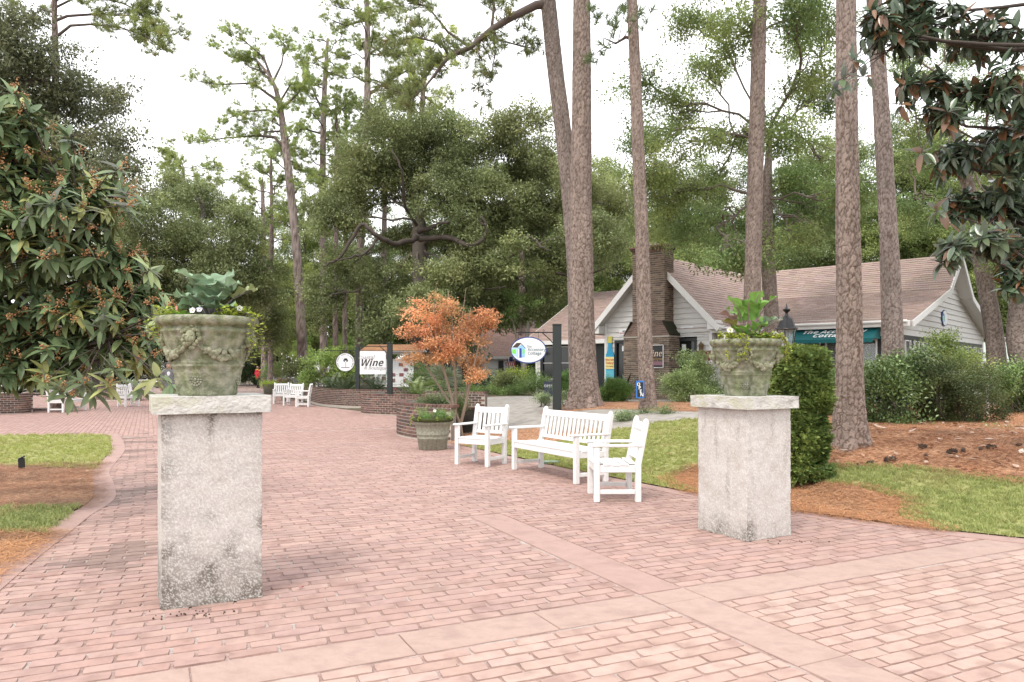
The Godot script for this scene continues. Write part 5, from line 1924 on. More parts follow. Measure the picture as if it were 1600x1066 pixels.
func planters() -> void:
	brick_wall("long curved brick planter wall beside the far white chairs", [Vector2(-11.5, 40), Vector2(-10.2, 37), Vector2(-9.4, 34.8), Vector2(-8.2, 32.0), Vector2(-7.0, 30.4), Vector2(-5.9, 29.6), Vector2(-4.8, 29.3), Vector2(-3.6, 29.5)], .72, false)
	brick_wall("round brick planter wall under the wine signboard post", [Vector2(-4.9, 27.6), Vector2(-5.25, 26.4), Vector2(-5.1, 25.5), Vector2(-4.5, 24.9), Vector2(-3.7, 24.6), Vector2(-2.9, 24.6), Vector2(-2.2, 24.9), Vector2(-1.8, 25.6)], .69, true)
	brick_wall("nearest curved brick planter wall, behind the round mossy pot", [Vector2(-2.1, 19.6), Vector2(-2.55, 18.5), Vector2(-2.68, 17.4), Vector2(-2.4, 16.6), Vector2(-1.9, 15.9), Vector2(-1.2, 15.5)], .77, true)
	brick_wall("short straight brick wall with a square end at the edge of the driveway", [Vector2(-2.7, 23.2), Vector2(-1.7, 22.8), Vector2(-.78, 22.5)], .84, false)
	brick_wall("low brick planter wall half hidden behind the loquat leaves", [Vector2(-20.6, 36.5), Vector2(-20.4, 35.8), Vector2(-19.4, 35.7), Vector2(-18.3, 35.7), Vector2(-18.1, 36.6)], .66, false)
	brick_wall("brick planter wall at the left edge of the plaza holding strap-leaved plants", [Vector2(-22, 25.4), Vector2(-20, 25.4), Vector2(-17.1, 25.4), Vector2(-16.9, 26.4)], .68, false)
	bed([Vector2(-11.3, 40.2), Vector2(-9.9, 37), Vector2(-9.1, 34.9), Vector2(-8.0, 32.2), Vector2(-6.9, 30.7), Vector2(-5.8, 29.9), Vector2(-4.8, 29.6), Vector2(-3.6, 29.8), Vector2(-2, 36), Vector2(-4, 44)], .62)
	bed([Vector2(-4.7, 27.6), Vector2(-5.1, 26.4), Vector2(-4.95, 25.6), Vector2(-4.4, 25.1), Vector2(-3.7, 24.8), Vector2(-2.9, 24.8), Vector2(-2.3, 25.1), Vector2(-2.0, 26), Vector2(-3, 29.3)], .58)
	bed([Vector2(-2.0, 19.6), Vector2(-2.4, 18.5), Vector2(-2.5, 17.4), Vector2(-2.25, 16.7), Vector2(-1.8, 16.1), Vector2(-1.2, 15.8), Vector2(-1.3, 17.6), Vector2(-1.6, 19.0)], .66)
	bed([Vector2(-20.5, 36.5), Vector2(-20.3, 36), Vector2(-18.4, 35.9), Vector2(-18.2, 37.5), Vector2(-20.5, 38)], .56)
	bed([Vector2(-24, 25.6), Vector2(-17.2, 25.6), Vector2(-17.0, 29), Vector2(-24, 30)], .58)
	# concrete retaining wall with a brick coping
	var rw := base("retaining_wall", Vector3(-1.5, 0, -18.6))
	tag(rw, "low grey concrete retaining wall with brick coping behind the orange maple", "wall")
	for seg in [[Vector2(-2.4, 19.9), Vector2(-1.5, 18.7)], [Vector2(-1.5, 18.7), Vector2(-.62, 17.3)]]:
		var a := Vector3(seg[0].x, 0, -seg[0].y) - rw.position
		var b := Vector3(seg[1].x, 0, -seg[1].y) - rw.position
		var dir := (b - a).normalized()
		var mb := MB.new()
		var turn := Basis(dir, Vector3.UP, dir.cross(Vector3.UP))
		mb.box((a + b) * .5 + Vector3(0, .25, 0), Vector3((b - a).length() + .02, .6, .18), turn, .01)
		put("concrete", mb, rugged(lin(.5, .47, .43), .9, M.concrete.albedo_texture, M.concrete.normal_texture, .9, .6), rw)
		var n := int((b - a).length() / .21)
		for k in n:
			var cb := MB.new()
			cb.box(Vector3.ZERO, Vector3(.2, .062, .24), turn, .005)
			put("cap_brick", cb, M.wall_brick[[1, 3, 5, 6][rng.randi() % 4]], rw, Transform3D(Basis(), a.lerp(b, (k + .5) / n) + Vector3(0, .583, 0)))
	# pots
	var p1 := on(-1.5, 14.15)
	pot(p1, 1.0, "round grey pot with a mossy green rim beside the left white armchair")
	pot(on(-10.95, 36.2), .8, "small round pot among the far white chairs")
	var tub := base("planter_tub", Vector3(-15.3, 0, -47), .3)
	tag(tub, "pale green panelled tub standing alone on the far plaza", "planter tub")
	var tb := MB.new()
	tb.lathe(Vector3.ZERO, [Vector2(.38, 0), Vector2(.40, .02), Vector2(.49, .52), Vector2(.53, .53), Vector2(.53, .6), Vector2(.48, .6), Vector2(.46, .54)], 4, Basis(Vector3.UP, PI / 4))
	put("tub_body", tb, M.pot, tub)
	for k in 3:
		bar(tub, "panel_strip", Vector3(-.2 + k * .2, .28, .305), Vector3(.03, .44, .02), M.pot)

# ---------------------------------------------------------------- signs
func sign_post(called: String, where: Vector3, height: float, wide: float, reach: float, arm_y: float, label: String) -> Node3D:
	var o := base(called, where)
	tag(o, label, "sign post", "dark sign posts with bracket arms")
	bar(o, "post", Vector3(0, height * .5, 0), Vector3(wide, height, wide), M.post, .012)
	bar(o, "post_cap", Vector3(0, height + .012, 0), Vector3(wide + .02, .03, wide + .02), M.post, .01)
	var s := signf(reach)
	bar(o, "arm", Vector3(s * (wide * .5) + reach * .5, arm_y, 0), Vector3(absf(reach), .03, .03), M.iron, .004)
	var br := MB.new()
	br.tube([Vector3(s * wide * .5, arm_y - .26, 0), Vector3(s * (wide * .5 + .1), arm_y - .15, 0), Vector3(s * (wide * .5 + .26), arm_y - .01, 0)], [.013, .013, .013], 6)
	put("brace", br, M.iron, o)
	for k in 2:
		var hk := MB.new()
		var x := reach * (.25 + k * .6) + s * wide * .5
		hk.tube([Vector3(x, arm_y + .015, 0), Vector3(x + .02, arm_y + .05, 0), Vector3(x, arm_y + .07, 0), Vector3(x - .02, arm_y + .05, 0)], [.006, .006, .006, .006], 5)
		put("hook", hk, M.iron, o)
	return o

func disc(rad: float, th: float, n := 48) -> MB:
	var mb := MB.new()
	mb.lathe(Vector3.ZERO, [Vector2(0, -th), Vector2(rad, -th), Vector2(rad, th), Vector2(0, th)], n, Basis(Vector3.RIGHT, PI / 2))
	return mb

func signs() -> void:
	# round sign with the tree
	sign_post("sign_post", Vector3(-6.3, .6, -30.5), 1.8, .17, -1.25, 1.68, "dark sign post in the long planter, with the round white sign")
	var o := base("round_sign", Vector3(-6.8, 1.81, -30.5))
	tag(o, "round white sign with a dark rim and a small tree emblem", "sign")
	put("rim", disc(.395, .018), M.ink, o)
	put("board", disc(.365, .022), M.sign_white, o)
	var ring := "PINE GROVE SHOPS & GARDEN WALK"
	for k in ring.length():
		if ring[k] == " ":
			continue
		var a := 3.75 - 4.35 * k / (ring.length() - 1)
		words(ring[k], .042, M.ink, o, Transform3D(Basis(Vector3.BACK, a - PI / 2), Vector3(cos(a) * .315, sin(a) * .315, .024)), true)
	var em := base("emblem", Vector3(0, 0, .024), 0, o)
	bar(em, "tree_trunk", Vector3(.02, -.1, .0), Vector3(.014, .22, .006), M.ink, 0)
	bar(em, "ground_line", Vector3(0, -.215, 0), Vector3(.34, .022, .006), M.ink, 0)
	for q in [[.02, .11, .05], [-.05, .08, .035], [.08, .08, .035], [.05, .13, .03], [-.02, .13, .03], [-.04, .03, .025], [.07, .03, .025]]:
		var mb := disc(q[2], .003, 14)
		put("tree_tuft", mb, M.ink, em, Transform3D(Basis(), Vector3(q[0], q[1], r(-.001, .001))))
	bar(em, "bird", Vector3(-.12, .15, 0), Vector3(.03, .012, .005), M.ink, 0)
	for s: int in [-1, 1]:
		var ln := MB.new()
		ln.tube([Vector3(s * .2, .33, 0), Vector3(s * .2, .47, 0)], [.006, .006], 5)
		put("hanger", ln, M.iron, o)
	# wine board
	sign_post("sign_post", Vector3(-4.33, .55, -26.5), 1.88, .18, -1.1, 1.78, "dark sign post in the round planter, with the wine signboard")
	var wb := base("wine_signboard", Vector3(-4.93, 1.75, -26.5), .06)
	tag(wb, "square white signboard with dark wine lettering hanging from a post", "sign")
	bar(wb, "board", Vector3.ZERO, Vector3(.92, .82, .03), M.sign_white, .004)
	var gr := mat(lin(.20, .20, .21), .6)
	words("Coastal", .12, gr, wb, Transform3D(Basis(Vector3.BACK, .03), Vector3(-.22, .19, .017)), false, .3, true)
	words("Wine", .24, M.ink, wb, Transform3D(Basis(), Vector3(-.02, -.0, .017)), true, .3, false)
	words("& Boutique", .11, gr, wb, Transform3D(Basis(Vector3.BACK, -.03), Vector3(.1, -.19, .017)), false, .3, true)
	bar(wb, "wine_drop", Vector3(-.035, .08, .017), Vector3(.03, .05, .004), mat(lin(.4, .02, .03), .5), .001)
	for s: int in [-1, 1]:
		var ln := MB.new()
		ln.tube([Vector3(s * .35, .4, 0), Vector3(s * .35, .57, 0)], [.006, .006], 5)
		put("hanger", ln, M.iron, wb)
	# the oval sign by the big pine
	var c := on(1.12, 18.6)
	sign_post("sign_post", c, 2.61 - c.y, .21, -.92, 2.43 - c.y, "dark square sign post beside the thickest pine, with the oval cottage sign")
	var ov := oval_sign(self, Transform3D(Basis(), Vector3(.41, 1.99, -18.6)), .90, .67, "oval_sign", true)
	tag(ov, "oval white sign with blue rim and a little blue house emblem", "sign")
	for s: int in [-1, 1]:
		var ln := MB.new()
		ln.tube([Vector3(s * .25, .28, 0), Vector3(s * .25, .43, 0)], [.005, .005], 5)
		put("hanger", ln, M.iron, ov)
	# open sign on a pine
	var op := base("open_sign", Vector3(2.86, 1.06, -16.68), -.1)
	tag(op, "upright blue OPEN sign on the trunk of the thin pine before the chimney", "sign")
	bar(op, "board", Vector3.ZERO, Vector3(.18, .39, .02), mat(lin(.02, .16, .50), .5), .003)
	bar(op, "panel", Vector3(0, 0, .011), Vector3(.125, .33, .006), M.black, .001)
	for k in 4:
		words("OPEN"[k], .075, M.sign_white, op, Transform3D(Basis(), Vector3(-.035 + k * .024, .115 - k * .077, .016)), true)
	# chalk board
	var cb := base("chalkboard", on(1.22, 25.0), .1)
	tag(cb, "small dark chalkboard with OPEN chalked on it by the driveway", "sign")
	for s: float in [-1.0, 1.0]:
		var mb := MB.new()
		mb.box(Vector3.ZERO, Vector3(.32, .52, .02), Basis(Vector3.RIGHT, -s * .18), .004)
		put("board", mb, mat(lin(.035, .042, .058), .8), cb, Transform3D(Basis(), Vector3(0, .26, s * .05)))
	words("OPEN", .085, mat(lin(.5, .5, .52), .9), cb, Transform3D(Basis(Vector3.RIGHT, -.18), Vector3(0, .36, .05)), true)
	# notice board with a little shingled roof
	var k0 := base("notice_board", Vector3(-5.2, .6, -33))
	tag(k0, "white notice board with pinned photos under a small brown shingle roof", "notice board")
	for x: float in [-.78, .78]:
		bar(k0, "post", Vector3(x, .85, 0), Vector3(.15, 1.75, .15), M.white)
	bar(k0, "header", Vector3(0, 1.66, .02), Vector3(2.3, .16, .2), M.white)
	bar(k0, "backing", Vector3(0, .75, 0), Vector3(1.4, 1.12, .06), M.white)
	bar(k0, "frame", Vector3(0, 1.34, .02), Vector3(1.42, .06, .09), M.trim)
	bar(k0, "frame", Vector3(0, .17, .02), Vector3(1.42, .06, .09), M.trim)
	for q in [[.3, 1.13], [.52, .9], [.32, .68], [.50, .42], [-.05, .68], [-.05, .42], [-.45, .52], [-.5, .95], [.0, .1]]:
		bar(k0, "photo", Vector3(q[0], q[1], .036), Vector3(.19, .15, .006), mat(lin(r(.18, .3), r(.06, .12), r(.07, .12)), .5), 0)
	var kr := MB.new()
	for s: float in [-1.0, 1.0]:
		if s > 0:
			sheet(kr, Vector3(-1.15, 2.0, 0), Vector3(1.15, 2.0, 0), Vector3(1.38, 1.72, .5), Vector3(-1.38, 1.72, .5), .05)
		else:
			sheet(kr, Vector3(1.15, 2.0, 0), Vector3(-1.15, 2.0, 0), Vector3(-1.38, 1.72, -.5), Vector3(1.38, 1.72, -.5), .05)
	put("roof", kr, M.trim, k0)
	shingles(k0, Vector3(-1.4, 1.73, .52), Vector3(1.4, 1.73, .52), Vector3(-1.15, 2.01, 0), Vector3(1.15, 2.01, 0), Color(.36, .19, .10), .09)
	# lantern on its post behind the ivy
	var l := base("lamp_post", on(4.3, 11.7))
	tag(l, "black glass lantern on a post rising behind the ivy-covered block", "street lamp")
	var y0 := 1.80 - l.position.y
	var pm := MB.new()
	pm.tube([Vector3.ZERO, Vector3(0, y0 - .12, 0)], [.045, .038], 12)
	put("post", pm, M.iron, l)
	var cm := MB.new()
	cm.lathe(Vector3(0, y0, 0), [Vector2(0, -.14), Vector2(.05, -.12), Vector2(.06, -.06), Vector2(.03, -.05), Vector2(.03, -.02), Vector2(.10, -.01), Vector2(.10, .012), Vector2(0, .012)], 16)
	put("collar", cm, M.iron, l)
	for k in 6:
		var a := TAU * k / 6
		var d0 := Vector3(cos(a), 0, sin(a))
		var bm := MB.new()
		bm.tube([Vector3(0, y0 + .01, 0) + d0 * .095, Vector3(0, y0 + .33, 0) + d0 * .15], [.007, .007], 5)
		put("glazing_bar", bm, M.iron, l)
		var d1 := Vector3(cos(a + TAU / 6), 0, sin(a + TAU / 6))
		var pn := MB.new()
		pn.quad(Vector3(0, y0 + .33, 0) + d0 * .147, Vector3(0, y0 + .33, 0) + d1 * .147, Vector3(0, y0 + .012, 0) + d1 * .092, Vector3(0, y0 + .012, 0) + d0 * .092)
		put("pane", pn, M.glass, l)
	var rm := MB.new()
	rm.lathe(Vector3(0, y0, 0), [Vector2(.15, .325), Vector2(.185, .335), Vector2(.18, .35), Vector2(.15, .36), Vector2(.09, .50), Vector2(.06, .52), Vector2(.035, .55), Vector2(.02, .58), Vector2(.028, .60), Vector2(.058, .625), Vector2(.06, .645), Vector2(.03, .665), Vector2(.014, .68), Vector2(.01, .73), Vector2(0, .74)], 6)
	put("roof", rm, M.iron, l)
	var bulb := MB.new()
	bulb.ball(Vector3(0, y0 + .16, 0), Vector3(.025, .04, .025))
	bulb.tube([Vector3(0, y0 + .01, 0), Vector3(0, y0 + .12, 0)], [.015, .015], 8)
	put("candle_bulb", bulb, M.sign_white, l)


# ---------------------------------------------------------------- trees
# a ball of loose leaves
func cluster(n: int, rad: float, len: float, wide: float, seed_: int, folded := true) -> ArrayMesh:
	var mb := MB.new()
	var g := RandomNumberGenerator.new()
	g.seed = seed_
	var rd := func() -> Vector3:
		var z := g.randf_range(-1, 1)
		var a := g.randf_range(0, TAU)
		return Vector3(sqrt(1 - z * z) * cos(a), z, sqrt(1 - z * z) * sin(a))
	for k in n:
		var p: Vector3 = rd.call() * rad * pow(g.randf(), .45)
		p.y *= .75
		var d: Vector3 = (rd.call() + p.normalized() * .8 - Vector3.UP * .15)
		var b := facing(d, Vector3.UP + rd.call() * .7)
		var l := len * g.randf_range(.7, 1.25)
		var w := wide * g.randf_range(.75, 1.2) * .5
		var q := g.randf_range(.65, 1.3)
		mb.col = Color(q, q * g.randf_range(.95, 1.05), q * g.randf_range(.8, 1.1))
		var a := p
		var t := p + b.z * l
		var m := p + b.z * l * .45
		if folded:
			mb.tri(a, t, m + b.x * w + b.y * w * .3)
			mb.tri(a, m - b.x * w + b.y * w * .3, t)
		else:
			mb.tri(a, t, m + b.x * w)
	return mb.build()

# a brush of pine needles along z
func needle_tuft(n: int, len: float, wide: float, seed_: int) -> ArrayMesh:
	var mb := MB.new()
	var g := RandomNumberGenerator.new()
	g.seed = seed_
	for k in n:
		var a := g.randf_range(0, TAU)
		var t := pow(g.randf(), .7) * 1.25
		var d := Vector3(sin(t) * cos(a), sin(t) * sin(a), cos(t))
		var root := Vector3(0, 0, g.randf_range(-.08, .04))
		var l := len * g.randf_range(.75, 1.15)
		var s := d.cross(Vector3(g.randf_range(-1, 1), g.randf_range(-1, 1), g.randf_range(-1, 1))).normalized() * wide * .5
		var q := g.randf_range(.7, 1.25)
		mb.col = Color(q, q, q * g.randf_range(.7, 1.1))
		mb.quad(root - s, root + d * l * .6 - s * .9, root + d * l * .6 + s * .9, root + s)
		mb.tri(root + d * l * .6 - s * .9, root + d * l - Vector3.UP * len * .06, root + d * l * .6 + s * .9)
	return mb.build()

# plated pine bark on a real, uneven trunk; path points are [position, radius]
func pine_trunk(parent: Node, path: Array, sides: int, rows: int, plate: float, flare: float, tone: Color, seed_: int) -> void:
	var cells := noise(FastNoiseLite.TYPE_CELLULAR, 1.0, seed_, 1)
	cells.cellular_return_type = FastNoiseLite.RETURN_DISTANCE2_SUB
	cells.cellular_jitter = 1.0
	var ids := noise(FastNoiseLite.TYPE_CELLULAR, 1.0, seed_, 1)
	ids.cellular_return_type = FastNoiseLite.RETURN_CELL_VALUE
	ids.cellular_jitter = 1.0
	var wob := noise(FastNoiseLite.TYPE_SIMPLEX_SMOOTH, .9, seed_ + 5, 3)
	var mb := MB.new()
	var n := path.size()
	var y0: float = path[0][0].y
	for i in rows + 1:
		var f := pow(float(i) / rows, 1.12) * (n - 1)
		var k := mini(int(f), n - 2)
		var s := f - k
		var p0: Vector3 = path[maxi(k - 1, 0)][0]
		var p3: Vector3 = path[mini(k + 2, n - 1)][0]
		var c: Vector3 = (path[k][0] as Vector3).cubic_interpolate(path[k + 1][0], p0, p3, s)
		var rad := lerpf(path[k][1], path[k + 1][1], s)
		var up := c.y - y0
		for j in sides + 1:
			var a := TAU * j / sides
			var d := Vector3(cos(a), 0, sin(a))
			var foot := flare * exp(-up / .38) * (1.0 + .55 * sin(a * 4.0 + seed_) + .3 * sin(a * 7.0))
			var q := Vector3(d.x * rad / plate, up / (plate * 1.7), d.z * rad / plate)
			q += Vector3(wob.get_noise_3d(q.x * .5, q.y * .5, q.z * .5), wob.get_noise_3d(q.x * .5 + 9, q.y * .5, q.z * .5), 0) * .5 + Vector3(wob.get_noise_3d(q.x * 2.2, q.y * 2.2, q.z * 2.2 + 5), wob.get_noise_3d(q.x * 2.2, q.y * 2.2 + 5, q.z * 2.2), wob.get_noise_3d(q.x * 2.2 + 5, q.y * 2.2, q.z * 2.2)) * .22
			var e := clampf((cells.get_noise_3d(q.x, q.y, q.z) + 1.0) * 3.0, 0, 1) * clampf(.45 + (cells.get_noise_3d(q.x * 2.3 + 7, q.y * 1.6, q.z * 2.3) + 1.0) * 2.6, .6, 1.0)
			var v := ids.get_noise_3d(q.x, q.y, q.z)
			var rr := rad * (1.0 + foot + wob.get_noise_3d(d.x * .8, up * .5, d.z * .8) * .05) + (smoothstep(0.0, .5, e) - .7) * plate * .13 + v * plate * .04
			var m := clampf(1.0 + v * .12 + wob.get_noise_3d(q.x * 2.5, q.y * 2.5, q.z * 2.5) * .3 + wob.get_noise_3d(q.x * 7.0, q.y * 3.5, q.z * 7.0) * .2, .6, 1.3)
			mb.col = Color(tone.r * .40, tone.g * .35, tone.b * .32).lerp(Color(tone.r, tone.g, tone.b) * m * (1.0 + wob.get_noise_3d(d.x, up * .8 + 30, d.z) * .3), smoothstep(.0, .45, e))
			mb.add(c + d * rr, d, Vector2(float(j) / sides, up))
	for i in rows:
		for j in sides:
			var a := i * (sides + 1) + j
			var b := a + sides + 1
			mb.ix.append_array(PackedInt32Array([a, a + 1, b, a + 1, b + 1, b]))
	# normals from the shape itself
	for i in rows + 1:
		for j in sides + 1:
			var at := i * (sides + 1) + j
			var du := mb.v[i * (sides + 1) + (j + 1 if j < sides else 1)] - mb.v[i * (sides + 1) + (j - 1 if j > 0 else sides - 1)]
			var dv := mb.v[mini(i + 1, rows) * (sides + 1) + j] - mb.v[maxi(i - 1, 0) * (sides + 1) + j]
			var nn := dv.cross(du).normalized()
			mb.n[at] = nn if nn.dot(mb.n[at]) > 0 else -nn
	put("trunk", mb, M.bark, parent)

func curve(a: Vector3, b: Vector3, sag: float, n: int, wob: float) -> Array:
	var out := []
	for k in n + 1:
		var f := float(k) / n
		var p := a.lerp(b, f) + Vector3.UP * sag * sin(PI * f)
		if k > 0 and k < n:
			p += rdir() * wob
		out.append(p)
	return out

func taper(n: int, r0: float, r1: float) -> Array:
	var out := []
	for k in n:
		out.append(lerpf(r0, r1, float(k) / maxi(n - 1, 1)))
	return out

# needle tufts and twigs along a limb
func dress_limb(mb: MB, pts: Array, r0: float, r1: float, from: float, per_m: float, reach: float, w: Array, c: Array, tint: Color, tufts := 5, size := 1.0) -> void:
	mb.tube(pts, taper(pts.size(), r0, r1), 6)
	var total := 0.0
	for k in pts.size() - 1:
		total += (pts[k + 1] - pts[k]).length()
	for k in int(total * per_m) + 2:
		var f := lerpf(from, 1.0, rng.randf()) * (pts.size() - 1)
		if k == 0:
			f = pts.size() - 1.001
		var i := mini(int(f), pts.size() - 2)
		var p: Vector3 = pts[i].lerp(pts[i + 1], f - i)
		var dir: Vector3 = (pts[i + 1] - pts[i]).normalized()
		var d := (dir * .5 + rdir() * .75 + Vector3.UP * .35).normalized()
		var e := p + d * reach * r(.35, 1.0)
		if k > 0:
			mb.tube([p, (p + e) * .5 + rdir() * reach * .08, e], [.012, .009, .005], 4, false)
		var shade := r(.72, 1.2)
		for t in tufts + 3:
			var at := e - d * r(0, .45) * reach + rdir() * .20 * size
			w.append(Transform3D(facing(d + rdir() * .7 + Vector3.UP * .3).scaled(Vector3.ONE * size * r(.7, 1.05)), at))
			c.append(1.55 * tint.lerp(Color(.33, .22, .09), .35 if rng.randf() < .07 else 0.0) * shade * r(.85, 1.15))

func px(list: Array, d: float, jitter := 0.0) -> Array:
	var out := []
	for k in list.size():
		var q = list[k]
		out.append(spot(q[0], q[1], d + (r(-jitter, jitter) * k / list.size())))
	return out

# a tall pine: path [u, v, width] in the photograph at one distance, drawn limbs, and more limbs all round
func pine(label: String, group: String, d: float, path: Array, drawn: Array, auto_: Array, tint: Color, detail: Array, flare := .25, called := "pine_tree") -> Node3D:
	var pts := []
	for q in path:
		pts.append([spot(q[0], q[1], d), q[2] * d / FOCAL * .5])
	var b: Vector3 = pts[0][0]
	b.y = lie(b.x, d) - .05
	pts[0][0] = b
	var o := base(called, b)
	tag(o, label, "pine tree", group)
	for q in pts:
		q[0] -= b
	pine_trunk(o, pts, detail[0], detail[1], detail[2], flare, detail[3], int(absf(b.x * 31)) + 3)
	var mb := MB.new()
	var w := []
	var c := []
	for l in drawn:
		var lp := []
		var dz := r(-1.2, 1.2) if l.size() < 4 else float(l[3])
		for k in l[0].size():
			lp.append(spot(l[0][k][0], l[0][k][1], d + dz * k / l[0].size()) - b)
		dress_limb(mb, lp, l[1] * d / FOCAL * .5, .012, l[2], 4.5, 1.0, w, c, tint)
	# auto: [how many, lowest height, highest, length low, length high]
	for k: int in int(auto_[0]):
		var f: float = (k + r(.1, .9)) / float(auto_[0])
		var y := lerpf(auto_[1], auto_[2], f)
		var at := Vector3.ZERO
		for i in pts.size() - 1:
			if pts[i + 1][0].y >= y or i == pts.size() - 2:
				at = pts[i][0].lerp(pts[i + 1][0], clampf((y - pts[i][0].y) / maxf(.01, pts[i + 1][0].y - pts[i][0].y), 0, 1))
				break
		var a := k * 2.4 + r(-.5, .5)
		var len := lerpf(auto_[3], auto_[4], f) * r(.7, 1.15)
		var e := at + Vector3(cos(a), r(.0, .45), sin(a)) * len
		dress_limb(mb, curve(at, e, r(-.1, .12) * len, 6, len * .05), .05, .012, .35, 3.6, 1.0, w, c, tint)
	if w.size():
		put("limbs", mb, M.twig, o)
		many("crown", kit.tuft, M.needle, w, c, o)
	return o

# leaf clusters in and on a set of rounded masses [centre, radii]
func leaf_cloud(parent: Node, blobs: Array, mesh: ArrayMesh, m: Material, per_m2: float, tints: Array, size: float, gap := -.25, called := "crown", seed_ := 1, freq := .45) -> void:
	var g := noise(FastNoiseLite.TYPE_SIMPLEX_SMOOTH, freq, seed_, 2)
	var w := []
	var c := []
	var spray: float = mesh.get_aabb().size.x * .5 * size
	for b in blobs:
		var rad: Vector3 = b[1]
		var area := 4.0 * PI * pow((pow(rad.x * rad.y, 1.6) + pow(rad.x * rad.z, 1.6) + pow(rad.y * rad.z, 1.6)) / 3.0, 1.0 / 1.6)
		var tint: Color = tints[rng.randi() % tints.size()] * r(1.6, 2.2)
		var most := int(area * per_m2) + 30
		# sprays of a few clusters each, so that the mass is lumpy and has gaps
		for k in int(ceil(most / 6.0)):
			var d := rdir()
			var s := pow(rng.randf(), .33)
			var p: Vector3 = b[0] + d * rad * s * r(.85, 1.15)
			if g.get_noise_3d(p.x, p.y, p.z) < gap:
				continue
			var own := tint.lerp(tints[rng.randi() % tints.size()] * 1.9, .5) * r(.72, 1.3)
			var flat := facing(rdir() * .35 + Vector3.UP)
			for j in 6:
				var o := rdir() * spray * r(.2, 1.5)
				w.append(Transform3D(Basis.from_euler(Vector3(r(-.5, .5), r(0, TAU), r(-.5, .5))).scaled(Vector3.ONE * size * r(.55, 1.0)), p + flat * Vector3(o.x, o.y, o.z * .4)))
				c.append(own * r(.85, 1.15))
	many(called, mesh, m, w, c, parent)

# a broad-leaved tree: trunk points [position, radius], blobs in world space; limbs run from the fork to each blob
func leaf_tree(called: String, label: String, category: String, group: String, trunk: Array, blobs: Array, mesh: ArrayMesh, per_m2: float, tints: Array, size := 1.0, gap := -.25, bark: Material = null, leaf: Material = null, sub := 4, freq := .45) -> Node3D:
	var b: Vector3 = trunk[0][0]
	var o := base(called, b)
	tag(o, label, category, group)
	var tp := []
	var tr := []
	for q in trunk:
		tp.append(q[0] - b)
		tr.append(q[1])
	tr[0] *= 1.35
	var mb := MB.new()
	var fine := []
	var fr := []
	for k in tp.size() - 1:
		for j in 4:
			fine.append((tp[k] as Vector3).lerp(tp[k + 1], j / 4.0) + (rdir() * tr[k] * .12 if j > 0 else Vector3.ZERO))
			fr.append(lerpf(tr[k], tr[k + 1], j / 4.0))
	fine.append(tp[-1])
	fr.append(tr[-1])
	if bark == M.scaly:
		var path := []
		for k in tp.size():
			path.append([tp[k], tr[k] / (1.35 if k == 0 else 1.0)])
		pine_trunk(o, path, 54, 260, .07, .35, Color(.27, .22, .19), 9)
	else:
		mb.tube(fine, fr, 12)
		put("trunk", mb, bark if bark else M.oak_bark, o)
	var lm := MB.new()
	var local := []
	for q in blobs:
		local.append([q[0] - b, q[1]])
	# limbs grow outwards: each mass hangs on the nearest limb already grown
	var joint := [tp[-1], tp[-2]]
	var parent_of := [-1, -1]
	var todo := range(local.size())
	var reach := [0.0, 0.0]
	var of_blob := [-1, -1]
	while todo.size():
		var best := 1e9
		var pick := 0
		var onto := 0
		for k in todo:
			for j in joint.size():
				var dist: float = (local[k][0] as Vector3).distance_to(joint[j]) + reach[j] * .62
				if dist < best:
					best = dist
					pick = k
					onto = j
		todo.erase(pick)
		joint.append(local[pick][0])
		parent_of.append(onto)
		reach.append(best)
		of_blob.append(pick)
	var borne := []
	borne.resize(joint.size())
	borne.fill(1.0)
	for k in range(joint.size() - 1, 0, -1):
		if parent_of[k] >= 0:
			borne[parent_of[k]] += borne[k]
	var rr: float = maxf(tr[-1], tr[-2] * .85)
	var whole: float = borne[0] + borne[1]
	for k in range(2, joint.size()):
		var from: Vector3 = joint[parent_of[k]]
		var to: Vector3 = joint[k]
		var r0: float = rr * clampf(pow(borne[k] / whole, .5), .12, .8)
		var len := (to - from).length()
		var line := []
		for j in 7:
			var f := j / 6.0
			line.append(from.lerp(to, f) + Vector3.UP * sin(PI * f) * len * (.10 if to.y > from.y else .02) + (rdir() * .04 * len if j > 0 and j < 6 else Vector3.ZERO))
		lm.tube(line, taper(7, r0, maxf(.03, r0 * .72)), 7)
		for j in sub:
			var e: Vector3 = to + rdir() * local[of_blob[k]][1] * .85
			lm.tube(curve(line[int(r(3, 6))], e, .1, 4, .12), taper(5, .03, .008), 5, false)
	put("limbs", lm, bark if bark else M.oak_bark, o)
	leaf_cloud(o, local, mesh, leaf if leaf else M.leaf, per_m2, tints, size, gap, "crown", int(absf(b.x * 17)) + 2, freq)
	return o

# [u, v, ru, rv] discs of a crown at one distance become rounded masses
func masses(list: Array, d: float, deep := 1.0, spread := .0) -> Array:
	var out := []
	for q in list:
		var s := d / FOCAL
		var k := d + r(-spread, spread)
		out.append([spot(q[0], q[1], k), Vector3(q[2] * s, q[3] * s, (q[2] + q[3]) * .5 * s * deep)])
	return out

func round_crown(at: Vector3, wide: float, low: float, high: float, n: int) -> Array:
	var out := []
	for k in n:
		var f := (k + .5) / n
		var y := lerpf(low, high, f)
		var s := sin(PI * clampf(f * .8 + .18, 0, 1))
		var a := k * 2.4 + r(-.4, .4)
		var m := wide * r(.25, .6) * s
		out.append([Vector3(at.x + cos(a) * m, y, at.z + sin(a) * m), Vector3(wide * .5 * s + .5, (high - low) / n * 1.1 + .4, wide * .5 * s + .5)])
	return out

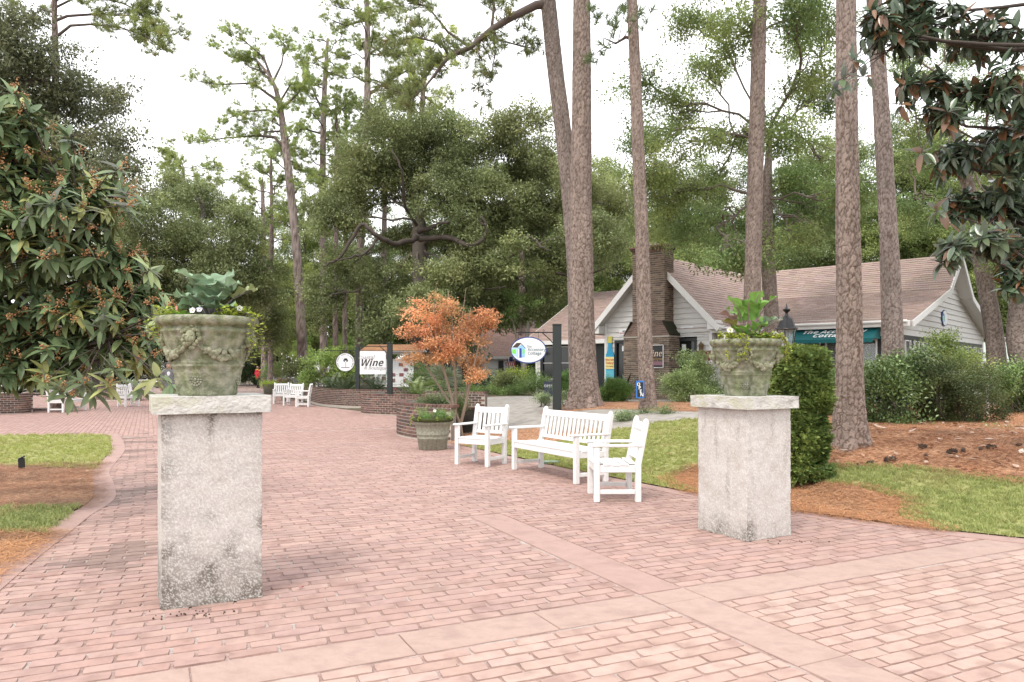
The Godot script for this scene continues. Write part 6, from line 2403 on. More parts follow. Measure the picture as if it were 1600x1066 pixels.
func trees() -> void:
	kit.oak = cluster(46, .42, .15, .066, 11)
	kit.far = cluster(60, .60, .19, .09, 12)
	kit.tuft = needle_tuft(34, .25, .012, 13)
	kit.airy = cluster(44, .42, .12, .06, 14)
	kit.shrub = cluster(46, .17, .05, .024, 15)
	kit.fine = cluster(64, .15, .042, .02, 16)
	kit.maple = cluster(26, .16, .055, .03, 17)
	var tone := Color(.27, .19, .168)
	var bark := [Color(.29, .226, .195), Color(.275, .225, .20), Color(.26, .206, .178)]
	var green := Color(.20, .245, .075)
	# pines whose trunks stand on the lawn and beds; their crowns are above the picture
	var mine := "tall pines round the cottage lawn"
	pine("thickest pine trunk, flared at its foot beside the oval sign post", mine, 18.7, [[914, 640, 46], [911, 560, 40], [909, 430, 36], [908, 300, 33], [909, 120, 29], [909, -60, 25], [912, -300, 18]], [], [9, 13.2, 16, 3.5, 1.0], green, [110, 560, .085, bark[0]], .30)
	pine("leaning grey pine trunk rising behind the thickest pine", mine, 20.5, [[906, 640, 32], [903, 520, 30], [899, 400, 28], [885, 250, 26], [868, 110, 25], [856, 0, 24], [838, -140, 20], [815, -320, 12]],
		[[[[860, 6], [838, 8], [803, 25], [768, 46], [735, 74], [702, 88], [686, 108], [664, 136], [640, 158]], 15, .2, -1.0], [[[770, 46], [778, 62], [800, 68], [830, 75]], 5, .3, .8], [[[768, 46], [772, 10], [760, -30]], 6, .3, .5], [[[770, 44], [774, 80], [768, 118]], 4, .4, .2], [[[702, 88], [690, 68], [650, 58], [610, 66]], 5, .3, -1.0], [[[664, 136], [640, 150], [605, 138]], 4, .3, .3], [[[735, 74], [700, 50], [668, 10], [640, 5]], 5, .2, .6]],
		[6, 12.8, 15.5, 3.5, 1.2], Color(.17, .20, .085), [72, 420, .065, bark[1]], .2)
	pine("slim pine before the brick chimney, with a blue sign on its trunk", mine, 17.0, [[1013, 642, 24], [1008, 540, 23], [1004, 400, 21], [998, 250, 19], [992, 100, 17], [987, -20, 16], [980, -260, 10]],
		[[[[994, 62], [978, 58], [962, 68], [945, 60]], 7, .2, .3]], [6, 11.6, 13.6, 2.6, 1.0], Color(.13, .17, .08), [64, 460, .06, bark[0]], .3)
	pine("tall pine trunk standing behind the right urn", mine, 19.0, [[1172, 655, 27], [1174, 520, 26], [1177, 400, 25], [1181, 250, 24], [1185, 100, 22], [1188, -20, 20], [1192, -280, 13]], [], [7, 12.5, 15, 3, 1], green, [68, 420, .065, bark[2]], .25)
	pine("stout pine on the straw bed right of the ivy-covered block", mine, 10.5, [[1329, 700, 44], [1328, 640, 41], [1327, 500, 38], [1325, 350, 35], [1323, 180, 32], [1322, 0, 29], [1322, -260, 24], [1324, -620, 16]], [], [7, 9.5, 12.6, 2.6, 1.0], green, [110, 620, .065, bark[0]], .42)
	pine("pine before the cottage corner, behind the evergreen shrubs", mine, 14.0, [[1398, 640, 34], [1396, 560, 32], [1392, 440, 29], [1384, 280, 25], [1374, 120, 23], [1366, 0, 22], [1354, -300, 15]], [], [6, 11.0, 13.5, 2.4, 1.0], green, [76, 480, .06, bark[1]], .25)
	# pines in the middle distance, their crowns against the sky
	var farp := "tall pines beyond the plaza"
	var soft := [22, 130, .12, Color(.34, .275, .25)]
	pine("pine with crooked limbs reaching left against the white sky", farp, 45.0, [[475, 600, 17], [471, 520, 15], [464, 400, 13.5], [452, 280, 12.5], [444, 215, 11], [437, 165, 9], [425, 125, 6], [402, 95, 4]],
		[[[[445, 232], [428, 214], [400, 212], [350, 216], [285, 226]], 6, .3], [[[443, 205], [415, 206], [385, 190]], 4, .3], [[[441, 185], [420, 172], [385, 174], [345, 190]], 5, .3], [[[438, 160], [420, 148], [395, 130], [345, 132], [298, 126]], 6, .25], [[[427, 130], [408, 112], [400, 92], [370, 92], [335, 72]], 5, .25], [[[425, 125], [412, 90], [380, 62], [352, 50]], 5, .25], [[[428, 125], [440, 100], [445, 70], [430, 55]], 4, .3], [[[440, 170], [462, 150], [478, 128]], 5, .2], [[[437, 160], [455, 130], [470, 140]], 4, .2], [[[444, 200], [425, 190], [440, 165]], 4, .2], [[[420, 115], [390, 105], [365, 80]], 4, .2]],
		[5, 12, 16.5, 1.8, 1.2], Color(.26, .315, .11), soft)
	pine("straight pine just right of the crooked one, with a pale green crown", farp, 50.0, [[506, 600, 12], [505, 480, 11], [504, 330, 10], [505, 200, 9], [508, 120, 7], [512, 60, 4]], [[[[506, 180], [480, 120], [465, 80]], 4, .3], [[[506, 210], [470, 200], [450, 240]], 4, .3]], [26, 10, 23.5, 3.6, 1.6], Color(.235, .29, .10), soft)
	pine("tall pine behind the big oak, its crown near the top of the picture", farp, 44.0, [[560, 600, 13], [562, 450, 12], [566, 300, 11.5], [573, 170, 10.5], [574, 60, 9], [572, -40, 7], [570, -150, 4]], [[[[574, 150], [600, 130], [640, 108], [680, 105]], 5, .3], [[[575, 70], [600, 84], [640, 82]], 4, .3], [[[573, 30], [540, 40], [510, 28]], 5, .3], [[[575, 85], [600, 70], [640, 100]], 4, .3]], [22, 17, 28, 4.0, 2.0], Color(.23, .27, .10), soft)
	pine("yellow-green pine showing above the big oak", farp, 52.0, [[655, 600, 12], [656, 300, 10], [660, 160, 8], [668, 80, 5]], [[[[662, 150], [690, 170], [715, 200]], 4, .1]], [24, 15, 24, 4.2, 1.8], Color(.31, .35, .10), soft)
	pine("pine with a bright tufted crown left of centre behind the urn", farp, 60.0, [[412, 600, 9], [412, 450, 8], [411, 350, 7], [410, 285, 5]], [], [18, 9, 17.5, 3.6, 1.6], Color(.29, .335, .12), soft)
	pine("pine with a flat green crown above the left dark oak", farp, 58.0, [[285, 600, 9], [286, 400, 8], [288, 320, 7], [286, 262, 4]], [], [16, 13.5, 18.5, 4.2, 2.2], Color(.25, .30, .11), soft)
	pine("pine rising out of the dark oak at the upper left", farp, 27.0, [[86, 610, 15], [88, 400, 13], [87, 200, 11], [86, 80, 9], [84, -30, 7], [83, -160, 4]],
		[[[[87, 58], [110, 40], [140, 38], [185, 42], [225, 55], [262, 82]], 5, .4, -1.0], [[[87, 32], [105, 25], [150, 22], [200, 24], [245, 40], [268, 60]], 5, .3, .5], [[[86, 20], [65, 15], [40, 30]], 4, .3, .4], [[[86, 12], [130, -10], [190, 5], [225, 20]], 4, .3, 1.0]], [9, 14.5, 18, 2.2, 1.2], Color(.19, .22, .085), [22, 130, .1, Color(.25, .19, .175)])
	for q in [[525, 47, 9, 330, "slender bare pine trunk, third from the crooked pine"], [540, 54, 8, 330, "thin pine trunk partly hidden by the round sign"], [600, 50, 10, 360, "pine trunk directly behind the notice board roof"], [423, 55, 8, 400, "dark slender trunk behind the standing person in red"], [816, 48, 11, 450, "pine trunk behind the left end of the cottage roof"], [850, 56, 8, 440, "thin dark trunk between the sign post and big oak"], [833, 52, 9, 440, "straight trunk just above the oval sign"]]:
		pine(q[4], "bare trunks in the wood behind", q[1], [[q[0], 600, q[2]], [q[0] - 1, 500, q[2] * .95], [q[0] + 1, q[3] - 60, q[2] * .75], [q[0], q[3] - 160, q[2] * .4]], [], [12, 12, 19, 3.2, 1.5], Color(.20, .25, .09), [14, 80, .12, Color(.25, .19, .175)])
	# big live oak in the middle
	var dusk := [Color(.120, .143, .066), Color(.136, .16, .073), Color(.11, .132, .063), Color(.158, .17, .074)]
	var oak := leaf_tree("live_oak", "great spreading live oak in the middle behind the notice board", "oak tree", "dark evergreen oaks", [[on(-4.8, 38.5), .42], [spot(656, 500, 38.5), .40], [spot(655, 430, 38.5), .38], [spot(656, 385, 38.5), .40], [spot(654, 345, 38.5), .34]],
		masses([[600, 225, 70, 52], [672, 225, 70, 50], [560, 285, 62, 48], [745, 240, 78, 62], [820, 205, 50, 40], [850, 265, 62, 55], [905, 300, 55, 50], [640, 285, 62, 42], [708, 305, 60, 42], [780, 320, 60, 44], [525, 345, 42, 40], [540, 420, 50, 34], [605, 440, 46, 36], [835, 345, 60, 40], [925, 375, 52, 48], [890, 425, 50, 40], [790, 405, 55, 34], [720, 430, 60, 36], [665, 480, 52, 36], [590, 500, 48, 36], [742, 368, 60, 26], [640, 372, 52, 20], [860, 395, 50, 24], [745, 490, 58, 34], [825, 460, 56, 38], [690, 535, 60, 26], [505, 470, 30, 40], [960, 330, 30, 50]], 38.5, 1.2, 3.5), kit.oak, 6.5, dusk, 1.3, -.30, null, null, 4, .42)
	var arms := MB.new()
	for q in [[[[655, 372], [622, 380], [590, 370], [565, 352], [535, 398], [505, 416]], 11, 5, 35.0], [[[590, 370], [575, 392], [548, 402], [520, 408]], 6, 3, 35.0], [[[655, 362], [682, 352], [702, 346]], 11, 6, 35.5], [[[657, 375], [700, 372], [738, 384], [760, 364], [752, 338]], 11, 6, 35.2], [[[720, 342], [745, 346], [760, 352]], 6, 4, 34.8], [[[798, 370], [830, 372], [846, 386], [858, 392]], 6, 4, 34.5], [[[846, 384], [868, 372], [878, 378]], 4, 2, 34.5], [[[650, 352], [632, 318], [628, 268], [612, 232]], 7, 3, 35.2], [[[700, 440], [745, 452], [790, 448]], 5, 3, 34.8], [[[870, 428], [905, 432], [945, 420]], 6, 3, 35.0]]:
		var line := []
		for k in q[0].size():
			line.append(spot(q[0][k][0], q[0][k][1], lerpf(37.5, q[3], minf(1.0, k * .5))) - oak.position)
		var bent := []
		for k in line.size() - 1:
			for j in 5:
				bent.append((line[k] as Vector3).cubic_interpolate(line[k + 1], line[maxi(k - 1, 0)], line[mini(k + 2, line.size() - 1)], j / 5.0) + rdir() * .05)
		bent.append(line[-1])
		arms.tube(bent, taper(bent.size(), q[1] * .0135, q[2] * .009), 8)
	put("limbs", arms, M.dark_twig, oak)
	leaf_tree("live_oak", "dark live oak behind the left urn, hanging low over the plaza edge", "oak tree", "dark evergreen oaks", [[on(-16.5, 42), .4], [spot(330, 500, 42), .36], [spot(325, 430, 42), .34]],
		masses([[262, 300, 48, 34], [318, 318, 50, 34], [240, 350, 56, 44], [310, 375, 62, 48], [372, 368, 42, 38], [270, 425, 62, 46], [350, 430, 56, 46], [405, 445, 34, 42], [225, 480, 56, 40], [300, 490, 58, 36], [370, 495, 50, 34], [420, 510, 26, 40], [200, 420, 50, 60], [190, 340, 40, 50]], 42, 1.2, 3.0), kit.oak, 6.0, dusk, 1.3, -.32)
	leaf_tree("live_oak", "dark oak crown filling the upper left corner above the loquat", "oak tree", "dark evergreen oaks", [[on(-18.2, 24), .34], [spot(-70, 420, 24), .3], [spot(-30, 300, 24), .26]],
		masses([[20, 60, 62, 42], [60, 120, 70, 46], [10, 160, 70, 60], [100, 165, 62, 44], [150, 150, 48, 30], [60, 225, 80, 48], [150, 215, 55, 40], [185, 270, 30, 26], [120, 290, 70, 40], [190, 320, 40, 30], [40, 320, 80, 50], [-40, 100, 60, 80]], 24, 1.1, 2.0), kit.oak, 6.0, [Color(.088, .10, .06), Color(.10, .112, .068), Color(.115, .12, .065)], 1.05, -.34)
	# open-crowned tree before the cottage roof
	var spring := [Color(.115, .165, .062), Color(.135, .18, .068), Color(.10, .145, .058), Color(.165, .19, .075)]
	leaf_tree("water_oak", "open-crowned green tree in front of the cottage roof, with a cut stub", "tree", "", [[on(7.8, 22.5), .23], [spot(1207, 520, 22.5), .22], [spot(1202, 440, 22.5), .21], [spot(1199, 370, 22.5), .20], [spot(1198, 310, 22.5), .17], [spot(1203, 215, 22.5), .06]],
		masses([[1050, 165, 55, 30], [1020, 210, 55, 34], [1075, 220, 50, 30], [1010, 280, 40, 30], [1060, 300, 60, 30], [1120, 290, 46, 30], [1040, 345, 60, 34], [1120, 355, 55, 34], [1000, 130, 32, 20], [1110, 110, 50, 26], [1150, 60, 50, 30], [1100, 30, 50, 24], [1240, 30, 50, 34], [1280, 50, 50, 40], [1250, 110, 50, 34], [1290, 150, 40, 30], [1230, 200, 50, 30], [1285, 250, 48, 34], [1235, 285, 45, 24], [1290, 330, 48, 34], [1240, 365, 40, 24], [1150, 215, 40, 24], [1330, 300, 40, 34], [1150, 400, 40, 18]], 22.5, 1.3, 3.0), kit.airy, 10.5, spring, .95, -.14, M.scaly, null, 7, .7)
	# two leaning trunks at the right of the cottage
	var warm := [Color(.10, .14, .05), Color(.13, .16, .055), Color(.085, .12, .05)]
	var scaly: Material = M.scaly
	leaf_tree("oak_tree", "leaning oak trunk just beyond the right end of the cottage", "oak tree", "oaks at the right of the cottage", [[on(15.6, 24.0), .30], [spot(1556, 540, 24), .27], [spot(1543, 460, 24), .25], [spot(1530, 390, 24), .24], [spot(1515, 300, 24), .2], [spot(1490, 200, 24), .15], [spot(1478, 120, 24), .05]],
		masses([[1440, 130, 50, 34], [1500, 80, 60, 40], [1420, 200, 40, 30], [1440, 330, 40, 30], [1560, 150, 60, 40], [1470, 250, 40, 30], [1580, 260, 50, 40], [1400, 90, 40, 30], [1420, 260, 30, 22], [1555, 330, 40, 26]], 25, 1.2, 2.5), kit.airy, 6.5, spring, .9, -.15, scaly, null, 5, .7)
	leaf_tree("oak_tree", "second oak trunk at the right border of the picture", "oak tree", "oaks at the right of the cottage", [[on(16.2, 23.2), .32], [spot(1590, 540, 23.2), .28], [spot(1594, 460, 23.2), .26], [spot(1604, 380, 23.2), .24], [spot(1625, 260, 23.2), .2]],
		masses([[1620, 150, 60, 40], [1600, 300, 50, 34], [1660, 220, 60, 50], [1590, 400, 30, 24]], 23.5, 1.2, 2.0), kit.airy, 4.0, warm, .9, -.15, scaly, null, 4, .7)
	# the wood behind, tree by tree
	var mid := [Color(.115, .15, .06), Color(.14, .175, .07), Color(.095, .125, .055), Color(.17, .20, .075)]
	var pale := [Color(.19, .225, .085), Color(.22, .25, .09), Color(.16, .20, .08)]
	var back := [[-30, 62, 200, 9, 0, "dark tree far behind the loquat at the left border"], [150, 66, 330, 8, 0, "dark low tree between the loquat and the left oak"], [250, 72, 420, 9, 0, "dark tree at the far edge of the plaza behind the left urn"], [345, 74, 400, 8, 0, "dark tree in shade behind the person in red"], [430, 70, 330, 7, 1, "olive tree behind the crooked pine trunk"], [400, 76, 470, 7, 2, "small pale tree glowing at the end of the plaza"], [485, 66, 340, 6, 2, "light green tree between the two left pines"], [540, 70, 300, 7, 1, "tree behind the straight pine left of the big oak"], [590, 74, 420, 8, 1, "tree behind the round sign"], [650, 72, 320, 8, 1, "tree behind the trunk of the big oak"], [720, 70, 310, 9, 1, "tree behind the orange maple"], [780, 68, 340, 8, 2, "yellow-green tree above the white house"], [850, 66, 320, 7, 1, "tree behind the oval sign"], [905, 60, 280, 7, 1, "tree behind the thickest pine"], [960, 56, 265, 7, 2, "pale tree behind the chimney"], [1030, 60, 255, 8, 1, "tree behind the cottage gable"], [1105, 62, 265, 7, 2, "pale thin tree above the cottage ridge"], [1180, 58, 245, 8, 1, "tree behind the open-crowned tree"], [1260, 60, 235, 8, 1, "tree behind the awning end of the cottage"], [1345, 56, 225, 8, 1, "tree behind the two right pines"], [1420, 52, 205, 7, 1, "tree above the right roof ridge"], [1490, 50, 195, 7, 2, "pale tree behind the leaning oak"], [1560, 54, 205, 8, 1, "tree between the two leaning oaks"], [1640, 50, 240, 8, 0, "dark tree beyond the right border"], [1900, 34, 150, 7, 0, "dark tree well beyond the right border, nearer than the others"], [2100, 44, 150, 9, 1, "tree far beyond the right border"]]
	for q in back:
		var at := spot(q[0], 600, q[1])
		at.y = lie(at.x, q[1])
		var top: float = EYE + (HORIZON - q[2]) * q[1] / FOCAL
		leaf_tree("woodland_tree", q[5], "tree", "trees of the wood behind", [[at, .22], [at + Vector3(r(-.3, .3), top * .3, 0), .18], [at + Vector3(r(-.5, .5), top * .5, 0), .14]], round_crown(at, q[3], 2.2, top, 8), kit.far, 3.0, [dusk, mid, pale][q[4]], 1.0, -.22, null, null, 2, .35)
	foreground_trees()

# the loquat at the left and the magnolia at the upper right, leaf by leaf
func whorl_tree(called: String, label: String, category: String, trunk: Array, tips: Array, len: float, wide: float, tints: Array, under: Color, per: int, m: Material, hang: float, bloom: bool) -> void:
	var b: Vector3 = trunk[0][0]
	var o := base(called, b)
	tag(o, label, category)
	var mb := MB.new()
	var tp := []
	var tr := []
	for q in trunk:
		tp.append(q[0] - b)
		tr.append(q[1])
	mb.tube(tp, tr, 10)
	put("trunk", mb, M.oak_bark, o)
	var br := MB.new()
	var list := []        # [distance, transform, tint, mesh]
	var shapes := []
	for k in 3:
		var s := MB.new()
		s.col = Color(1, 1, 1)
		s.leaf(Transform3D(Basis(), Vector3.ZERO), 1.0, wide / len, [.35, .2, .5][k], [.12, .28, .02][k], 5, .75)
		shapes.append(s.build())
	var bw := []
	var bc := []
	var hubs := {}
	for t in tips:
		hubs[t[2]] = true
	for h in hubs:
		var best := 1e9
		var root := Vector3.ZERO
		for k in tp.size() - 1:
			for j in 5:
				var q: Vector3 = (tp[k] as Vector3).lerp(tp[k + 1], j / 4.0)
				var dist: float = q.distance_to((h as Vector3) - b + Vector3(0, -.4, 0))
				if dist < best:
					best = dist
					root = q
		br.tube(curve(root, (h as Vector3) - b, -.1, 7, .04), taper(8, .028, .012), 6, false)
	for t in tips:
		var p: Vector3 = t[0] - b
		var d: Vector3 = t[1]
		var from: Vector3 = t[2] - b
		br.tube(curve(from, p, .03, 4, .02), taper(5, .008, .004), 5, false)
		var tint: Color = tints[rng.randi() % tints.size()] * r(.75, 1.2)
		var spin := r(0, TAU)
		var frame := facing(d)
		for k in per:
			var a := spin + TAU * k / per * 1.618 * 2.0
			var lift := lerpf(.05, 1.1, rng.randf() * rng.randf()) - hang * .25
			var out := (frame.x * cos(a) + frame.y * sin(a) + d * lift - Vector3.UP * hang * r(.2, .9)).normalized()
			var l := len * r(.65, 1.15)
			var face := facing(out, Vector3.UP * 1.2 + d * .5 + rdir() * .35)
			var at := p - d * r(0, .10)
			var c := tint * r(.8, 1.2)
			if under.r > 0 and rng.randf() < .15:
				c = under * r(.7, 1.2)
			list.append([at.distance_squared_to(Vector3(0, EYE, 0) - b), Transform3D(face * Basis.from_scale(Vector3(l * r(.75, 1.25), l * r(.5, 1.6), l)), at), c, rng.randi() % 3])
		if bloom and rng.randf() < .55:
			for k in 26:
				bw.append(Transform3D(Basis().scaled(Vector3.ONE * r(.6, 1.2)), p + d * r(.0, .12) + rdir() * r(.0, .055)))
				bc.append([Color(.36, .175, .07), Color(.28, .14, .065), Color(.45, .27, .13)][rng.randi() % 3])
	stuff(put("branches", br, M.dark_twig, o))
	list.sort_custom(func(x, y): return x[0] < y[0])
	var near := []
	for k in list.size():
		var e = list[k]
		var w: Vector3 = e[1].origin + b
		if near.size() < 300 and in_view(w, -.02):
			near.append(e)
			e[0] = -1.0
	if not kit.has("leaf_mats"):
		kit.leaf_mats = {}
	for e in near:
		var key := "%d,%d,%d" % [int(e[2].r * 60), int(e[2].g * 60), int(e[2].b * 60)]
		if not kit.leaf_mats.has(key):
			var lm: StandardMaterial3D = m.duplicate()
			lm.vertex_color_use_as_albedo = false
			lm.albedo_color = (e[2] as Color).linear_to_srgb()
			kit.leaf_mats[key] = lm
		put("leaf", shapes[e[3]], kit.leaf_mats[key], o, e[1])
	for s in 3:
		var w := []
		var c := []
		for e in list:
			if e[0] >= 0 and e[3] == s:
				w.append(e[1])
				c.append(e[2])
		many("leaves", shapes[s], m, w, c, o)
	if bw.size():
		var bud := MB.new()
		bud.ball(Vector3.ZERO, Vector3.ONE * .008, Basis(), 4, 6)
		many("blossom", bud, M.straw, bw, bc, o)

func foreground_trees() -> void:
	var loq := leafy(lin(1, 1, 1), .42, .12)
	var tips := []
	var heart := [Vector3(-6.6, 2.4, -8.2), Vector3(-6.2, 1.6, -8.0), Vector3(-6.6, 3.4, -8.4)]
	for q in masses([[10, 200, 60, 60], [60, 270, 70, 60], [30, 340, 90, 70], [110, 330, 60, 50], [165, 300, 34, 30], [90, 410, 110, 60], [190, 420, 50, 40], [60, 490, 120, 60], [170, 490, 70, 50], [220, 470, 36, 30], [110, 545, 110, 40], [215, 545, 46, 36], [60, 580, 90, 30], [-60, 300, 90, 160], [-60, 500, 90, 90]], 7.6, 1.25, .3):
		var n := int(22 + q[1].x * q[1].y * 150)
		for k in n:
			var d := rdir()
			d.y = d.y * .8 + .15
			var p: Vector3 = q[0] + d.normalized() * q[1] * pow(rng.randf(), .25) * r(.8, 1.05)
			var from: Vector3 = q[0]
			tips.append([p, (d + Vector3(.15, .3, .15)).normalized(), from])
	for q in [[110, 618], [95, 606], [150, 612], [170, 600], [70, 596], [220, 605], [245, 590], [262, 480], [250, 520], [248, 500], [200, 322], [205, 300], [188, 262], [110, 210], [20, 140], [130, 600], [180, 575], [268, 600], [235, 420]]:
		var p := spot(q[0], q[1], 7.2)
		tips.append([p, Vector3(.35, .25, .3).normalized(), spot(170, 530, 7.6) if q[1] > 400 else spot(120, 330, 7.6)])
	whorl_tree("loquat_tree", "big-leaved loquat with rusty flower heads leaning in from the left", "tree", [[Vector3(-6.7, 0, -8.3), .13], [Vector3(-6.6, 1.0, -8.3), .11], [Vector3(-6.6, 2.2, -8.3), .09], [Vector3(-6.6, 3.6, -8.3), .05]], tips, .20, .066, [Color(.13, .19, .085), Color(.155, .215, .095), Color(.20, .25, .105), Color(.12, .17, .08), Color(.125, .18, .085), Color(.145, .20, .09), Color(.115, .165, .075), Color(.31, .33, .125)], Color(0, 0, 0), 9, loq, .35, true)
	var mag := leafy(lin(1, 1, 1), .28, .08)
	mag.metallic_specular = .55
	var t2 := []
	var trunkline := [Vector3(6.9, 2.5, -8.3), Vector3(6.8, 4.6, -8.3), Vector3(6.6, 6.4, -8.3)]
	for q in masses([[1545, 60, 60, 40], [1450, 40, 60, 34], [1400, 60, 40, 26], [1365, 45, 26, 30], [1575, 140, 44, 44], [1500, 150, 40, 26], [1440, 130, 36, 24], [1545, 230, 60, 44], [1490, 250, 36, 34], [1570, 310, 50, 40], [1500, 320, 34, 26], [1470, 180, 30, 24], [1550, 380, 40, 22], [1490, 390, 26, 18], [1640, 200, 60, 120], [1650, 340, 60, 80], [1590, 400, 34, 30], [1590, 230, 40, 60], [1585, 440, 26, 26], [1420, 10, 60, 20]], 8.2, 1.1, .4):
		var n := int(10 + q[1].x * q[1].y * 150)
		for k in n:
			var d := rdir()
			var p: Vector3 = q[0] + d * q[1] * pow(rng.randf(), .3)
			t2.append([p, (d * .6 + Vector3(-.35, .1, .1)).normalized(), q[0]])
	for q in [[1300, 140], [1312, 125], [1345, 120], [1330, 95], [1470, 412], [1482, 405], [1500, 365], [1405, 165], [1440, 240], [1360, 20], [1460, 330]]:
		var p := spot(q[0], q[1], 8.0)
		t2.append([p, Vector3(-.6, -.1, .2).normalized(), spot(1560, 360, 8.2) if q[1] > 300 else spot(1420, 60, 8.2)])
	whorl_tree("magnolia_tree", "glossy magnolia with rusty leaf undersides hanging in at the upper right", "tree", [[on(7.4, 8.4), .16], [Vector3(7.2, 2.4, -8.4), .13], [Vector3(7.0, 4.6, -8.4), .1], [Vector3(6.7, 7.0, -8.4), .06]], t2, .19, .072, [Color(.085, .13, .075), Color(.10, .145, .085), Color(.12, .155, .10), Color(.09, .125, .075)], Color(.19, .095, .045), 9, mag, .45, false)


# ---------------------------------------------------------------- shrubs, bedding plants, ivy
func shrub(called: String, label: String, category: String, group: String, blobs: Array, mesh: ArrayMesh, per_m2: float, tints: Array, size := 1.0, gap := -.4, leaf: Material = null, foot := -99.0, freq := 1.2) -> Node3D:
	var lo := Vector3.ZERO
	var low := 1e9
	for q in blobs:
		lo += q[0] / blobs.size()
		low = minf(low, q[0].y - q[1].y)
	var b := Vector3(lo.x, lie(lo.x, -lo.z) if foot < -90 else foot, lo.z)
	var o := base(called, b)
	tag(o, label, category, group)
	var st := MB.new()
	var local := []
	for q in blobs:
		var c: Vector3 = q[0] - b
		local.append([c, q[1]])
		for k in 3:
			var root := Vector3(r(-.12, .12) + c.x * .35, -.02, r(-.12, .12) + c.z * .35)
			st.tube(curve(root, c + rdir() * q[1] * .7, .04, 4, .03), taper(5, .016, .005), 5, false)
	put("stems", st, M.twig, o)
	leaf_cloud(o, local, mesh, leaf if leaf else M.leaf, per_m2, tints, size, gap, "foliage", int(absf(b.x * 23)) + 5, freq)
	return o

# long fronds or straps arching out of one root: shape(k) gives a leaf mesh
func rosette_plant(called: String, label: String, category: String, group: String, at: Vector3, n: int, shape: ArrayMesh, len: float, rise0: float, rise1: float, tints: Array, m: Material) -> Node3D:
	var o := base(called, at)
	tag(o, label, category, group)
	var w := []
	var c := []
	for k in n:
		var a := k * 2.4 + r(-.2, .2)
		var up := lerpf(rise0, rise1, float(k) / n) + r(-.1, .1)
		var d := Vector3(cos(a) * cos(up), sin(up), sin(a) * cos(up))
		w.append(Transform3D(facing(d).scaled(Vector3.ONE * len * r(.8, 1.15)), Vector3(cos(a), 0, sin(a)) * .03))
		c.append(tints[rng.randi() % tints.size()] * r(.8, 1.2))
	many("leaves", shape, m, w, c, o)
	return o

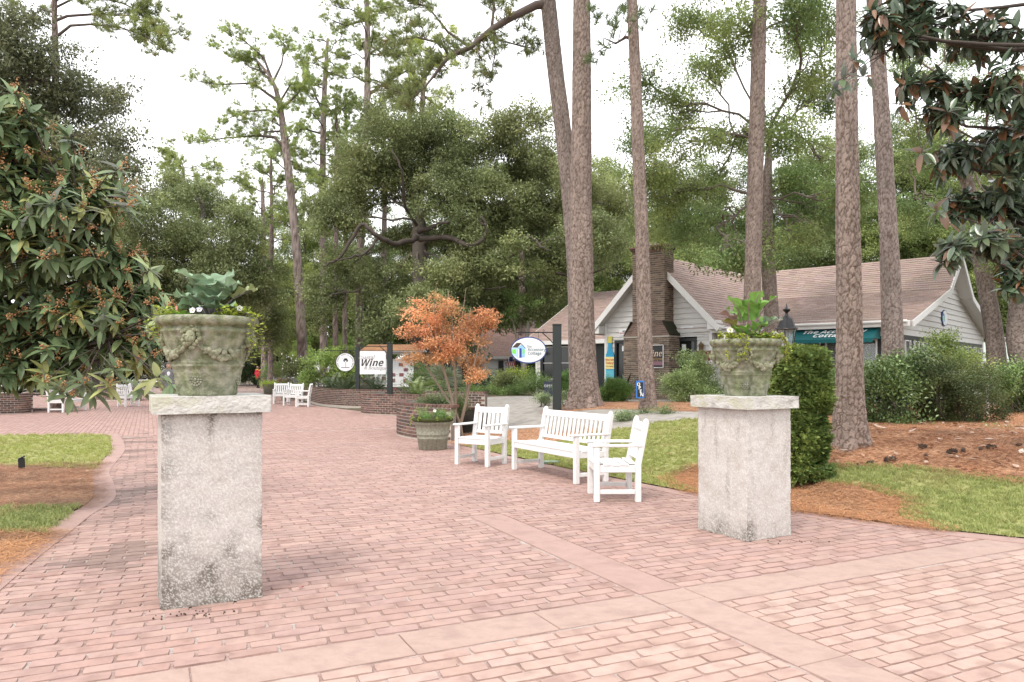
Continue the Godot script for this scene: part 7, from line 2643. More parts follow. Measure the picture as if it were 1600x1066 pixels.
func greenery() -> void:
	# leaf shapes
	var strap := MB.new()
	strap.leaf(Transform3D(Basis(), Vector3.ZERO), 1.0, .10, .3, .45, 6, .6)
	var frond := MB.new()
	for k in 22:
		var s := (k + 1) / 23.0
		var p := Vector3(0, -.35 * s * s, s)
		for x: float in [-1.0, 1.0]:
			frond.leaf(Transform3D(facing(Vector3(x, .15, .55)), p), .26 * sin(PI * (s * .8 + .15)), .022, .1, .1, 2, .5)
	var fan := MB.new()
	fan.tube([Vector3.ZERO, Vector3(0, .01, .5)], [.008, .006], 4, false)
	for k in 17:
		var a := lerpf(-1.5, 1.5, k / 16.0)
		fan.leaf(Transform3D(facing(Vector3(sin(a), .1 * cos(k * 2.0), cos(a))), Vector3(0, .01, .5)), .5 * r(.85, 1.05), .035, .4, .25, 4, .5)
	var strap_m := strap.build()
	var frond_m := frond.build()
	var fan_m := fan.build()
	var dark := [Color(.06, .09, .04), Color(.075, .105, .045), Color(.05, .08, .035)]
	var mid := [Color(.10, .15, .05), Color(.13, .18, .06), Color(.085, .13, .045)]
	var bright := [Color(.17, .235, .07), Color(.20, .265, .075), Color(.14, .20, .06)]
	var olive := [Color(.10, .12, .05), Color(.125, .14, .055), Color(.085, .105, .045)]
	# orange maple
	var rust := [Color(.36, .175, .09), Color(.40, .21, .115), Color(.31, .14, .07), Color(.35, .225, .115)]
	var mb := on(-1.1, 16.6)
	var mp := base("maple_tree", mb)
	tag(mp, "small maple with orange autumn leaves and pale bare stems beside the driveway", "maple tree")
	var stems := MB.new()
	for q in [[[[723, 694], [719, 665], [710, 640], [700, 600], [684, 550], [668, 505]], 9, 3], [[[719, 665], [728, 630], [736, 590], [748, 540], [760, 495]], 7, 2.5], [[[712, 645], [712, 600], [708, 550], [706, 490], [700, 455]], 6, 2], [[[710, 640], [690, 610], [665, 570], [648, 545]], 6, 2], [[[728, 630], [732, 580], [726, 530], [736, 480]], 5, 2], [[[700, 600], [690, 560], [692, 500]], 4, 1.5], [[[736, 590], [765, 545], [778, 500]], 4, 1.2], [[[690, 560], [660, 530], [640, 500]], 3, 1], [[[708, 550], [722, 500], [728, 450]], 3, .8], [[[684, 550], [678, 490], [682, 440]], 3, .8]]:
		var line := []
		var dz := r(-.5, .5)
		for k in q[0].size():
			line.append(spot(q[0][k][0], q[0][k][1], 16.6 + dz * k / q[0].size()) - mb)
		stems.tube(line, taper(line.size(), q[1] * .0056, q[2] * .0040), 7)
	put("stems", stems, M.pale_twig, mp)
	var loc := []
	for q in masses([[662, 488, 30, 22], [690, 478, 28, 18], [648, 515, 20, 16], [680, 512, 30, 16], [712, 512, 26, 18], [738, 505, 30, 20], [760, 500, 16, 14], [700, 535, 34, 12], [735, 528, 26, 10], [665, 535, 18, 8], [648, 560, 16, 7], [690, 560, 18, 7], [738, 566, 22, 9], [745, 585, 12, 8], [720, 548, 30, 6]], 16.6, 1.2, .5):
		loc.append([q[0] - mb, q[1]])
	leaf_cloud(mp, loc, kit.maple, M.leaf, 24.0, rust, 1.15, -.16, "crown", 4, 2.4)
	# in and round the brick planters
	shrub("nandina_shrub", "grey-green shrub spilling over the nearest curved planter wall", "shrub", "", masses([[664, 630, 16, 11], [690, 624, 22, 13], [712, 632, 16, 11], [700, 640, 20, 8]], 17.2), kit.shrub, 16.0, [Color(.17, .215, .10), Color(.20, .25, .13), Color(.13, .17, .075)], 1.2, -.2, null, .66)
	rosette_plant("fan_palm", "spiky fan palm between the notice board and the orange maple", "palm", "", Vector3(-2.2, .9, -24), 17, fan_m, 1.0, .1, 1.35, [Color(.17, .20, .11), Color(.20, .235, .13), Color(.14, .17, .09)], M.leaf)
	rosette_plant("fan_palm", "lower green fan palm left of the spiky one, right of the notice board", "palm", "", Vector3(-3.0, .6, -27.5), 14, fan_m, 1.0, .1, 1.2, bright, M.leaf)
	for q in [[540, 598, 31.0, .95, "dark sago palm left of the first sign post"], [588, 598, 31.0, 1.15, "wide sago palm between the two left sign posts"], [652, 620, 25.4, .8, "pale sago palm at the right end of the round planter"], [521, 596, 32.5, .9, "bright leafy clump behind the end of the long planter"]]:
		var p := spot(q[0], q[1], q[2])
		rosette_plant("sago_palm", q[4], "cycad", "sago palms in the brick planters", Vector3(p.x, .62, p.z), 26, frond_m, q[3], .15, 1.2, dark if q[0] < 545 or q[0] == 588 else bright, M.gloss_leaf)
	shrub("bamboo_clump", "tall feathery green bushes behind the round sign", "shrub", "", masses([[500, 575, 22, 26], [525, 572, 22, 28], [550, 575, 20, 26], [512, 590, 25, 18], [480, 590, 14, 14]], 35.0), kit.oak, 7.0, bright, .75, -.3, null, .62)
	shrub("shrub", "green bushes right of the notice board", "shrub", "", masses([[662, 585, 18, 22], [672, 600, 20, 16], [650, 600, 14, 12]], 29.5), kit.oak, 8.0, mid, .6, -.3, null, .6)
	var rb := shrub("rose_bush", "thin rose bush with white flowers behind the far chairs", "rose bush", "", masses([[452, 572, 15, 20], [465, 582, 12, 14], [444, 586, 12, 12], [474, 570, 8, 14]], 37.0), kit.shrub, 6.0, olive, 1.8, -.05, null, .5)
	var fw := []
	var fc := []
	for k in 40:
		fw.append(Transform3D(Basis().scaled(Vector3.ONE * r(.7, 1.3)), spot(r(440, 478), r(553, 592), 36.7 + r(-.3, .3)) - rb.position))
		fc.append(Color(.75, .73, .68))
	var bud := MB.new()
	bud.ball(Vector3.ZERO, Vector3(.03, .026, .03), Basis(), 4, 6)
	many("flowers", bud, M.straw, fw, fc, rb)
	shrub("shrub", "reddish brown low bush by the panelled tub", "shrub", "", masses([[436, 598, 12, 7], [448, 600, 10, 6]], 46.0), kit.oak, 7.0, [Color(.20, .13, .07), Color(.15, .12, .06)], .5, -.3)
	shrub("shrub", "green bush beside the person in red", "shrub", "", masses([[418, 585, 12, 13], [428, 578, 12, 16], [440, 580, 10, 14]], 56.0), kit.far, 5.0, mid, .5, -.3)
	for q in [[250, 575, 60, 26, "dark hedge mass at the far edge of the plaza behind the left urn"], [330, 572, 60, 30, "dark hedge at the far edge of the plaza left of the person in red"], [390, 578, 40, 26, "dark hedge right behind the person in red"], [180, 580, 60, 26, "dark hedge at the far left between the loquat leaves"], [80, 570, 70, 34, "dark hedge far behind the loquat"], [-20, 570, 80, 34, "dark hedge at the far left border"]]:
		shrub("hedge", q[4], "hedge", "hedges at the end of the plaza", masses([[q[0] - q[2] * .5, q[1], q[2] * .5, q[3]], [q[0], q[1] - 6, q[2] * .5, q[3]], [q[0] + q[2] * .5, q[1], q[2] * .5, q[3]]], 72.0), kit.far, 3.5, dark, .8, -.5)
	shrub("shrub", "bright green bush at the far end between the trunks", "shrub", "", masses([[540, 545, 30, 24], [600, 540, 30, 24], [480, 545, 24, 24]], 62.0), kit.far, 4.0, bright, .7, -.2)
	# beds along the driveway
	var by := "evergreens in front of the white house"
	shrub("shrub", "dark twiggy evergreen left of the yellow-green bush, by the driveway", "shrub", by, masses([[742, 600, 20, 12], [765, 598, 22, 13], [730, 606, 18, 8]], 31.0), kit.shrub, 26.0, dark, 1.8, -.25)
	shrub("shrub", "dark evergreen bush below the oval sign", "shrub", by, masses([[790, 597, 25, 15], [810, 598, 18, 14]], 30.0), kit.shrub, 26.0, olive, 1.8, -.25)
	shrub("shrub", "soft green bush left of the chalkboard", "shrub", by, masses([[832, 598, 20, 17], [848, 602, 12, 11]], 28.5), kit.shrub, 26.0, mid, 1.6, -.25)
	shrub("shrub", "yellow-green bush in front of the shuttered window", "shrub", by, masses([[796, 582, 13, 7], [808, 584, 12, 8]], 36.0), kit.shrub, 15.0, [Color(.30, .35, .06), Color(.24, .30, .05)], 2.0, -.35)
	shrub("shrub", "upright green bush at the corner of the white house", "shrub", by, masses([[834, 572, 8, 12], [835, 585, 9, 14], [833, 560, 6, 8]], 38.0), kit.shrub, 13.0, mid, 2.0, -.25)
	shrub("ground_cover", "low green juniper along the far edge of the driveway", "shrub", by, masses([[735, 611, 22, 5], [770, 611, 25, 5], [805, 610, 22, 5]], 29.0), kit.shrub, 18.0, mid, 1.3, -.4)
	var ct := base("crape_myrtle", on(.55, 37))
	tag(ct, "pale smooth trunk in front of the white house under the oval sign", "tree")
	var ctm := MB.new()
	ctm.tube([Vector3.ZERO, Vector3(.05, .6, 0), Vector3(.1, 1.6, 0), Vector3(.25, 3.2, 0)], [.19, .16, .14, .08], 9)
	ctm.tube([Vector3(.08, 1.2, 0), Vector3(-.3, 2.4, .2), Vector3(-.6, 3.6, .2)], [.1, .07, .03], 7)
	put("trunk", ctm, rugged(lin(.33, .29, .25), .8, M.stone_tex, null, 1.5), ct)
	leaf_cloud(ct, [[Vector3(.2, 4.2, 0), Vector3(1.2, .9, 1.2)], [Vector3(-.7, 4.2, .2), Vector3(.8, .7, .8)]], kit.oak, M.leaf, 4.0, mid, .8, -.2)
	# by the cottage
	shrub("boxwood_ball", "clipped round boxwood before the cottage door", "shrub", "", masses([[962, 612, 20, 19]], 21.0), kit.fine, 420.0, [Color(.075, .13, .035), Color(.10, .15, .04)], 1.0, -.9, null, -99.0, 1.0)
	shrub("boxwood_ball", "clipped green bush just left of the thickest pine", "shrub", "", masses([[886, 604, 15, 20]], 22.5), kit.fine, 420.0, [Color(.085, .15, .045), Color(.085, .13, .04)], 1.0, -.9)
	rosette_plant("aspidistra", "dark strap-leaved plant under the blue bottle board", "plant", "", on(3.75, 24.6, .15), 22, strap_m, .85, .4, 1.3, [Color(.03, .045, .025), Color(.045, .065, .03)], M.gloss_leaf)
	var stn := base("stone_plinth", on(3.72, 20.8))
	tag(stn, "small stone plinth with a dark potted plant beside the chimney", "plinth")
	bar(stn, "foot", Vector3(0, .03, 0), Vector3(.34, .08, .34), M.concrete, .01)
	bar(stn, "column", Vector3(0, .17, 0), Vector3(.24, .22, .24), M.concrete, .01)
	bar(stn, "top", Vector3(0, .31, 0), Vector3(.36, .06, .36), M.concrete, .01)
	rosette_plant("potted_plant", "dark spiky plant on the stone plinth by the chimney", "plant", "", on(3.72, 20.8, .34), 16, strap_m, .5, .3, 1.4, dark, M.leaf)
	for q in [[880, 622, 19.6, 12, 10, "grey-green clump beside the oval sign post"], [1000, 640, 15.9, 14, 9, "grey-green clump left of the slim pine's foot"], [1035, 640, 15.6, 14, 8, "grey-green clump right of the slim pine's foot"], [848, 622, 20.4, 8, 5, "small sprig at the tip of the straw bed on the driveway"], [975, 648, 15.2, 9, 5, "tiny grey-green clump left of the lawn edge by the slim pine"]]:
		shrub("low_shrub", q[5], "shrub", "grey-green clumps at the feet of the pines", masses([[q[0], q[1], q[3], q[4]], [q[0] + q[3] * .7, q[1] + 2, q[3] * .6, q[4] * .7]], q[2]), kit.shrub, 20.0, [Color(.15, .19, .10), Color(.19, .23, .13), Color(.11, .145, .065)], .85, -.1)
	shrub("camellia_bush", "rounded leafy camellia before the right cottage door", "shrub", "", masses([[1083, 560, 22, 14], [1066, 585, 24, 22], [1096, 588, 22, 18], [1085, 595, 34, 22], [1060, 608, 22, 18], [1112, 612, 20, 14], [1088, 620, 36, 14]], 21.0, 1.0, .4), kit.shrub, 42.0, [Color(.14, .19, .07), Color(.175, .225, .09), Color(.10, .14, .05)], 1.35, -.35, M.gloss_leaf)
	# the ivy-covered block
	var iv := base("ivy_block", on(3.62, 9.35))
	iv.position += Vector3(-.09, .05, 0)
	iv.rotation.y = .42
	tag(iv, "square block wholly covered with green creeping ivy behind the right pillar", "ivy-covered block")
	var core := MB.new()
	core.box(Vector3(0, .73, 0), Vector3(.40, 1.44, .40), Basis(), .04)
	put("core", core, M.soil, iv)
	var small := cluster(11, .075, .055, .045, 31)
	var iw := []
	var ic := []
	var bulge := noise(FastNoiseLite.TYPE_SIMPLEX_SMOOTH, 1.6, 8, 3)
	for k in 4200:
		var p := Vector3(r(-.25, .25), r(0, 1.52), r(-.25, .25))
		var face := rng.randi() % 5
		var d: Vector3 = [Vector3(1, 0, 0), Vector3(-1, 0, 0), Vector3(0, 0, 1), Vector3(0, 0, -1), Vector3(0, 1, 0)][face]
		if face < 2:
			p.x = d.x * .25
		elif face < 4:
			p.z = d.z * .25
		else:
			p.y = 1.49
		var swell := bulge.get_noise_3d(p.x, p.y, p.z)
		if swell < -.42:
			continue
		p += d * swell * .12
		if p.y < .12:
			p += Vector3(p.x, 0, p.z) * .25
		iw.append(Transform3D(facing(d + Vector3.UP * .5 + rdir() * .6).scaled(Vector3.ONE * r(.75, 1.25)), p))
		var t := Color(.15, .225, .075).lerp(Color(.27, .35, .105), clampf(swell + .35 + r(-.2, .3), 0, 1))
		ic.append(t.lerp(Color(.27, .30, .08), .5 if rng.randf() < .05 + maxf(0, p.y - 1.28) * .8 else 0.0) * r(.8, 1.2))
	for k in 26:
		var p := Vector3(r(-.27, .27), r(1.50, 1.62), r(-.27, .27))
		iw.append(Transform3D(Basis.from_euler(Vector3(0, r(0, TAU), 0)).scaled(Vector3.ONE * .7), p))
		ic.append(Color(.25, .29, .08))
	many("ivy", small, M.leaf, iw, ic, iv)
	# evergreens on the right
	var right := "evergreen bushes in front of the cottage gable"
	shrub("broadleaf_shrub", "bush with large bright leaves right of the stout pine", "shrub", right, masses([[1370, 590, 24, 22], [1395, 580, 24, 22], [1375, 625, 26, 24], [1405, 615, 24, 26], [1360, 655, 16, 16], [1400, 650, 22, 18], [1425, 575, 22, 24]], 12.6, 1.1, .4), kit.shrub, 48.0, [Color(.075, .115, .04), Color(.105, .15, .052), Color(.055, .085, .032)], 1.6, -.28, M.gloss_leaf)
	shrub("azalea_bush", "dense fine-leaved azalea, the largest bush by the cottage gable", "shrub", right, masses([[1450, 590, 32, 28], [1490, 580, 34, 26], [1470, 625, 40, 30], [1520, 610, 34, 34], [1440, 640, 30, 28], [1500, 650, 46, 26], [1545, 640, 24, 28], [1470, 668, 36, 16], [1530, 672, 30, 14], [1425, 605, 26, 26], [1540, 590, 20, 20]], 12.8, 1.1, .4), kit.shrub, 75.0, [Color(.062, .085, .032), Color(.085, .108, .04), Color(.052, .066, .03), Color(.105, .122, .046)], .9, -.32, null, -99.0, 2.0)
	shrub("tall_shrub", "loose upright bush rising above the azalea against the window band", "shrub", right, masses([[1472, 545, 16, 14], [1490, 560, 26, 14], [1440, 562, 20, 12], [1472, 530, 8, 10], [1515, 565, 16, 10]], 14.5, 1.0, .3), kit.shrub, 13.0, [Color(.14, .185, .06), Color(.17, .21, .07)], 1.3, -.05)
	shrub("shrub", "bright bush at the right border behind the white stake", "shrub", right, masses([[1580, 590, 34, 28], [1620, 600, 40, 34], [1590, 630, 36, 28], [1560, 610, 20, 24], [1640, 640, 40, 28]], 15.5, 1.1, .5), kit.shrub, 42.0, [Color(.09, .135, .048), Color(.12, .175, .06), Color(.065, .10, .035)], 1.5, -.25, M.gloss_leaf)
	shrub("shrub", "dark green bush between the ivy-covered block and the stout pine", "shrub", right, masses([[1300, 610, 22, 30], [1310, 650, 20, 26], [1290, 580, 20, 20]], 14.5, 1.0, .3), kit.shrub, 42.0, mid, 1.3, -.3)
	shrub("low_shrub", "small pale tuft on the straw bed below the bright bush", "shrub", "", masses([[1560, 678, 16, 8], [1585, 684, 10, 5]], 11.4), kit.fine, 20.0, [Color(.17, .20, .08), Color(.22, .22, .09)], 1.0, .0)
	# left planters
	for q in [[-20.4, 26.6, "dark strap-leaved plants at the left end of the edge planter"], [-19.2, 26.9, "dark strap-leaved clump in the middle of the edge planter"], [-18.1, 27.3, "dark strap-leaved clump at the right end of the edge planter"], [-17.3, 28.0, "strap-leaved clump leaning over the planter corner"], [-19.0, 36.6, "strap-leaved clump in the low planter behind the loquat leaves"]]:
		rosette_plant("strap_plant", q[2], "plant", "strap-leaved plants in the left planters", Vector3(q[0], .56, -q[1]), 40, strap_m, .95, .35, 1.35, dark, M.gloss_leaf)
	# what grows in the pots
	var pp := on(-1.5, 14.15)
	jenny(pp + Vector3(0, .57, 0), "lime creeping jenny round the rim of the round pot", [[Vector3(-.32, 0, .1), Vector3(-.39, .03, .12), Vector3(-.42, -.1, .14)], [Vector3(-.2, 0, .3), Vector3(-.22, .06, .36), Vector3(-.24, -.02, .4)], [Vector3(.1, 0, .33), Vector3(.12, .05, .37), Vector3(.14, 0, .41)], [Vector3(.28, 0, .2), Vector3(.33, .06, .22), Vector3(.38, .0, .24)], [Vector3(-.35, 0, -.02), Vector3(-.4, .05, -.02), Vector3(-.43, -.14, 0)], [Vector3(.2, 0, .1), Vector3(.24, .1, .1), Vector3(.3, .06, .14)]], 34, Color(.40, .48, .07))
	shrub("pot_plant", "leafy green plant growing in the round pot", "plant", "", [[pp + Vector3(-.05, .66, 0), Vector3(.22, .1, .2)], [pp + Vector3(.16, .64, .08), Vector3(.14, .08, .14)]], kit.shrub, 40.0, [Color(.12, .19, .06), Color(.09, .14, .05)], .6, -.4, null, pp.y + .5)
	pansy(pp + Vector3(.06, .74, .22), Basis().scaled(Vector3.ONE * 1.6), Color(.72, .72, .70), "small white pansy in the round pot")
	shrub("pot_plant", "lime plants filling the panelled tub", "plant", "", [[Vector3(-15.3, .66, -47), Vector3(.5, .1, .45)]], kit.shrub, 20.0, [Color(.33, .40, .08), Color(.25, .32, .06)], 1.4, -.5, null, .5)
	shrub("pot_plant", "green plant in the small pot among the far chairs", "plant", "", [[on(-10.95, 36.2, .62), Vector3(.3, .16, .3)]], kit.shrub, 25.0, mid, 1.3, -.5, null, .4)


# ---------------------------------------------------------------- people, cars, small things
# skin over tapered bones: each bone is [from, to, radius, radius]; one closed surface
func body_mesh(bones: Array, cell: float, blend: float) -> MB:
	var lo := Vector3.ONE * 1e9
	var hi := -lo
	for b in bones:
		for e in 2:
			var rad := maxf(b[2], b[3]) + cell * 2
			lo = lo.min(b[e] - Vector3.ONE * rad)
			hi = hi.max(b[e] + Vector3.ONE * rad)
	var n := Vector3i(((hi - lo) / cell).ceil()) + Vector3i.ONE
	var f := PackedFloat32Array()
	f.resize(n.x * n.y * n.z)
	var at := 0
	for z in n.z:
		for y in n.y:
			for x in n.x:
				var p := lo + Vector3(x, y, z) * cell
				var v := 1e9
				for b in bones:
					var a: Vector3 = b[0]
					var ab: Vector3 = b[1] - a
					var h := clampf((p - a).dot(ab) / maxf(ab.length_squared(), 1e-6), 0, 1)
					var d := (p - a - ab * h).length() - lerpf(b[2], b[3], h)
					var k := maxf(blend - absf(v - d), 0) / blend
					v = minf(v, d) - k * k * blend * .25
				f[at] = v
				at += 1
	var mb := MB.new()
	var ids := {}
	var nx := n.x
	var nxy := n.x * n.y
	for z in n.z - 1:
		for y in n.y - 1:
			for x in n.x - 1:
				var i := x + y * nx + z * nxy
				var inside := 0
				var sum := Vector3.ZERO
				var count := 0
				var corner := []
				for k in 8:
					var v := f[i + (k & 1) + ((k >> 1) & 1) * nx + ((k >> 2) & 1) * nxy]
					corner.append(v)
					if v < 0:
						inside += 1
				if inside == 0 or inside == 8:
					continue
				for k in 8:
					for s in [1, 2, 4]:
						if k & s:
							continue
						var a: float = corner[k]
						var b: float = corner[k | s]
						if (a < 0) != (b < 0):
							var t := a / (a - b)
							var p := Vector3(k & 1, (k >> 1) & 1, (k >> 2) & 1)
							var q := Vector3((k | s) & 1, ((k | s) >> 1) & 1, ((k | s) >> 2) & 1)
							sum += p.lerp(q, t)
							count += 1
				var g := Vector3(corner[1] + corner[3] + corner[5] + corner[7] - corner[0] - corner[2] - corner[4] - corner[6], corner[2] + corner[3] + corner[6] + corner[7] - corner[0] - corner[1] - corner[4] - corner[5], corner[4] + corner[5] + corner[6] + corner[7] - corner[0] - corner[1] - corner[2] - corner[3])
				ids[i] = mb.add(lo + (Vector3(x, y, z) + sum / count) * cell, g.normalized())
	for z in range(1, n.z - 1):
		for y in range(1, n.y - 1):
			for x in range(1, n.x - 1):
				var i := x + y * nx + z * nxy
				for axis in 3:
					var step: int = [1, nx, nxy][axis]
					if (f[i] < 0) == (f[i + step] < 0):
						continue
					var u: int = [nx, nxy, 1][axis]
					var w: int = [nxy, 1, nx][axis]
					if not (ids.has(i) and ids.has(i - u) and ids.has(i - w) and ids.has(i - u - w)):
						continue
					var a: int = ids[i]
					var b: int = ids[i - u]
					var c: int = ids[i - u - w]
					var d: int = ids[i - w]
					mb.ix.append_array(PackedInt32Array([a, c, b, a, d, c] if f[i] < 0 else [a, b, c, a, c, d]))
	return mb

func person(label: String, where: Vector3, turn: float, height: float, top: Color, legs: Color, hair: Color, open_front: bool, stride: float) -> void:
	var o := base("person", where, turn)
	tag(o, label, "person")
	var s := height / 1.75
	var v := func(x: float, y: float, z: float) -> Vector3: return Vector3(x, y, z) * s
	var skin := mat(lin(.42, .25, .18), .6)
	var j := {}
	for k: float in [-1.0, 1.0]:
		j[["hip", k]] = v.call(k * .095, .92, 0)
		j[["knee", k]] = v.call(k * .10, .49, .05 + k * stride * .5)
		j[["foot", k]] = v.call(k * .105, .07, k * stride)
		j[["arm", k]] = v.call(k * .19, 1.42, 0)
		j[["elbow", k]] = v.call(k * .26, 1.14, -.03)
		j[["hand", k]] = v.call(k * .25, .90, .09)
	var bones := [[v.call(0, .98, 0), v.call(0, 1.22, 0), .13 * s, .13 * s], [v.call(0, 1.22, 0), v.call(0, 1.40, -.01), .135 * s, .12 * s], [v.call(0, 1.44, -.01), v.call(0, 1.56, .01), .052 * s, .05 * s], [v.call(0, 1.62, .015), v.call(0, 1.665, .0), .078 * s, .088 * s], [v.call(0, 1.565, .045), v.call(0, 1.60, .05), .042 * s, .05 * s], [v.call(0, 1.615, .10), v.call(0, 1.60, .112), .012 * s, .015 * s]]
	for k: float in [-1.0, 1.0]:
		bones.append([v.call(0, 1.40, 0), j[["arm", k]], .09 * s, .06 * s])
		bones.append([j[["arm", k]], j[["elbow", k]], .052 * s, .043 * s])
		bones.append([j[["elbow", k]], j[["hand", k]], .04 * s, .028 * s])
		bones.append([j[["hip", k]], j[["knee", k]], .085 * s, .06 * s])
		bones.append([j[["knee", k]], j[["foot", k]], .055 * s, .04 * s])
		bones.append([j[["foot", k]] + v.call(0, -.03, -.03), j[["foot", k]] + v.call(0, -.035, .15), .042 * s, .035 * s])
		bones.append([v.call(k * .083, 1.64, 0), v.call(k * .088, 1.61, -.01), .016 * s, .013 * s])
		# hand: palm, four fingers, thumb
		var h: Vector3 = j[["hand", k]]
		bones.append([h, h + v.call(0, -.08, .02), .03 * s, .03 * s])
		for q in 4:
			var root: Vector3 = h + v.call((q - 1.5) * .018, -.09, .025)
			bones.append([root, root + v.call(0, -.05 - .01 * sin(q * 1.2), .02), .0095 * s, .008 * s])
		bones.append([h + v.call(-k * .022, -.04, .02), h + v.call(-k * .04, -.09, .04), .011 * s, .009 * s])
	put("body", body_mesh(bones, .021 * s, .03 * s), skin, o)
	var shirt := [[v.call(0, .90, 0), v.call(0, 1.22, 0), .165 * s, .155 * s], [v.call(0, 1.22, 0), v.call(0, 1.40, -.01), .155 * s, .14 * s]]
	for k: float in [-1.0, 1.0]:
		shirt.append([v.call(k * .07, .86, 0), v.call(k * .07, 1.15, 0), .13 * s, .12 * s])
		shirt.append([v.call(0, 1.40, 0), j[["arm", k]], .105 * s, .08 * s])
		shirt.append([j[["arm", k]], j[["elbow", k]], .073 * s, .063 * s])
		shirt.append([j[["elbow", k]], (j[["elbow", k]] as Vector3).lerp(j[["hand", k]], .85), .06 * s, .05 * s])
	put("jacket", body_mesh(shirt, .024 * s, .03 * s), mat(top, .9), o)
	if open_front:
		put("shirt", body_mesh([[v.call(0, .95, .075), v.call(0, 1.38, .08), .085 * s, .07 * s]], .02 * s, .02), mat(lin(.72, .72, .74), .8), o)
	var tr := []
	for k: float in [-1.0, 1.0]:
		tr.append([v.call(k * .05, .95, 0), j[["hip", k]], .125 * s, .115 * s])
		tr.append([j[["hip", k]], j[["knee", k]], .10 * s, .078 * s])
		tr.append([j[["knee", k]], j[["foot", k]] + v.call(0, .03, 0), .074 * s, .06 * s])
	put("trousers", body_mesh(tr, .024 * s, .03 * s), mat(legs, .9), o)
	for k: float in [-1.0, 1.0]:
		put("shoe", body_mesh([[j[["foot", k]] + v.call(0, -.03, -.045), j[["foot", k]] + v.call(0, -.035, .16), .05 * s, .042 * s]], .02 * s, .02), mat(lin(.03, .025, .025), .6), o)
	put("hair", body_mesh([[v.call(0, 1.68, -.02), v.call(0, 1.695, -.005), .092 * s, .088 * s], [v.call(0, 1.63, -.055), v.call(0, 1.68, -.03), .07 * s, .07 * s]], .018 * s, .02), mat(hair, .8), o)
	for k: float in [-1.0, 1.0]:
		var e := MB.new()
		e.ball(v.call(k * .032, 1.635, .083), Vector3.ONE * .012 * s)
		put("eye", e, M.ink, o)
	var mo := MB.new()
	mo.box(v.call(0, 1.565, .092), Vector3(.045, .01, .012) * s, Basis(), .002)
	put("mouth", mo, mat(lin(.25, .08, .07), .6), o)

func car(label: String, where: Vector3, turn: float, paint: Color, tall: float) -> void:
	var o := base("parked_car", where, turn)
	tag(o, label, "car", "cars parked at the far end of the plaza")
	var side := [Vector2(-2.15, .32), Vector2(-2.2, .62), Vector2(-2.05, .86), Vector2(-1.15, .96), Vector2(-.55, tall - .04), Vector2(.2, tall), Vector2(1.2, tall - .05), Vector2(1.95, 1.0), Vector2(2.2, .9), Vector2(2.22, .45), Vector2(2.1, .3)]
	var b := MB.new()
	for k in side.size():
		var p: Vector2 = side[k]
		var q: Vector2 = side[(k + 1) % side.size()]
		var wp := .82 if p.y < 1.0 else .62
		var wq := .82 if q.y < 1.0 else .62
		b.quad(Vector3(p.x, p.y, wp), Vector3(p.x, p.y, -wp), Vector3(q.x, q.y, -wq), Vector3(q.x, q.y, wq))
	for s: float in [-1.0, 1.0]:
		for k in range(1, side.size() - 1):
			var p: Vector2 = side[k]
			var q: Vector2 = side[k + 1]
			var w := func(e: Vector2) -> Vector3: return Vector3(e.x, e.y, s * (.82 if e.y < 1.0 else .62))
			if s > 0:
				b.tri(w.call(side[0]), w.call(p), w.call(q))
			else:
				b.tri(w.call(side[0]), w.call(q), w.call(p))
	var m := mat(paint, .3)
	m.clearcoat_enabled = true
	put("body", b, m, o)
	var gm := mat(lin(.03, .04, .05), .08)
	for s: float in [-1.0, 1.0]:
		for q in [[-.9, .1, -.45, .08], [.18, 1.25, .16, 1.15]]:
			var g := MB.new()
			var y1 := tall - .12
			var pts := [Vector3(q[0], 1.0, s * .80), Vector3(q[1], 1.0, s * .80), Vector3(q[3], y1, s * .67), Vector3(q[2], y1, s * .67)]
			if s > 0:
				g.quad(pts[3], pts[2], pts[1], pts[0])
			else:
				g.quad(pts[0], pts[1], pts[2], pts[3])
			put("side_window", g, gm, o)
	var ws := MB.new()
	ws.quad(Vector3(-1.17, 1.0, .7), Vector3(-.6, tall - .08, .56), Vector3(-.6, tall - .08, -.56), Vector3(-1.17, 1.0, -.7))
	put("windscreen", ws, mat(lin(.25, .32, .36), .08), o)
	for x: float in [-1.35, 1.4]:
		for s: float in [-1.0, 1.0]:
			var t := MB.new()
			t.lathe(Vector3(x, .31, s * .76), [Vector2(.0, -.1), Vector2(.29, -.1), Vector2(.31, -.07), Vector2(.31, .07), Vector2(.29, .1), Vector2(0, .1)], 20, Basis(Vector3.RIGHT, PI / 2))
			var wheel := put("wheel", t, M.black, o)
			var h := MB.new()
			h.lathe(Vector3(x, .31, s * .865), [Vector2(0, -.01), Vector2(.19, -.01), Vector2(.19, .01), Vector2(0, .01)], 14, Basis(Vector3.RIGHT, PI / 2))
			put("rim", h, mat(lin(.4, .4, .42), .3), wheel)
	for s: float in [-1.0, 1.0]:
		bar(o, "headlight", Vector3(-2.13, .70, s * .6), Vector3(.12, .14, .3), mat(lin(.7, .7, .72), .2), .03)
		bar(o, "tail_light", Vector3(2.2, .75, s * .62), Vector3(.06, .16, .24), mat(lin(.3, .01, .01), .3), .02)
	bar(o, "bumper", Vector3(-2.18, .45, 0), Vector3(.1, .2, 1.6), m, .04)

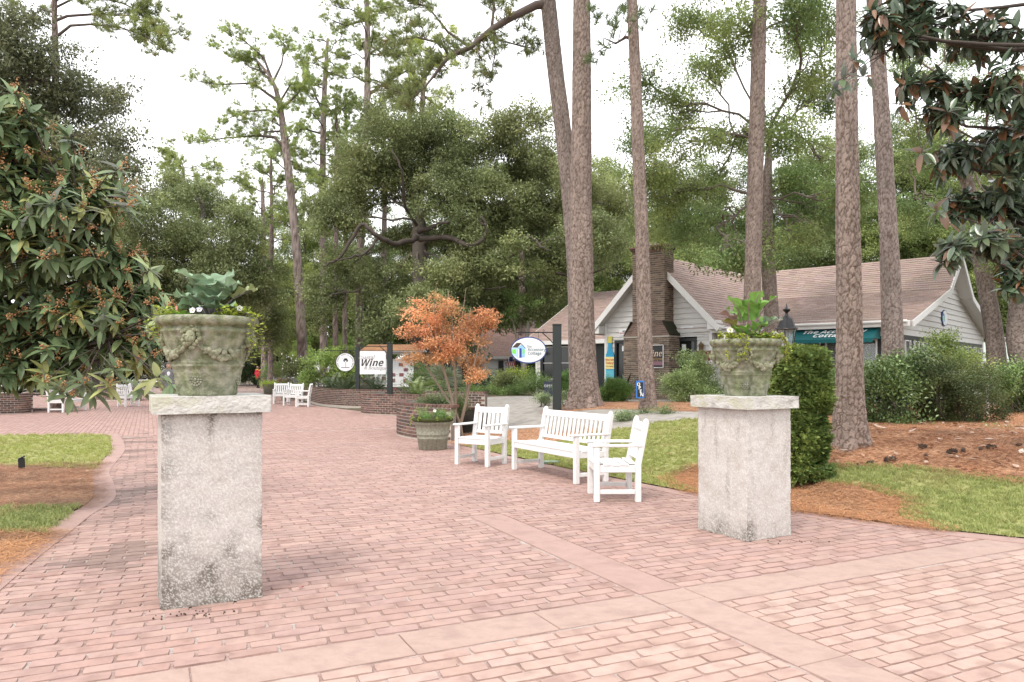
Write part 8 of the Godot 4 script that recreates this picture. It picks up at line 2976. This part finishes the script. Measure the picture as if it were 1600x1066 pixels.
func small_things() -> void:
	person("man in a grey jacket over a white shirt walking near the left urn", Vector3(-12.3, 0, -26.8), .3, 1.76, lin(.17, .165, .17), lin(.06, .07, .10), lin(.16, .12, .09), true, .16)
	person("person in a red top and black trousers seen from behind far off", Vector3(-21.1, 0, -62.0), 2.6, 1.78, lin(.50, .012, .035), lin(.012, .012, .014), lin(.30, .20, .12), false, .12)
	car("white car parked behind the rose bush at the end of the plaza", Vector3(-19.5, 0, -66), 1.1, lin(.66, .70, .72), 1.5)
	car("dark car in shade behind the man in the grey jacket", Vector3(-21.5, 0, -50), 1.2, lin(.02, .022, .026), 1.75)
	car("white car glimpsed under the loquat branches at the left", Vector3(-34, 0, -51), .3, lin(.7, .7, .7), 1.7)
	# pale-roofed building at the right border
	var sh := base("white_building", Vector3(25.5, 0, -38), -.5)
	tag(sh, "small white building with pale green roof between the two leaning oaks", "building")
	siding(sh, Vector3(-3, 0, 0), Vector3(4, 0, 0), .3, 2.0, func(_y): return [0.0, 7.0], [], M.siding)
	siding(sh, Vector3(-3, 0, -5), Vector3(-3, 0, 0), .3, 2.0, func(_y): return [0.0, 5.0], [], M.siding)
	bar(sh, "door", Vector3(-1.2, 1.1, .03), Vector3(.9, 1.6, .06), mat(lin(.2, .15, .12), .7))
	window(sh, Vector3(1, 1.3, .03), .9, .8, Vector3(0, 0, 1), M.white, [1, 1])
	var rf := MB.new()
	sheet(rf, Vector3(-3.4, 3.0, -2.5), Vector3(4.4, 3.0, -2.5), Vector3(4.4, 1.95, .5), Vector3(-3.4, 1.95, .5), .1)
	sheet(rf, Vector3(4.4, 3.0, -2.5), Vector3(-3.4, 3.0, -2.5), Vector3(-3.4, 1.95, -5.5), Vector3(4.4, 1.95, -5.5), .1)
	put("roof", rf, mat(lin(.42, .47, .42), .6), sh)
	# on the ground
	var mk := base("path_light", Vector3(-7.35, .0, -11.2), .5)
	tag(mk, "small black slanted garden light in the left straw bed", "garden light")
	var mm := MB.new()
	mm.box(Vector3(0, .09, 0), Vector3(.085, .17, .06), Basis(Vector3.BACK, .05), .006)
	put("housing", mm, M.black, mk)
	var mt := MB.new()
	mt.box(Vector3(.0, .185, 0), Vector3(.095, .02, .07), Basis(Vector3.BACK, .45), .005)
	put("lens_cover", mt, M.iron, mk)
	var vc := base("valve_cover", on(.62, 11.9, .03))
	tag(vc, "oval green valve cover set in the lawn behind the bench", "valve cover")
	var vm := MB.new()
	vm.lathe(Vector3.ZERO, [Vector2(.12, 0), Vector2(.12, .015), Vector2(.1, .02), Vector2(0, .02)], 24)
	put("lid", vm, mat(lin(.20, .27, .20), .7), vc)
	var vr := MB.new()
	vr.lathe(Vector3.ZERO, [Vector2(.14, -.02), Vector2(.14, .012), Vector2(.125, .014), Vector2(.122, -.02)], 24)
	put("ring", vr, mat(lin(.12, .17, .12), .7), vc)
	var sk := base("stake", spot(1543, 640, 14.2))
	sk.position.y = lie(sk.position.x, 14.2)
	tag(sk, "thin white pipe standing among the bushes at the right", "pipe")
	var sm := MB.new()
	sm.tube([Vector3.ZERO, Vector3(0, 1.38 - sk.position.y + .05, 0)], [.026, .024], 9)
	put("pipe", sm, M.trim, sk)
	bar(sk, "pipe_cap", Vector3(-.02, 1.42 - sk.position.y, 0), Vector3(.11, .035, .05), M.trim, .01)
	# pine cones
	var cone := base("pine_cone", Vector3.ZERO)
	var cm := MB.new()
	cm.ball(Vector3(0, .035, 0), Vector3(.028, .03, .055), Basis(), 6, 8)
	put("heart", cm, mat(lin(.05, .035, .025), .9), cone)
	for k in 26:
		var z := -.05 + k * .0038
		var a := k * 2.4
		var rad := .034 * sqrt(maxf(.05, 1 - pow(z / .062, 2)))
		var sc := MB.new()
		sc.leaf(Transform3D(facing(Vector3(cos(a), sin(a), .8)), Vector3(cos(a) * rad * .5, .035 + sin(a) * rad * .5, z)), .03, .022, .1, -.2, 2, .8)
		put("scale", sc, mat(lin(.09, .06, .042), .9), cone)
	var first := true
	var n := 0
	for q in [[1385, 727, "among the pale leaves right of the stout pine"], [1395, 732, "at the grass edge right of the stout pine"], [1447, 732, "alone on the straw edge below the azalea"], [1483, 741, "largest dark one on the edge of the straw bed"], [1490, 742, "touching the largest dark cone on the straw edge"], [1532, 738, "right of the middle of the straw bed edge"], [1552, 745, "second from the right border on the straw edge"], [1545, 748, "lying on the grass just below the straw edge"], [1592, 751, "rightmost cone on the straw edge"], [1505, 730, "in the straw above the cone row"], [1442, 702, "close under the azalea leaves"], [1341, 777, "in the near straw patch right of the ivy-covered block"], [1360, 734, "left end of the cone row on the straw edge"]]:
		var d := 9.5
		for it in 60:
			var p := spot(q[0], q[1], d)
			if p.y <= lie(p.x, d) + .02:
				break
			d += .05
		var p := spot(q[0], q[1], d)
		var c: Node3D = cone if first else copy_of(cone, "pine_cone")
		first = false
		c.position = Vector3(p.x, lie(p.x, d) + .01, p.z)
		c.rotation.y = n * 1.7
		c.scale = Vector3.ONE * (.85 + .2 * sin(n * 2.1))
		tag(c, "dark brown pine cone " + q[2], "pine cone", "pine cones on the straw bed")
		n += 1
	# crumbs of soil and a petal on the paving
	var cr := MB.new()
	cr.ball(Vector3.ZERO, Vector3(.004, .003, .0035), Basis(), 4, 5)
	var w := []
	var t := []
	for q in [[-1.95, 4.58, .22, 34], [2.55, 6.52, .25, 14], [-1.2, 9.2, .3, 8], [.2, 8.3, .4, 8]]:
		for k in q[3]:
			w.append(Transform3D(Basis().scaled(Vector3.ONE * r(.5, 2.0)), Vector3(q[0] + rng.randfn(0, q[2] * .6), .005, -q[1] + rng.randfn(0, .05))))
			t.append(Color(.05, .035, .025))
	many("soil_crumbs", cr, M.straw, w, t)
	w = []
	t = []
	for k in 90:
		var d := r(3.6, 12)
		var p := Vector2(r(-.65, .65) * d, d)
		if Geometry2D.is_point_in_polygon(p, PLAZA):
			w.append(Transform3D(Basis.from_euler(Vector3(r(-.3, .3), r(0, TAU), r(-.3, .3))).scaled(Vector3(r(.5, 1.2), 1, r(1, 4))), Vector3(p.x, .008, -p.y)))
			t.append([Color(.28, .17, .08), Color(.12, .08, .05), Color(.40, .28, .14)][rng.randi() % 3])
	many("leaf_litter", cr, M.straw, w, t)
	var pe := base("fallen_petal", Vector3(-1.45, .008, -5.12))
	tag(pe, "single dark red petal lying on the paving right of the left pillar", "petal")
	for k in 2:
		var pm := MB.new()
		pm.leaf(Transform3D(Basis(Vector3.UP, k * 1.4), Vector3.ZERO), .03, .022, .5, -.3, 3, .8)
		put("petal_half", pm, mat(lin(.35, .01, .04), .6), pe)
